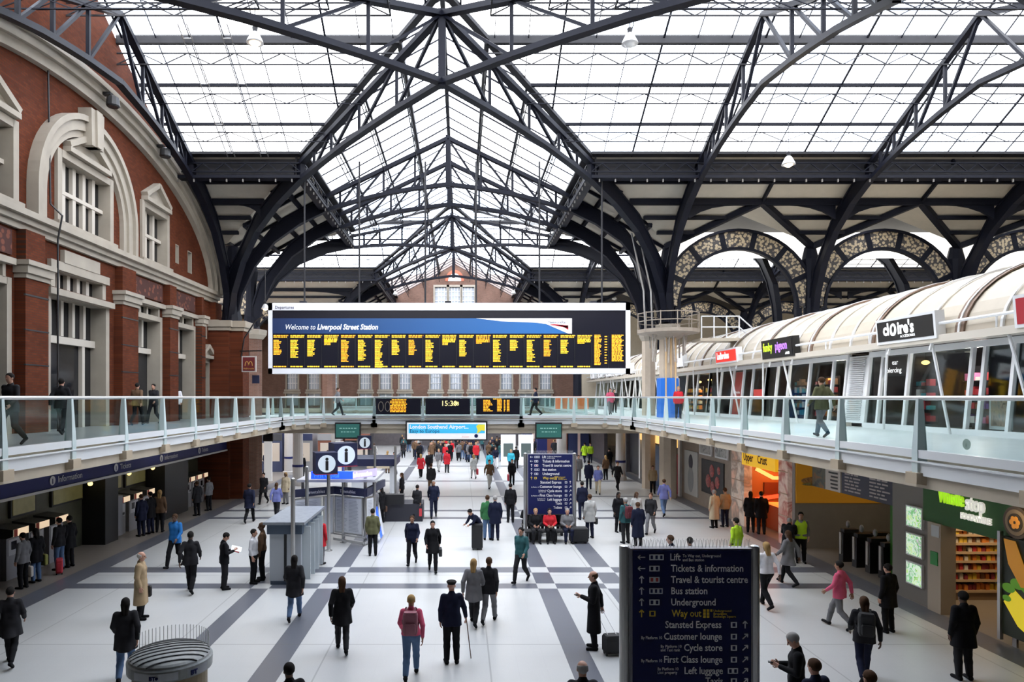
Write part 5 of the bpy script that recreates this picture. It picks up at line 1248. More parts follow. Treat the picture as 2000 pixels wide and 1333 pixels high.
def icube(x, y, z, s, rot, label, two=True):
    e = empty('information_cube', (x, y, z), label, 'sign'); e.rotation_euler.z = 0
    R = Matrix.Rotation(rot, 4, 'Z'); O = Vector((x, y, z + s / 2))
    def W(p): return O + R @ Vector(p)
    h_ = s / 2
    vs = [W((a * h_, b * h_, c * h_)) for a in (-1, 1) for b in (-1, 1) for c in (-1, 1)]
    MB().add(vs, [(0, 1, 3, 2), (4, 6, 7, 5), (0, 4, 5, 1), (2, 3, 7, 6), (0, 2, 6, 4), (1, 5, 7, 3)]).build('cube', KN, e)
    for ax in range(2 if two else 1):
        def Q(u, v, t): return W((u, -h_ - t, v)) if ax == 0 else W((h_ + t, u, v))
        MB().add([Q(h_ * .8 * math.cos(2*PI*i/28), h_ * .8 * math.sin(2*PI*i/28), .006) for i in range(28)], [tuple(range(28))]).build('white_disc', LET if ax else M('disc_pale', (.66, .74, .8), emit=(.7, .8, .9), es=.25), e)
        r_ = (Q(1, 0, 0) - Q(0, 0, 0)).normalized()
        MB().text('i', Q(-.085 * s, -.27 * s, .012), s * .82, r_, (0, 0, 1), bold=.03 * s, depth=.004).build('letter', BLK, e)
    MB().add([W((a * h_ * 1.01, b * h_ * 1.01, c)) for a in (-1, 1) for b in (-1, 1) for c in (-h_, -h_ + .03)], [(0, 1, 3, 2), (4, 6, 7, 5), (0, 4, 5, 1), (2, 3, 7, 6), (0, 2, 6, 4), (1, 5, 7, 3)]).build('red_line', RED, e)
    return e
icube(-5.03, 25.3, 2.86, .8, .35, 'navy cube sign with a white i disc, on the nearer kiosk post')
icube(-4.6, 26.6, 3.02, .9, .45, 'navy cube sign with a larger white i disc, just behind the first cube')
icube(-5.5, 40.0 - 1.2, 2.75, .75, .25, 'small navy cube sign with two i discs under the footbridge')
e = empty('lit_kiosk_sign', (-4.4, 25.2, 2.6), 'blue glowing kiosk sign with white lettering reading Information', 'sign')
BLU = M('glow_blue', (.03, .1, .8), emit=(.02, .12, 1), es=.9)
MB().box(-5.62, 25.6, 2.62, -4.05, 25.75, 2.9).build('blue_box', BLU, e)
MB().prism([(-4.05, 25.6, 2.62), (-3.3, 26.3, 2.66), (-3.3, 26.3, 2.95), (-4.05, 25.6, 2.9)], (.05, .12, 0)).build('white_end', M('glow_violet', (.5, .45, .9), emit=(.6, .5, 1), es=.5), e)
rt = Vector((.75, .7, 0.03)).normalized()
MB().text('Information', Vector((-4.05, 25.58, 2.68)), .25, rt, squeeze=.75, bold=.01).build('lettering', GLOWW, e)
MB().text('First Capital', (-5.5, 25.59, 2.68), .24, squeeze=.8).build('blue_lettering', M('glow_lightblue', (.1, .3, 1), emit=(.1, .35, 1), es=.9), e)
e = empty('kiosk_canopy', (-5, 27.5, 2.3), 'grey canopy and navy header of the information kiosk', 'canopy')
MB().box(-6.3, 26.2, 2.42, -3.3, 29.5, 2.52).build('roof', M('canopy_grey', (.4, .4, .43), .4), e)
for a, b in (((-6.35, 26.0), (-5.0, 27.0)), ((-5.0, 27.0), (-3.65, 26.2)), ((-3.65, 26.2), (-3.3, 29.3))):
    MB().bar((*a, 2.02), (*b, 2.02), .12, .3).build('header', KN, e)
MB().text('Timetables', (-5.95, 26.22, 1.96), .18, (1.35, 1.0, 0)).text('Timetables', (-4.75, 26.78, 1.96), .18, (1.35, -.8, 0)).build('header_lettering', WT, e)
TP = M('timetable_paper', (.60, .62, .66), .5)
def tt(a, b, z0, z1, label):
    e = empty('timetable_panel', (*a, z0), label, 'timetable', 'timetable panels'); V = Vector
    A = V((*a, 0)); B = V((*b, 0)); d = (B - A).normalized(); n = V((d.y, -d.x, 0)); n = n if n.y < 0 else -n
    MB().bar(A + V((0, 0, (z0 + z1) / 2)), B + V((0, 0, (z0 + z1) / 2)), .07, z1 - z0).build('frame', STEEL, e)
    MB().bar(A + d * .06 + n * .04 + V((0, 0, (z0 + z1) / 2)), B - d * .06 + n * .04 + V((0, 0, (z0 + z1) / 2)), .01, z1 - z0 - .12).build('sheet', TP, e)
    m = MB(); L_ = (B - A).length - .2; c_ = max(1, int(L_ / .45))
    for q in range(c_):
        for k in range(int((z1 - z0 - .25) / .055)):
            p0 = A + d * (.1 + L_ * q / c_ + .03) + n * .05 + V((0, 0, z1 - .16 - k * .055)); m.bar(p0, p0 + d * (L_ / c_ - .08) * rnd.uniform(.7, 1), .004, .02)
    m.build('printed_lines', M('print_grey', (.36, .38, .43), .6), e)
tt((-6.4, 26.0), (-5.45, 26.7), .45, 1.82, 'timetable panel at the left end of the information kiosk')
tt((-5.4, 26.75), (-5.02, 27.0), .3, 1.82, 'narrow timetable panel in the inner corner of the kiosk')
tt((-4.97, 27.0), (-3.75, 26.25), .35, 1.82, 'wide timetable panel facing right with two columns of print')
tt((-3.68, 26.2), (-3.4, 26.6), .6, 1.85, 'narrow bright timetable panel at the right corner of the kiosk')
e = empty('kiosk_rail', (-4.4, 26.6, 0), 'low grey rail around the foot of the timetable panels', 'rail')
MB().path([(-5.0, 26.9, .12), (-3.7, 26.0, .12), (-3.35, 27.4, .12)], .08, .1).build('lower_rail', STEEL, e); MB().path([(-5.0, 26.9, .32), (-3.7, 26.0, .32), (-3.35, 27.4, .32)], .05, .05).build('upper_rail', STEEL, e)
e = empty('leaning_boards', (-3.3, 26.9, 0), 'row of white and blue leaflet boards leaning at the right side of the kiosk', 'boards')
for k in range(3): MB().prism([(-3.4 + .02*k, 26.4 + .5*k, .5), (-3.2 + .02*k, 26.5 + .5*k, .1), (-3.2 + .02*k, 26.95 + .5*k, .1), (-3.4 + .02*k, 26.85 + .5*k, 1.3)], (.03, .0, .02)).build('board', [TP, BLU, TP][k], e)
e = empty('help_desk', (-3.6, 29.0, 0), 'black information desk with a coat-dark front behind the kiosk', 'desk')
MB().box(-3.5, 31.2, 0, -1.75, 32.6, .8).build('desk', M('desk_black', (.02, .02, .03), .5), e); MB().box(-3.5, 31.1, .8, -2.6, 31.5, 1.25).build('upstand', DARK, e); MB().box(-1.9, 31.15, .25, -1.78, 31.2, .6).build('red_sticker', M('goods_red'), e)
# second kiosk farther back
e = empty('rear_kiosk', (-4.5, 34, 0), 'second kiosk with navy headers and grey panels, behind the first', 'kiosk')
MB().box(-5.6, 33.5, 2.3, -3.2, 36, 2.65).build('header', KN, e); MB().box(-5.4, 33.7, .1, -4.3, 33.8, 2.3).build('panel', TP, e); MB().box(-3.5, 33.6, .1, -3.4, 35.8, 2.3).build('panel', TP, e)
MB().box(-4.6, 33.4, 2.2, -3.5, 36.2, 2.3).build('canopy', M('canopy_cream', (.6, .5, .35), .5), e)
for x in (-5.6, -4.2, -3.2): MB().lathe([(.06, 0), (.06, 3.3)], (x, 33.4, 0), 8).build('post', STEEL, e)
# ------------------------------------------------------------------ round payphone kiosk in the foreground
kx, ky = -3.98, 9.35
e = empty('domed_phone_kiosk', (kx, ky, 0), 'round payphone kiosk with a ribbed grey dome in the left foreground', 'kiosk')
DOME = M('dome_grey', (.33, .35, .35), .45, var=.2, vscale=12)
prof = [(.50, 1.98), (.545, 2.0), (.55, 2.14), (.53, 2.16)] + [(.53 * math.cos(a), 2.16 + .12 * math.sin(a)) for a in [PI / 2 * i / 8 for i in range(1, 9)]]
prof[-1] = (.01, 2.28)
MB().lathe(prof, (kx, ky, 0), 40).build('dome', DOME, e, smooth=False)
for k in range(-4, 5):
    off = k * .105; pts = []
    L_ = math.sqrt(max(.001, .53 ** 2 - off ** 2))
    for i in range(13):
        t = -L_ * .96 + 2 * L_ * .96 * i / 12; r2 = min(1, (t * t + off * off) / .53 ** 2)
        c_, s_ = math.cos(.45), math.sin(.45)
        pts.append((kx + t * c_ - off * s_, ky + t * s_ + off * c_, 2.16 + .12 * math.sqrt(1 - r2) + .004))
    MB().path(pts, .022, .012).build('dome_rib', M('rib_dark', (.06, .065, .07), .5), e)
MB().lathe([(.48, .1), (.48, 1.98)], (kx, ky, 0), 32).build('drum', M('kiosk_tan', (.22, .17, .10), .5), e)
MB().lathe([(.52, 0), (.52, .1)], (kx, ky, 0), 32).build('plinth', DARK, e)
def band(a0, a1, z0, z1, r_, m, nm): 
    A = [(kx + r_ * math.cos(a0 + (a1-a0)*i/12), ky + r_ * math.sin(a0 + (a1-a0)*i/12), z0) for i in range(13)]
    B = [(x, y, z1) for x, y, z in A]; q = MB(); q.add(A + B, [(i, i + 1, 14 + i, 13 + i) for i in range(12)]); q.build(nm, m, e)
D = math.radians
band(D(-118), D(-57), 2.02, 2.12, .556, M('label_white', (.55, .58, .62), .5), 'white_label'); band(D(-45), D(-12), 2.02, 2.12, .556, M('label_grey', (.36, .38, .42), .5), 'grey_label')
MB().text('BT', (kx - .04, ky - .558, 2.04), .07, bold=.004).sphere((kx + .06, ky - .56, 2.065), .02, 6).build('label_mark', NAVY, e)
MB().text('BT', (kx + .43, ky - .37, 2.04), .08, (.6, .8, 0), bold=.004).build('label_mark', NAVY, e)
band(D(-112), D(-62), 1.2, 1.8, .487, M('phone_cream', (.5, .33, .15), .5), 'front_poster'); band(D(-52), D(-20), 1.35, 1.8, .487, mspots('red_yellow_poster', (.5, .04, .02), (.7, .4, .05), 12, .3, thr=.35), 'red_poster')
m = MB()
for k in range(26):
    a = D(15 + 150 * k / 25); x, y = kx + .5 * math.cos(a), ky + .5 * math.sin(a)
    m.bar((x, y, 2.14), (x, y, 2.42), .006, .006)
m.build('bird_spikes', M('spike_wire'), e)
# ------------------------------------------------------------------ hanging lamps
def pendant(x, y, z, top, lit, label, s=1.):
    e = empty('pendant_lamp', (x, y, z), label, 'lamp', 'pendant lamps')
    MB().lathe([(.3 * s, z), (.28 * s, z + .06 * s), (.14 * s, z + .34 * s), (.07 * s, z + .4 * s)], (x, y, 0), 18).build('lamp_shade', M('shade_white', (.7, .7, .7), .35), e, smooth=True)
    MB().lathe([(.08 * s, z + .4 * s), (.1 * s, z + .55 * s), (.05 * s, z + .6 * s)], (x, y, 0), 10).build('housing', IRON2, e)
    MB().sphere((x, y, z + .05 * s), .2 * s, 10, (1, 1, .8)).build('bulb', M('bulb_on', (1, .9, .7), emit=(1, .62, .25), es=7) if lit else M('bulb_off', (.7, .7, .7), .2), e, smooth=True)
    MB().tube([(x, y, z + .6 * s), (x, y, top)], .02, 5).build('stem', DARK, e)
    if lit: lamp('pendant_glow', 'POINT', (x, y, z - .2), 60, (1, .75, .45), .15)
pendant(*P3(498, 84, 24), 20.0, True, 'lit pendant lamp glowing at the upper left below the glass')
pendant(*P3(1540, 322, 31), 18.3, True, 'lit pendant lamp in front of the right-hand eaves girder')
pendant(*P3(1230, 86, 24.5), 20.2, False, 'unlit pendant lamp with a white shade at the upper centre right')
x, y, z = P3(518, 604, 37); pendant(x, y, z, 12.8, True, 'lit lamp beside the left end of the departures board', .7)
for i, (px, py) in enumerate(((772, 576), (1003, 574), (1200, 585))): 
    x, y, z = P3(px, py, 70); pendant(x, y, z, 14 if i == 2 else 19.5, False, f'small distant pendant lamp below the far brick gable, {["left", "middle", "right"][i]} one', .9)
# hanging burger sign
e = empty('hanging_sign', (-11.9, 37.2, 7.2), 'small dark red hanging sign with golden arches, on a bracket by the brick pier', 'sign')
x0, x1 = (472 - VX) * 37.2 / F, (500 - VX) * 37.2 / F; z0, z1 = H + (VY - 727) * 37.2 / F, H + (VY - 696) * 37.2 / F
MB().box(x0, 37.2, z0, x1, 37.3, z1).build('frame', M('sign_frame_grey', (.5, .48, .45)), e); MB().box(x0 + .06, 37.18, z0 + .06, x1 - .06, 37.2, z1 - .06).build('red_face', M('burger_red', (.13, .01, .012), .5), e)
GOLD = M('arch_gold', (.6, .32, .08), .5); xm, zm = (x0 + x1) / 2, z0 + .38
for s_ in (-1, 1):
    pts = [(xm + s_ * .1 - .1 * math.cos(PI * i / 10), 37.17, zm - .05 + .24 * math.sin(PI * i / 10)) for i in range(11)]
    MB().path(pts, .035, .01, (0, 1, 0)).build('golden_arch', GOLD, e)
MB().text("McDonald's", (xm - .28, 37.17, z0 + .14), .12).build('lettering', GOLD, e)
MB().path([(-12.2, 37.7, z1 + .3), (x1 + .3, 37.25, z1 + .3)], .05, .06).bar((xm, 37.25, z1), (xm, 37.25, z1 + .3), .04, .04).build('bracket', DARK, e)
MB().tube([(-12.2, 37.9, z1 - .0), (-11.9, 37.5, z1 + 1.0), (-11.2, 37.2, z1 + 1.9), (-10.7, 37.2, z1 + 2.2)], .04, 6).build('scroll_bracket', DARK, e)
box('small_pictogram_sign', (-11.5, 37.6, 6.45), (-11.1, 37.65, 6.9), KN, label='small dark pictogram sign under the red hanging sign', cat='sign')
# cleaning cart and cones seen on the far walkways
box('orange_barrier', (8.6, 62, 4.6), (11.6, 62.1, 5.75), M('hi_vis_orange', (.85, .18, .05), .6), label='bright orange barrier on the far gallery, behind the footbridge balustrade', cat='barrier')
# ------------------------------------------------------------------ people: smooth bodies grown from joints
class Grid:
    def __init__(s, lo, hi, h):
        s.lo = np.array(lo, float); s.h = h; s.n = np.ceil((np.array(hi) - s.lo) / h).astype(int) + 1
        s.ax = [s.lo[i] + h * np.arange(s.n[i]) for i in range(3)]; s.F = np.full(s.n, .3, np.float32)
    def _sl(s, a, b, r):
        lo = np.minimum(a, b) - r; hi = np.maximum(a, b) + r
        i0 = np.clip(((lo - s.lo) / s.h).astype(int) - 1, 0, s.n - 1); i1 = np.clip(((hi - s.lo) / s.h).astype(int) + 2, 1, s.n)
        sl = tuple(slice(i0[k], max(i1[k], i0[k] + 1)) for k in range(3))
        return sl, s.ax[0][sl[0]][:, None, None], s.ax[1][sl[1]][None, :, None], s.ax[2][sl[2]][None, None, :]
    def _un(s, sl, d, k):
        f = s.F[sl]; h = np.maximum(k - np.abs(f - d), 0) / k
        s.F[sl] = np.minimum(f, d) - h * h * k * .25
    def cone(s, a, b, ra, rb=None, k=.03):
        a = np.array(a, float); b = np.array(b, float); rb = ra if rb is None else rb
        sl, x, y, z = s._sl(a, b, max(ra, rb) + k + 2 * s.h); v = b - a; L = max(1e-9, v @ v)
        t = np.clip(((x - a[0]) * v[0] + (y - a[1]) * v[1] + (z - a[2]) * v[2]) / L, 0, 1)
        d = np.sqrt((x - a[0] - t*v[0])**2 + (y - a[1] - t*v[1])**2 + (z - a[2] - t*v[2])**2) - (ra + (rb - ra) * t)
        s._un(sl, d.astype(np.float32), k)
    def ell(s, c, r, k=.02, R=None):
        c = np.array(c, float); r = np.array(r, float); sl, x, y, z = s._sl(c, c, max(r) + k + 2 * s.h)
        x, y, z = x - c[0], y - c[1], z - c[2]
        if R is not None:
            x, y, z = R[0,0]*x + R[1,0]*y + R[2,0]*z, R[0,1]*x + R[1,1]*y + R[2,1]*z, R[0,2]*x + R[1,2]*y + R[2,2]*z
        q = np.sqrt((x/r[0])**2 + (y/r[1])**2 + (z/r[2])**2); d = (q - 1) * min(r)
        s._un(sl, d.astype(np.float32), k)
    def cut(s, p, n):
        """keep the side that n points away from"""
        n = np.array(n, float); n /= np.linalg.norm(n); p = np.array(p, float)
        d = (s.ax[0][:, None, None] - p[0]) * n[0] + (s.ax[1][None, :, None] - p[1]) * n[1] + (s.ax[2][None, None, :] - p[2]) * n[2]
        s.F = np.maximum(s.F, d.astype(np.float32))
    def carve(s, c, r):
        c = np.array(c); sl, x, y, z = s._sl(c, c, r + .02)
        s.F[sl] = np.maximum(s.F[sl], (r - np.sqrt((x-c[0])**2 + (y-c[1])**2 + (z-c[2])**2)).astype(np.float32))
    def net(s):
        F = s.F; F[0] = F[-1] = .1; F[:, 0] = F[:, -1] = .1; F[:, :, 0] = F[:, :, -1] = .1
        S = F < 0; cn = s.n - 1; N = int(np.prod(cn)); cnt = np.zeros(N); acc = np.zeros((3, N)); quads = []
        flat = lambda i, j, k: (i * cn[1] + j) * cn[2] + k
        for ax in range(3):
            a = [slice(None)] * 3; b = [slice(None)] * 3; a[ax] = slice(0, -1); b[ax] = slice(1, None)
            e = np.argwhere(S[tuple(a)] != S[tuple(b)])
            if not len(e): continue
            f0 = F[tuple(a)][tuple(e.T)]; f1 = F[tuple(b)][tuple(e.T)]; ins = S[tuple(a)][tuple(e.T)]
            p = e.astype(float); p[:, ax] += f0 / (f0 - f1); u, v = [(1, 2), (2, 0), (0, 1)][ax]; ids = []
            for du, dv in ((-1, -1), (0, -1), (0, 0), (-1, 0)):
                c = e.copy(); c[:, u] += du; c[:, v] += dv; f = flat(c[:, 0], c[:, 1], c[:, 2]); ids.append(f)
                cnt += np.bincount(f, minlength=N)
                for q in range(3): acc[q] += np.bincount(f, weights=p[:, q], minlength=N)
            ids = np.stack(ids, 1); ids[~ins] = ids[~ins][:, ::-1]; quads.append(ids)
        if not quads: return np.zeros((0, 3)), np.zeros((0, 4), int)
        use = np.nonzero(cnt)[0]; mp = np.full(N, -1); mp[use] = np.arange(len(use))
        V = (acc[:, use] / cnt[use]).T * s.h + s.lo
        return V, mp[np.concatenate(quads)]
def to_mesh(name, parts, m):
    V = []; Q = []; o = 0
    for v, q in parts: V.append(v); Q.append(q + o); o += len(v)
    V = np.concatenate(V); Q = np.concatenate(Q); me = bpy.data.meshes.new(name)
    me.vertices.add(len(V)); me.vertices.foreach_set('co', V.ravel().astype(np.float32))
    me.loops.add(Q.size); me.loops.foreach_set('vertex_index', Q.ravel().astype(np.int32))
    me.polygons.add(len(Q)); me.polygons.foreach_set('loop_start', np.arange(0, Q.size, 4, dtype=np.int32)); me.polygons.foreach_set('loop_total', np.full(len(Q), 4, np.int32))
    me.polygons.foreach_set('use_smooth', np.ones(len(Q), bool)); me.materials.append(m); me.update(calc_edges=True); me.validate()
    return me
def joints(pose):
    J = {}; dz = 0
    J['pel'] = (0, 0, .96); J['wai'] = (0, .005, 1.12); J['che'] = (0, 0, 1.30); J['nec'] = (0, -.015, 1.47); J['hed'] = (0, .02, 1.625); J['tilt'] = .05
    for s, n in ((-1, 'L'), (1, 'R')):
        J['hip' + n] = (.09*s, 0, .92); J['kne' + n] = (.098*s, .02, .5); J['ank' + n] = (.105*s, -.02, .085); J['toe' + n] = (.125*s, .14, .03); J['hee' + n] = (.105*s, -.05, .04)
        J['sho' + n] = (.168*s, -.01, 1.405); J['elb' + n] = (.235*s, -.035, 1.14); J['wri' + n] = (.235*s, .04, .89); J['hd' + n] = (0, .2, -1)
    def arm(n, e, w, d): J['elb' + n], J['wri' + n], J['hd' + n] = e, w, d
    if pose in ('walk', 'stride'):
        f, b = ('R', 'L') if pose == 'walk' else ('L', 'R'); sf = 1 if f == 'R' else -1
        J['kne' + f] = (.09*sf, .21, .53); J['ank' + f] = (.09*sf, .31, .11); J['toe' + f] = (.1*sf, .46, .08); J['hee' + f] = (.09*sf, .29, .05)
        J['kne' + b] = (-.09*sf, -.04, .48); J['ank' + b] = (-.09*sf, -.34, .19); J['toe' + b] = (-.1*sf, -.22, .035); J['hee' + b] = (-.09*sf, -.38, .15)
        arm(b, (-.24*sf, .05, 1.15), (-.22*sf, .24, .98), (0, .6, -.6)); arm(f, (.25*sf, -.16, 1.17), (.25*sf, -.2, .92), (0, -.1, -1))
    if pose == 'phone':
        for s, n in ((-1, 'L'), (1, 'R')): arm(n, (.23*s, .02, 1.13), (.07*s, .27, 1.17), (-.35*s, .8, .25))
        J['tilt'] = .55; J['hed'] = (0, .055, 1.61)
    if pose == 'pull':
        arm('L', (-.22, .02, 1.13), (-.05, .28, 1.18), (.3, .8, .2)); arm('R', (.24, -.13, 1.15), (.26, -.17, .90), (0, -.15, -1))
    if pose == 'cane': arm('R', (.27, .02, 1.15), (.32, .12, .93), (.1, .35, -.9))
    if pose == 'lean':
        J['wai'] = (0, .06, 1.11); J['che'] = (0, .2, 1.24); J['nec'] = (0, .31, 1.37); J['hed'] = (0, .4, 1.47); J['tilt'] = .7
        for s, n in ((-1, 'L'), (1, 'R')): J['sho' + n] = (.178*s, .27, 1.33); arm(n, (.22*s, .38, 1.08), (.14*s, .52, 1.0), (0, .8, -.4))
    if pose == 'sit':
        for k in ('pel', 'wai', 'che', 'nec', 'hed'): a = J[k]; J[k] = (a[0], a[1] - .02, a[2] - .44)
        for s, n in ((-1, 'L'), (1, 'R')):
            J['hip' + n] = (.09*s, .02, .50); J['kne' + n] = (.12*s, .42, .50); J['ank' + n] = (.12*s, .38, .085); J['toe' + n] = (.14*s, .53, .03); J['hee' + n] = (.12*s, .35, .04)
            J['sho' + n] = (.178*s, -.03, .975); arm(n, (.24*s, .03, .74), (.1*s, .25, .66), (-.3*s, .8, -.1))
    return {k: (np.array(v, float) if not isinstance(v, float) else v) for k, v in J.items()}
SKIN = M('skin_fair', (.50, .27, .19), .5); PH = M('cloth_plain', (.02, .02, .025), .85)
PCACHE = {}
def make_parts(pose, top, hair, hi):
    key = (pose, top, hair, hi)
    if key in PCACHE: return PCACHE[key]
    J = joints(pose); h = .0115 if hi else .021; lo, hi_ = (-.42, -.55, -.02), (.42, .75, 1.85)
    ys = [J[k][1] for k in J if not isinstance(J[k], float)]; lo = (-.42, min(ys) - .2, -.02); hi_ = (.42, max(ys) + .25, J['hed'][2] + .22)
    def torso(g, i=0., sk=.05):
        p, w_, c, n_ = J['pel'], J['wai'], J['che'], J['nec']; X = lambda v, d: v + np.array((d, 0, 0))
        for sgn in (-1, 1):
            g.cone(X(p, .07*sgn), X(w_, .055*sgn), .105 + i, .095 + i, sk); g.cone(X(w_, .055*sgn), X(c, .075*sgn), .095 + i, .105 + i, sk)
            g.cone(X(c, .075*sgn), J['sho' + 'LR'[sgn > 0]] + np.array((-.045*sgn, 0, -.015)), .098 + i, .052 + i, sk)
    def arms(g, i=0., stop=0.):
        for n in 'LR':
            s_, e_, w_ = J['sho' + n], J['elb' + n], J['wri' + n]; w2 = w_ + (e_ - w_) * stop
            g.cone(s_, e_, .056 + i, .042 + i, .035); g.cone(e_, w2, .041 + i, (.029 + i * .9), .015)
    def legs(g, i=0., stop=0.):
        for n in 'LR':
            a, b, c = J['hip' + n], J['kne' + n], J['ank' + n]; c2 = c + (b - c) * stop
            g.cone(a, b, .088 + i, .056 + i, .04); g.cone(b, b + (c - b) * .35, .054 + i, .056 + i, .03); g.cone(b + (c - b) * .35, c2, .055 + i, .038 + i * 1.3, .02)
    t = J['tilt']; R = np.array([[1, 0, 0], [0, math.cos(t), math.sin(t)], [0, -math.sin(t), math.cos(t)]])
    HP = lambda *v: J['hed'] + R @ np.array(v, float)
    def hand(g, n, sgn, fine):
        w_ = J['wri' + n]; d = J['hd' + n]; d = d / np.linalg.norm(d); a = np.array((sgn * 1., 0, 0)); a = a - d * (a @ d); a /= np.linalg.norm(a); s_ = np.cross(a, d); s_ = s_ if s_[1] * 1 >= 0 or abs(s_[1]) < .3 else -s_
        kx_ = .008 if fine else .012
        for o in (-.022, 0, .022): g.cone(w_ + d*.005 + s_*o*.6, w_ + d*.085 + s_*o, .019, .0145, .012)
        for o, L in ((-.031, .062), (-.0105, .076), (.0105, .082), (.031, .074)):
            p0 = w_ + d*.088 + s_*o; p1 = p0 + d*L*.5 - a*L*.10 + s_*o*.12; p2 = p1 + d*L*.42 - a*L*.34
            g.cone(p0, p1, .0098, .0088, .004); g.cone(p1, p2, .0088, .0075, .004)
        q0 = w_ + d*.03 + s_*.026; q1 = q0 + d*.035 + s_*.03 - a*.008; q2 = q1 + d*.03 + s_*.006 - a*.016
        g.cone(q0, q1, .0135, .011, .008); g.cone(q1, q2, .011, .009, .004)
    B = Grid(lo, hi_, h); torso(B); arms(B); legs(B)
    B.cone(J['nec'] - (0, 0, .04), HP(0, -.01, -.06), .058, .054, .03)
    B.ell(HP(0, -.012, .03), (.077, .097, .09), .02, R.T.T); B.ell(HP(0, .022, -.045), (.056, .068, .075), .03, R)
    B.cone(HP(0, .09, .005), HP(0, .112, -.028), .010, .015, .012); B.cone(HP(-.035, .078, .028), HP(.035, .078, .028), .012, .012, .015)
    for sgn in (-1, 1):
        B.ell(HP(.078*sgn, -.008, -.008), (.011, .024, .032), .008, R)
        if hi: B.carve(HP(.031*sgn, .095, .008), .014)
    for n, sgn in (('L', -1), ('R', 1)):
        B.cone(J['ank' + n], J['hee' + n], .038, .034, .02); B.cone(J['hee' + n], J['toe' + n], .034, .028, .02)
        if not hi: hand(B, n, sgn, False)
    parts = [B.net()]
    if hi:
        for n, sgn in (('L', -1), ('R', 1)):
            w_ = J['wri' + n]; d = J['hd' + n] / np.linalg.norm(J['hd' + n]); c = w_ + d * .09
            g = Grid(c - .15, c + .15, .005); hand(g, n, sgn, True); g.cone(w_ - d * .05, w_ + d * .01, .030, .024, .01); parts.append(g.net())
    out = {'body': to_mesh('person', parts, SKIN)}
    # garments
    g = Grid(lo, hi_, h); inf = {'vest': .008, 'shirt': .010, 'jacket': .015, 'coat': .020, 'long_coat': .022, 'dress': .012}[top]
    torso(g, inf); arms(g, inf, .07 if top != 'dress' else .75)
    if top != 'shirt' or True: g.cone(J['nec'] - (0, 0, .09), J['nec'] + (0, .0, .01), .082 + inf * .6, .060 + inf * .5, .06)
    sit = pose == 'sit'
    if not sit:
        hem = {'vest': .93, 'shirt': .93, 'jacket': .80, 'coat': .66, 'long_coat': .40, 'dress': .5}[top]
        stride = pose in ('walk', 'stride')
        for sgn in (-1, 1):
            X = np.array((.075*sgn, 0, 0)); fl = .02 if top in ('coat', 'long_coat', 'dress') else .0
            e_ = np.array((.085*sgn, (.06 if stride and top in ('coat', 'long_coat') else 0), hem - .03))
            g.cone(J['pel'] + X, e_, .112 + inf, .118 + inf * 1.1 + fl, .05)
        if stride and hem < .75:
            for yy in (-.1, .12): g.cone(J['pel'], (0, yy, hem), .11 + inf, .12 + inf, .05)
        g.cut((0, 0, hem), (0, 0, -1))
    nm = {'vest': 'shirt', 'shirt': 'shirt', 'jacket': 'jacket', 'coat': 'coat', 'long_coat': 'overcoat', 'dress': 'dress'}[top]
    out[nm] = to_mesh(nm, [g.net()], PH)
    if top == 'vest':
        g = Grid(lo, hi_, h); torso(g, .022); g.cone(J['pel'] - (.07, 0, .1), J['pel'] + (.07, 0, -.1), .125, .125, .05); g.cut((0, 0, .84), (0, 0, -1)); out['vest'] = to_mesh('vest', [g.net()], PH)
    if top != 'dress':
        g = Grid(lo, hi_, h); legs(g, .017, .05); 
        for sgn in (-1, 1): g.cone(J['pel'] + (.06*sgn, 0, .04), J['pel'] + (.06*sgn, 0, -.04), .115, .12, .05)
        if top == 'shirt' and not sit: pass
        out['trousers'] = to_mesh('trousers', [g.net()], PH)
    g = Grid(lo, (hi_[0], hi_[1], .35), h if not hi else .009)
    for n in 'LR':
        g.cone(J['hee' + n], J['toe' + n], .044, .036, .02); g.cone(J['hee' + n], J['ank' + n], .044, .043, .02)
    if pose not in ('walk', 'stride'): g.cut((0, 0, 0), (0, 0, -1))
    out['shoes'] = to_mesh('shoes', [g.net()], PH)
    g = Grid(J['hed'] - .2 - (0, .05, .25), J['hed'] + .25, h * .7)
    if hair in ('short', 'long', 'bob', 'grey'):
        g.ell(HP(0, -.016, .036), (.087, .106, .099), .01, R)
        if hair in ('long', 'bob'):
            e_ = J['nec'] + np.array((0, -.075, -.04 if hair == 'long' else .03))
            for sgn in (-1, 1): g.cone(HP(.045*sgn, -.05, -.02), e_ + (.03*sgn, 0, 0), .046, .032, .03)
        nn = R @ np.array((0, 1, -.55)); g.cut(HP(0, .042, .03), nn)
        if hair == 'short': g.cut(HP(0, 0, -.055), R @ np.array((0, .3, -1)))
    elif hair == 'bald':
        g.ell(HP(0, -.014, .025), (.085, .104, .094), .01, R); g.cut(HP(0, 0, .055), R @ np.array((0, .25, 1))); g.cut(HP(0, .02, 0), R @ np.array((0, 1, .1))); g.cut(HP(0, 0, -.06), R @ np.array((0, .3, -1)))
    elif hair == 'cap':
        g.ell(HP(0, -.012, .085), (.108, .125, .042), .01, R); g.ell(HP(0, -.01, .05), (.088, .107, .03), .01, R); g.cone(HP(-.03, .1, .06), HP(.03, .1, .06), .016, .016, .02)
    out['cap' if hair == 'cap' else 'hair'] = to_mesh('hair', [g.net()], PH)
    if hi:
        m = MB()
        for sgn in (-1, 1): m.sphere(tuple(HP(.031*sgn, .082, .008)), .011, 6)
        out['eyes'] = m.mesh('eyes', M('eye_dark', (.06, .05, .045), .2), True)
        m = MB().sphere(tuple(HP(0, .088, -.062)), .02, 6, (1, .3, .28)); out['mouth'] = m.mesh('mouth', M('lip_colour', (.34, .12, .10), .5), True)
    PCACHE[key] = out
    return out
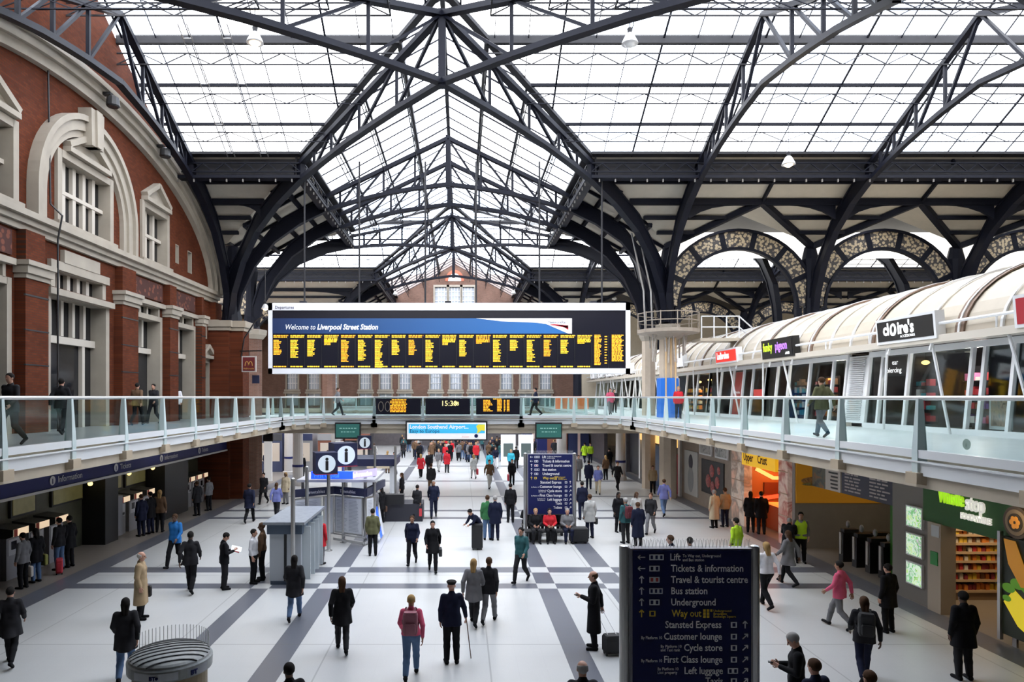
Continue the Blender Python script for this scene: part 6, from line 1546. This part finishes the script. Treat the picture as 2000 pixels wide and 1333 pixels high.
COLS = {'black': (.007, .007, .009), 'navy': (.009, .012, .032), 'tan': (.34, .25, .15), 'grey': (.16, .16, .17), 'pale': (.42, .42, .41), 'white': (.70, .70, .74), 'brown': (.12, .07, .04), 'red': (.50, .02, .03), 'pink': (.60, .10, .18),
        'blue': (.02, .14, .40), 'jeans': (.09, .15, .27), 'teal': (.03, .10, .11), 'green': (.04, .16, .06), 'hivis': (.42, .66, .03), 'charcoal': (.018, .018, .021), 'cream': (.50, .42, .30), 'cyan': (.05, .45, .60), 'olive': (.12, .12, .06), 'violet': (.14, .16, .38), 'orange': (.7, .2, .03),
        'hblack': (.012, .010, .009), 'hbrown': (.06, .03, .015), 'hgrey': (.30, .29, .28), 'hblond': (.35, .22, .09), 'hwhite': (.55, .53, .50)}
SK = {'f': SKIN, 'm': M('skin_medium', (.34, .17, .10), .5), 'd': M('skin_dark', (.10, .05, .03), .5)}
def cm(c): return M('cloth_' + c if c[0] != 'h' or c == 'hivis' else 'hair_' + c[1:], COLS[c], .85, var=.15, vscale=9, spec=.2)
def person(loc, head, pose, top, tc_, bc, hair, hc, label, hgt=1.75, skin='f', hi=None, shoe='black', group=None):
    x, y = loc[0], loc[1]; z = loc[2] if len(loc) > 2 else 0
    hi = (y < 24.5) if hi is None else hi
    P = make_parts(pose, top, hair, hi); s = hgt / 1.75
    b = bpy.data.objects.new('person', P['body']); C.objects.link(b); b.location = (x, y, z); b.rotation_euler.z = D(head); b.scale = (s, s, s)
    b.material_slots[0].link = 'OBJECT'; b.material_slots[0].material = SK[skin]; tag(b, label, 'person', group)
    for k, me in P.items():
        if k == 'body': continue
        o = bpy.data.objects.new(k, me); C.objects.link(o); o.parent = b
        if k in ('eyes', 'mouth'): continue
        col = {'trousers': bc, 'shoes': shoe, 'hair': hc, 'cap': hc, 'vest': 'hivis'}.get(k, tc_)
        o.material_slots[0].link = 'OBJECT'; o.material_slots[0].material = cm(col)
    return b
def HG(x, ytop, hgt=1.75):
    Y = (H - hgt) * F / (ytop - VY); return ((x - VX) * Y / F, Y)
def W(b, p):
    """a point given in a person's own frame, in the room"""
    s = b.scale[0]; a = b.rotation_euler.z; x, y, z = p[0]*s, p[1]*s, p[2]*s
    return Vector((b.location.x + x*math.cos(a) - y*math.sin(a), b.location.y + x*math.sin(a) + y*math.cos(a), b.location.z + z))
def rootbox(m, name, mat, label, cat, base, rz=0, **k):
    o = m.build(name, mat, label=label, cat=cat, **k); o.location = base; o.rotation_euler.z = rz; return o
def rounded(m, x0, y0, z0, x1, y1, z1, r=.03):
    A = []
    for (cx, cy, a0) in ((x1 - r, y1 - r, 0), (x0 + r, y1 - r, 90), (x0 + r, y0 + r, 180), (x1 - r, y0 + r, 270)):
        for k in range(4): a = D(a0 + 30 * k); A.append((cx + r * math.cos(a), cy + r * math.sin(a)))
    n = len(A); L = [(z0, .85), (z0 + r, 1), (z1 - r, 1), (z1, .85)]; cx, cy = (x0 + x1)/2, (y0 + y1)/2; vs = []; fs = []
    for z, s in L: vs += [(cx + (a - cx)*s, cy + (b - cy)*s, z) for a, b in A]
    for i in range(3):
        for k in range(n): fs.append((i*n+k, i*n+(k+1) % n, (i+1)*n+(k+1) % n, (i+1)*n+k))
    fs += [tuple(range(n))[::-1], tuple(range(3*n, 4*n))]
    return m.add(vs, fs)
BAG = M('bag_black', (.014, .014, .016), .6); BAGB = M('bag_brown', (.10, .05, .03), .6); BAGY = M('bag_olive', (.22, .22, .05), .7); BAGR = M('bag_red', (.5, .03, .05), .6); BAGW = M('bag_pale', (.55, .5, .45), .7)
def handbag(b, side, m, label, w_=.34, h_=.26, z=.46):
    p = W(b, (.26 * side, .05, .76)); e = empty('handbag', tuple(W(b, (.26*side, .05, z))), label, 'bag'); a = b.rotation_euler.z
    q = MB(); rounded(q, -.055, -w_/2, 0, .055, w_/2, h_); o = q.build('body', m); o.parent = e
    q = MB(); q.tube([(0, -.09, h_ - .01), (0, -.07, .74 - z + .02), (0, .07, .74 - z + .02), (0, .09, h_ - .01)], .01, 6); o = q.build('handle', m); o.parent = e
    e.rotation_euler.z = a; return e
def backpack(b, m, label):
    e = empty('backpack', tuple(W(b, (0, -.2, 1.0))), label, 'backpack'); q = MB(); rounded(q, -.15, -.11, 0, .15, .07, .45, .06); o = q.build('body', m); o.parent = e
    q = MB(); rounded(q, -.11, -.15, .04, .11, -.08, .24, .03); o = q.build('front_pocket', m); o.parent = e
    q = MB()
    for s in (-1, 1): q.path([(.1*s, .06, .05), (.17*s, .12, .2), (.14*s, .25, .38), (.09*s, .12, .5), (.08*s, .04, .44)], .035, .012)
    o = q.build('straps', m); o.parent = e
    e.rotation_euler.z = b.rotation_euler.z; return e
def suitcase(loc, w_, d_, h_, m, label, rz=0, handle=None):
    e = empty('suitcase', (*loc, 0), label, 'suitcase'); q = MB(); rounded(q, -w_/2, -d_/2, .05, w_/2, d_/2, h_, .05); o = q.build('shell', m); o.parent = e
    for sx in (-1, 1):
        for sy in (-1, 1): o = MB().tube([(sx*w_*.38 - .015, sy*d_*.3, .035), (sx*w_*.38 + .015, sy*d_*.3, .035)], .035, 10).build('wheel', DARK); o.parent = e
    o = MB().box(-w_/2 + .05, -d_/2 - .012, .2, w_/2 - .05, -d_/2 + .002, h_ - .12).build('front_pocket', m); o.parent = e
    if handle:
        q = MB(); q.tube([(-.1, 0, h_ - .02), tuple(Vector(handle) + Vector((-.08, 0, 0)))], .009, 6); q.tube([(.1, 0, h_ - .02), tuple(Vector(handle) + Vector((.08, 0, 0)))], .009, 6); q.tube([tuple(Vector(handle) + Vector((-.1, 0, 0))), tuple(Vector(handle) + Vector((.1, 0, 0)))], .013, 6)
        o = q.build('pull_handle', STEEL); o.parent = e
    e.rotation_euler.z = rz; return e
# --- the people one sees clearly
a = person(G(275, 1210), -80, 'stand', 'long_coat', 'tan', 'black', 'bald', 'hwhite', 'person in a long tan overcoat with a dark collar, holding a black briefcase', 1.73)
e = empty('briefcase', tuple(W(a, (-.27, .0, .50))), 'black briefcase held by the person in the tan overcoat', 'briefcase'); q = MB(); rounded(q, -.05, -.2, 0, .05, .2, .29); o = q.build('body', BAG); o.parent = e
q = MB(); q.tube([(0, -.06, .28), (0, -.05, .33), (0, .05, .33), (0, .06, .28)], .01, 6); o = q.build('handle', BAG); o.parent = e; e.rotation_euler.z = a.rotation_euler.z
a = person(G(882, 1296), 8, 'cane', 'jacket', 'navy', 'black', 'cap', 'hblack', 'person in a beret and dark suit leaning on a walking cane, seen from behind', 1.78)
p0 = W(a, (.34, .16, .86)); MB().tube([tuple(p0 + Vector((-.02, -.07, .02))), tuple(p0 + Vector((0, -.03, .05))), tuple(p0 + Vector((.0, .02, .04))), tuple(p0), (p0.x + .1, p0.y + .05, .0)], .011, 8).build('walking_cane', M('cane_wood', (.12, .06, .03), .4), label='slim walking cane held by the person in the beret', cat='cane')
a = person(G(1160, 1268), 78, 'pull', 'long_coat', 'black', 'black', 'bald', 'hbrown', 'bearded person in a long black coat with a trolley case, looking at a phone', 1.76)
p0 = W(a, (-.02, .37, 1.2)); rootbox(MB().box(-.035, -.07, -.006, .035, .07, .006), 'phone', DARK, 'small dark phone held by the bearded person in black', 'phone', tuple(p0), a.rotation_euler.z)
tl = G(1196, 1279); suitcase(tl, .42, .26, .44, BAG, 'black wheeled trolley bag behind the bearded person in the long black coat', D(8), handle=((W(a, (.26, -.19, .8)).x - tl[0]), (W(a, (.26, -.19, .8)).y - tl[1]), .80))
person(HG(1138, 1292), 0, 'stand', 'jacket', 'charcoal', 'charcoal', 'bald', 'hgrey', 'balding person with grey hair at the bottom edge, only head and shoulders in view')
a = person(HG(1556, 1236), 70, 'phone', 'jacket', 'black', 'black', 'short', 'hgrey', 'grey-haired person in a black suit reading a phone, right of the big sign')
p0 = W(a, (0, .37, 1.2)); rootbox(MB().box(-.035, -.07, -.006, .035, .07, .006), 'phone', DARK, 'small dark phone held by the grey-haired person in the suit', 'phone', tuple(p0), a.rotation_euler.z)
person(HG(1592, 1288), 20, 'stand', 'coat', 'navy', 'black', 'short', 'hbrown', 'person in a dark coat at the bottom edge, just right of the grey-haired reader')
person(HG(1700, 1311, 1.7), 10, 'stand', 'coat', 'charcoal', 'black', 'short', 'hbrown', 'person whose brown hair just shows at the bottom edge, lower right', 1.7)
person(HG(1310, 1046), 60, 'stand', 'jacket', 'navy', 'black', 'short', 'hbrown', 'person in a blue jacket showing above the big sign, left one of two')
person(HG(1348, 1050), 10, 'stand', 'jacket', 'black', 'black', 'short', 'hblack', 'dark-haired person showing above the big sign, right one of two')
person(HG(1438, 1012), 30, 'stand', 'vest', 'hivis', 'navy', 'short', 'hblack', 'person in a bright yellow-green jacket behind the right end of the big sign')
# left foreground and middle
L_ = [(245, 1330, 20, 'walk', 'coat', 'charcoal', 'jeans', 'long', 'hblack', 'person in a dark coat and jeans walking behind the domed kiosk'),
 (20, 1300, 20, 'stride', 'coat', 'charcoal', 'black', 'short', 'hblack', 'person in dark clothes walking at the bottom left edge'),
 (342, 1108, 170, 'walk', 'jacket', 'blue', 'black', 'short', 'hbrown', 'person in a bright blue top and dark trousers, on the left'),
 (372, 1158, 10, 'stride', 'jacket', 'charcoal', 'black', 'short', 'hblack', 'person in black walking away, right of the tan overcoat'),
 (438, 1152, -60, 'phone', 'jacket', 'black', 'charcoal', 'short', 'hblack', 'person in black holding papers and a red folder, on the left'),
 (495, 1140, -90, 'stand', 'shirt', 'white', 'black', 'short', 'hblack', 'person in a white shirt beside the grey payphone block'),
 (512, 1133, 100, 'stand', 'shirt', 'brown', 'black', 'short', 'hbrown', 'person in a brown top facing the one in the white shirt'),
 (575, 1212, 5, 'walk', 'coat', 'charcoal', 'jeans', 'long', 'hblack', 'person in dark grey walking in front of the payphone block'),
 (668, 1275, 10, 'stride', 'coat', 'black', 'charcoal', 'long', 'hbrown', 'person in a dark coat striding away along the grey floor band'),
 (803, 1326, 0, 'walk', 'shirt', 'pink', 'jeans', 'short', 'hblond', 'person in a pink top and light jeans walking away, left of the cane walker'),
 (925, 1222, -10, 'stride', 'coat', 'grey', 'charcoal', 'long', 'hblond', 'person in a grey-beige coat walking close beside a darker one, centre'),
 (955, 1218, -15, 'walk', 'jacket', 'charcoal', 'grey', 'short', 'hbrown', 'person in a dark jacket and grey trousers walking right of the beige coat'),
 (728, 1086, 5, 'stand', 'jacket', 'olive', 'black', 'short', 'hblack', 'person in an olive jacket standing still right of the timetable panels'),
 (625, 1103, -20, 'stand', 'coat', 'red', 'grey', 'long', 'hbrown', 'person in a red coat at the payphones'),
 (805, 1103, 175, 'walk', 'jacket', 'navy', 'black', 'short', 'hbrown', 'person in navy walking towards the camera in the centre left'),
 (845, 1117, 185, 'stride', 'coat', 'black', 'black', 'short', 'hblack', 'person in a black coat with a shoulder bag walking in the centre'),
 (1018, 1138, 150, 'walk', 'jacket', 'teal', 'charcoal', 'short', 'hblack', 'person in a dark teal jacket walking left of the crossing floor bands'),
 (568, 1450, 30, 'walk', 'coat', 'black', 'black', 'short', 'hblack', 'dark-haired person whose head shows at the bottom edge, left of centre'),
 (1497, 1188, 10, 'walk', 'shirt', 'white', 'black', 'long', 'hblond', 'person in a white top and black leggings right of the big sign'),
 (1640, 1228, 40, 'walk', 'jacket', 'pink', 'grey', 'short', 'hblack', 'person in a pink top with dark hair walking before the ticket gates'),
 (1735, 1236, 20, 'stand', 'coat', 'black', 'black', 'short', 'hblack', 'person in black standing on the right near the green posters'),
 (1688, 1330, -20, 'walk', 'jacket', 'charcoal', 'navy', 'long', 'hbrown', 'person with a dark backpack walking in the right foreground'),
 (1882, 1328, 0, 'stand', 'coat', 'black', 'charcoal', 'short', 'hblack', 'broad person in a black coat seen from behind before the food shop'),
 (1540, 1144, 30, 'walk', 'coat', 'grey', 'black', 'long', 'hbrown', 'person in a grey coat on the dark floor band near the ticket gates'),
 (1540, 1103, -30, 'lean', 'coat', 'black', 'black', 'short', 'hgrey', 'grey-haired person in black leaning over by the orange wall'),
 (1564, 1100, 160, 'stand', 'vest', 'grey', 'black', 'short', 'hblack', 'staff person in a yellow high-visibility vest by the orange wall'),
 (1395, 1032, 20, 'stand', 'long_coat', 'cream', 'black', 'short', 'hgrey', 'person in a long cream coat near the baguette shop'),
 (1416, 1030, 10, 'stand', 'jacket', 'tan', 'navy', 'short', 'hbrown', 'person in a tan jacket right beside the long cream coat'),
 (1466, 1040, -20, 'stand', 'coat', 'black', 'black', 'long', 'hblack', 'person in black at the baguette shop, left one of two'),
 (1487, 1044, -10, 'stand', 'coat', 'black', 'charcoal', 'short', 'hblack', 'person in black at the baguette shop, right one of two'),
 (1208, 1040, 200, 'stand', 'coat', 'black', 'black', 'long', 'hblack', 'person with long black hair right of the far sign'),
 (1222, 1062, 20, 'stand', 'jacket', 'teal', 'charcoal', 'short', 'hgrey', 'person with a maroon backpack right of the far sign'),
 (1246, 1070, 10, 'stand', 'long_coat', 'navy', 'black', 'short', 'hbrown', 'person in a long navy coat, front right of the group by the far sign'),
 (1243, 1040, 190, 'stand', 'jacket', 'pale', 'jeans', 'long', 'hbrown', 'person in a pale patterned top behind the long navy coat'),
 (1271, 1044, 150, 'walk', 'jacket', 'charcoal', 'grey', 'short', 'hbrown', 'person in a dark top and grey trousers walking right of the group'),
 (1297, 1009, 0, 'walk', 'jacket', 'violet', 'jeans', 'short', 'hbrown', 'person in slate blue walking away towards the boutique'),
 (1137, 1016, 10, 'stand', 'jacket', 'navy', 'navy', 'short', 'hblack', 'person in navy standing just right of the far sign post'),
 (1152, 1052, 20, 'stand', 'coat', 'pale', 'navy', 'short', 'hbrown', 'person in a pale grey coat with a shoulder bag right of the far sign'),
 (1275, 965, 170, 'stand', 'jacket', 'tan', 'black', 'short', 'hbrown', 'person in a tan jacket outside the boutique'),
 (935, 1072, 120, 'lean', 'shirt', 'navy', 'navy', 'short', 'hblack', 'person in a navy T-shirt bending over the tall dark suitcase'),
 (952, 1055, 0, 'stand', 'jacket', 'green', 'jeans', 'short', 'hbrown', 'person in a green top behind the dark-suited figure, centre'),
 (967, 1056, 5, 'stand', 'coat', 'navy', 'navy', 'short', 'hgrey', 'broad person in a navy suit seen from behind, centre'),
 (997, 1021, 5, 'stand', 'jacket', 'black', 'black', 'short', 'hblack', 'person in black standing left of the far sign'),
 (815, 1018, -20, 'walk', 'jacket', 'charcoal', 'black', 'short', 'hblack', 'person in charcoal stepping out by the black desk'),
 (847, 1012, 180, 'walk', 'jacket', 'navy', 'navy', 'short', 'hgrey', 'person in a navy suit over a light blue shirt walking to the camera'),
 (735, 1024, 80, 'stand', 'jacket', 'grey', 'jeans', 'short', 'hblack', 'person in a grey top leaning at the right side of the kiosk'),
 (745, 1022, 60, 'stand', 'coat', 'black', 'black', 'long', 'hblack', 'person in a black coat with a brown bag at the right side of the kiosk'),
 (785, 985, 80, 'stand', 'jacket', 'black', 'black', 'long', 'hbrown', 'person in black standing behind the black desk'),
 (45, 1150, 80, 'stand', 'jacket', 'grey', 'black', 'short', 'hblack', 'person in a grey jacket at the nearest ticket machine'),
 (70, 1138, 70, 'stand', 'coat', 'black', 'jeans', 'long', 'hblack', 'person with an olive shoulder bag at the second ticket machine'),
 (116, 1114, 75, 'stand', 'jacket', 'charcoal', 'jeans', 'short', 'hblack', 'person in a dark jacket and blue jeans at the third ticket machine'),
 (136, 1108, 80, 'stand', 'coat', 'black', 'black', 'short', 'hblack', 'person in black right of the third ticket machine'),
 (276, 1048, 60, 'stand', 'coat', 'navy', 'navy', 'short', 'hbrown', 'person in navy at the middle ticket machines, left of the pair'),
 (294, 1043, 70, 'stand', 'coat', 'black', 'navy', 'short', 'hblack', 'person in a black coat at the middle ticket machines'),
 (312, 1040, 10, 'stand', 'jacket', 'brown', 'black', 'long', 'hblond', 'person in brown right of the middle ticket machines'),
 (385, 1008, 60, 'stand', 'coat', 'charcoal', 'black', 'short', 'hbrown', 'person in charcoal at the far ticket machines, left'),
 (408, 998, 70, 'stand', 'jacket', 'grey', 'black', 'short', 'hblack', 'person in a grey top at the far ticket machines, right'),
 (487, 1022, 0, 'walk', 'coat', 'navy', 'black', 'short', 'hblack', 'person in a navy coat walking away left of the kiosk'),
 (540, 1012, 5, 'stride', 'jacket', 'violet', 'charcoal', 'long', 'hbrown', 'person with a slate blue jacket walking away left of the kiosk'),
 (515, 985, 170, 'walk', 'coat', 'charcoal', 'black', 'short', 'hblack', 'person in charcoal walking towards the camera by the brick pier'),
 (458, 965, 30, 'walk', 'jacket', 'grey', 'black', 'short', 'hblack', 'person in a grey jacket close to the foot of the brick pier'),
 (558, 985, 160, 'stand', 'coat', 'cream', 'grey', 'long', 'hblond', 'person in a cream coat behind the left end of the kiosk')]
PP = {}
for q in L_:
    loc = G(q[0], q[1])
    if q[0] == 568: loc = HG(565, 1288)
    PP[(q[0], q[1])] = person(loc, *q[2:], hgt=1.72 + .06 * ((q[0] * 7) % 5 - 2) / 2, skin='fffmd'[(q[0] * 3 + q[1]) % 5] if q[0] not in (803, 1395) else 'f')
e = empty('papers', tuple(W(PP[(438, 1152)], (.0, .36, 1.2))), 'white papers and a red folder held by the person in black on the left', 'papers'); o = MB().box(-.15, -.1, 0, .15, .12, .01).build('sheets', WHITE); o.parent = e; o = MB().box(-.14, -.12, -.02, .1, .1, -.005).build('folder', BAGR); o.parent = e; e.rotation_euler = (.5, .3, .3)
handbag(PP[(845, 1117)], -1, BAG, 'dark shoulder bag of the person in black walking in the centre', z=.55)
handbag(PP[(1152, 1052)], 1, BAG, 'dark shoulder bag beside the pale grey coat', z=.55)
handbag(PP[(745, 1022)], 1, BAGB, 'brown bag of the person in black at the kiosk', z=.5)
handbag(PP[(70, 1138)], 1, BAGY, 'olive shoulder bag at the second ticket machine', .42, .34, .5)
handbag(PP[(1208, 1040)], -1, BAG, 'black handbag of the long-haired person right of the far sign', z=.4)
handbag(PP[(45, 1150)], 1, BAGW, 'pale carrier bag at the nearest ticket machine', .3, .32, .3)
backpack(PP[(1222, 1062)], M('bag_maroon', (.12, .02, .03), .7), 'maroon backpack worn in the group right of the far sign')
backpack(PP[(803, 1326)], M('bag_mauve', (.28, .10, .13), .7), 'mauve backpack on the person in light jeans'); backpack(PP[(1688, 1330)], BAG, 'black backpack in the right foreground')
suitcase(G(932, 1074), .42, .30, .98, BAG, 'tall dark suitcase standing in the centre'); suitcase(G(116, 1122), .2, .35, .5, BAGR, 'dark red case at the feet of the person in blue jeans', .5)
# seated people at the foot of the far sign
by_ = 26.9
e = empty('bench', (3.55, by_, 0), 'dark bench at the foot of the far wayfinding sign', 'bench'); MB().box(2.5, by_ - .3, .40, 4.65, by_ + .3, .45).build('seat', DARK, e)
for x in (2.6, 4.5): MB().box(x - .04, by_ - .25, 0, x + .04, by_ + .25, .40).build('leg', DARK, e)
for x, c, bc, hc, lb in ((2.95, 'black', 'charcoal', 'hblond', 'person in black over white seated at the left of the bench'), (3.5, 'red', 'black', 'hblack', 'person in a red jacket seated in the middle of the bench'), (4.2, 'grey', 'navy', 'hgrey', 'person in grey seated at the right of the bench')):
    person((x, by_), 180, 'sit', 'jacket', c, bc, 'short', hc, lb, hi=True)
for x, c, lb in ((2.75, 'charcoal', 'person in charcoal seated behind the bench, left'), (3.3, 'navy', 'person in navy seated behind the bench, middle'), (3.95, 'black', 'person in black seated behind the bench, right')):
    person((x, by_ + 1.3), 0, 'sit', 'jacket', c, 'black', 'short', 'hbrown', lb)
e = empty('bench', (3.4, by_ + 1.2, 0), 'second dark bench behind the far wayfinding sign', 'bench'); MB().box(2.5, by_ + 1.0, .4, 4.3, by_ + 1.5, .45).build('seat', DARK, e); MB().box(2.6, by_ + 1.1, 0, 2.7, by_ + 1.4, .4).build('leg', DARK, e); MB().box(4.1, by_ + 1.1, 0, 4.2, by_ + 1.4, .4).build('leg', DARK, e)
suitcase(G(1045, 1058), .46, .26, .42, BAG, 'black case before the seated person on the left of the bench'); suitcase(G(1078, 1059), .40, .26, .46, M('bag_charcoal', (.03, .03, .035)), 'charcoal case before the red jacket on the bench')
suitcase(G(1130, 1061), .72, .4, .62, BAG, 'large black travel bag at the right end of the bench'); suitcase(G(775, 1006), .9, .5, .7, BAG, 'pile-high black travel bag in front of the black desk')
# far crowd under and beyond the footbridge
far = [(822, 934, 'red', 'black', 'hblond', 'person in a red top and black trousers, first of the distant crowd on the left'), (838, 930, 'black', 'charcoal', 'hbrown', 'person in black with folded arms next to the distant red top'),
 (857, 922, 'grey', 'pale', 'hblond', 'distant person in pale grey and light trousers'), (873, 924, 'red', 'charcoal', 'hblack', 'distant person in a bright red coat in the middle of the crowd'), (956, 955, 'brown', 'pale', 'hbrown', 'distant person in brown in front of the cyan tabard'),
 (956, 930, 'cyan', 'charcoal', 'hblack', 'distant person in a bright cyan tabard'), (925, 936, 'pale', 'pale', 'hblond', 'distant pale-clothed person carrying a red bag'), (1000, 948, 'black', 'black', 'hblack', 'distant person in black with a red bag near the navy post'),
 (998, 925, 'cyan', 'navy', 'hblond', 'distant person in light turquoise by the white stands'), (1008, 915, 'black', 'black', 'hblack', 'distant person in black before the right-hand white stand'), (968, 915, 'navy', 'white', 'hbrown', 'distant person in navy and white trousers left of the stands'),
 (842, 966, 'charcoal', 'brown', 'hbrown', 'distant person in charcoal walking behind the suit wearer'), (1142, 905, 'hivis', 'navy', 'hblack', 'distant staff person in yellow high-visibility, left one by the dark kiosks'), (1153, 905, 'hivis', 'navy', 'hbrown', 'distant staff person in yellow high-visibility, right one by the dark kiosks'),
 (1168, 966, 'violet', 'cream', 'hbrown', 'person in a violet-blue top and bare legs in the right passage'), (1150, 956, 'navy', 'navy', 'hblack', 'person in navy left of the violet-blue top'), (1206, 958, 'charcoal', 'black', 'hbrown', 'person in charcoal in the right passage'),
 (1183, 938, 'brown', 'black', 'hblond', 'person in brown in the right passage, farther back'), (1190, 922, 'black', 'black', 'hblack', 'person in black far back in the right passage'), (1130, 940, 'grey', 'grey', 'hbrown', 'person in grey right behind the far sign'),
 (770, 930, 'black', 'navy', 'hblack', 'distant person in black right of the rear kiosk'), (757, 925, 'cream', 'brown', 'hblond', 'distant person in cream beside the rear kiosk')]
for i, (x, y, c, bc, hc, lb) in enumerate(far):
    b = person(G(x, y), [10, 180, 170, -15, 190, 20][i % 6], ['walk', 'stand', 'stride', 'stand'][i % 4], 'coat' if i % 3 == 0 else 'jacket', c, bc, 'long' if hc in ('hblond',) else 'short', hc, lb, 1.68 + (i * 5 % 7) * .02, hi=False)
    if 'red bag' in lb: handbag(b, 1, BAGR, f'red bag carried by the distant {"pale-clothed" if "pale" in lb else "black-clothed"} person', .5, .4, .3)
rnd = random.Random(21); cl_n = ['black', 'navy', 'charcoal', 'grey', 'brown', 'pale', 'red', 'charcoal', 'black', 'teal']
for i in range(74):
    x = rnd.uniform(780, 985); y = rnd.uniform(880, 905)
    if i > 60: x = rnd.uniform(1022, 1110); y = rnd.uniform(880, 900)
    c = rnd.choice(cl_n); where = 'beyond the far sign' if i > 60 else 'under the airport advertisement'
    person(G(x, y), rnd.choice((0, 180, 10, 170)), rnd.choice(('walk', 'stand', 'stride')), rnd.choice(('coat', 'jacket')), c, rnd.choice(('black', 'navy', 'charcoal', 'jeans')), 'short', rnd.choice(('hblack', 'hbrown', 'hblond')), f'person in {c} clothes in the dense distant crowd {where}', rnd.uniform(1.62, 1.82), hi=False, group=f'distant crowd in {c} {where}')
for i, (x, y) in enumerate(((590, 935), (640, 925), (700, 915), (520, 928), (610, 915), (730, 905))):
    person(G(x, y), [0, 180, 30][i % 3], ['stand', 'walk'][i % 2], 'jacket', ['black', 'grey', 'brown', 'navy', 'charcoal', 'pale'][i], 'black', 'short', 'hbrown', f'distant person in {["black", "grey", "brown", "navy", "charcoal", "pale clothes"][i]} beyond the kiosk on the left', 1.72, hi=False)
# people on the galleries
def GP(px, Y): return ((px - VX) * Y / F, Y, GZ)
for px, Y, hd, ps, c, bc, hc, lb in ((345, 33.2, 180, 'stand', 'white', 'black', 'hbrown', 'person in a white shirt on the left gallery, in the last tall doorway'), (268, 27.8, 0, 'walk', 'brown', 'black', 'hblack', 'person in brown on the left gallery by the second doorway'), (300, 29.5, 170, 'walk', 'charcoal', 'black', 'hblack', 'person in charcoal on the left gallery between two doorways'),
      (120, 20.8, 10, 'stride', 'black', 'black', 'hblack', 'person in black on the left gallery before the widest doorway'), (20, 16.2, 170, 'walk', 'charcoal', 'black', 'hblack', 'person in dark clothes at the left edge of the gallery'),
      (1200, 50, 180, 'stand', 'charcoal', 'charcoal', 'hblack', 'person in dark grey on the right gallery beyond the footbridge'), (1192, 44.5, 175, 'walk', 'pink', 'grey', 'hbrown', 'person in pink on the right gallery by the footbridge'), (1605, 19.5, 10, 'walk', 'olive', 'grey', 'hbrown', 'person in olive on the right gallery under the purple lettered sign'),
      (1325, 36.5, 170, 'stand', 'red', 'navy', 'hblond', 'person in red on the right gallery by the blue wrapped column'), (660, 41.5, -90, 'walk', 'grey', 'black', 'hbrown', 'person in grey crossing the footbridge on its left'), (1046, 41.8, 90, 'walk', 'navy', 'black', 'hblack', 'person in navy crossing the footbridge on its right')):
    person(GP(px, Y), hd, ps, 'jacket', c, bc, 'short', hc, lb, 1.72, hi=False)
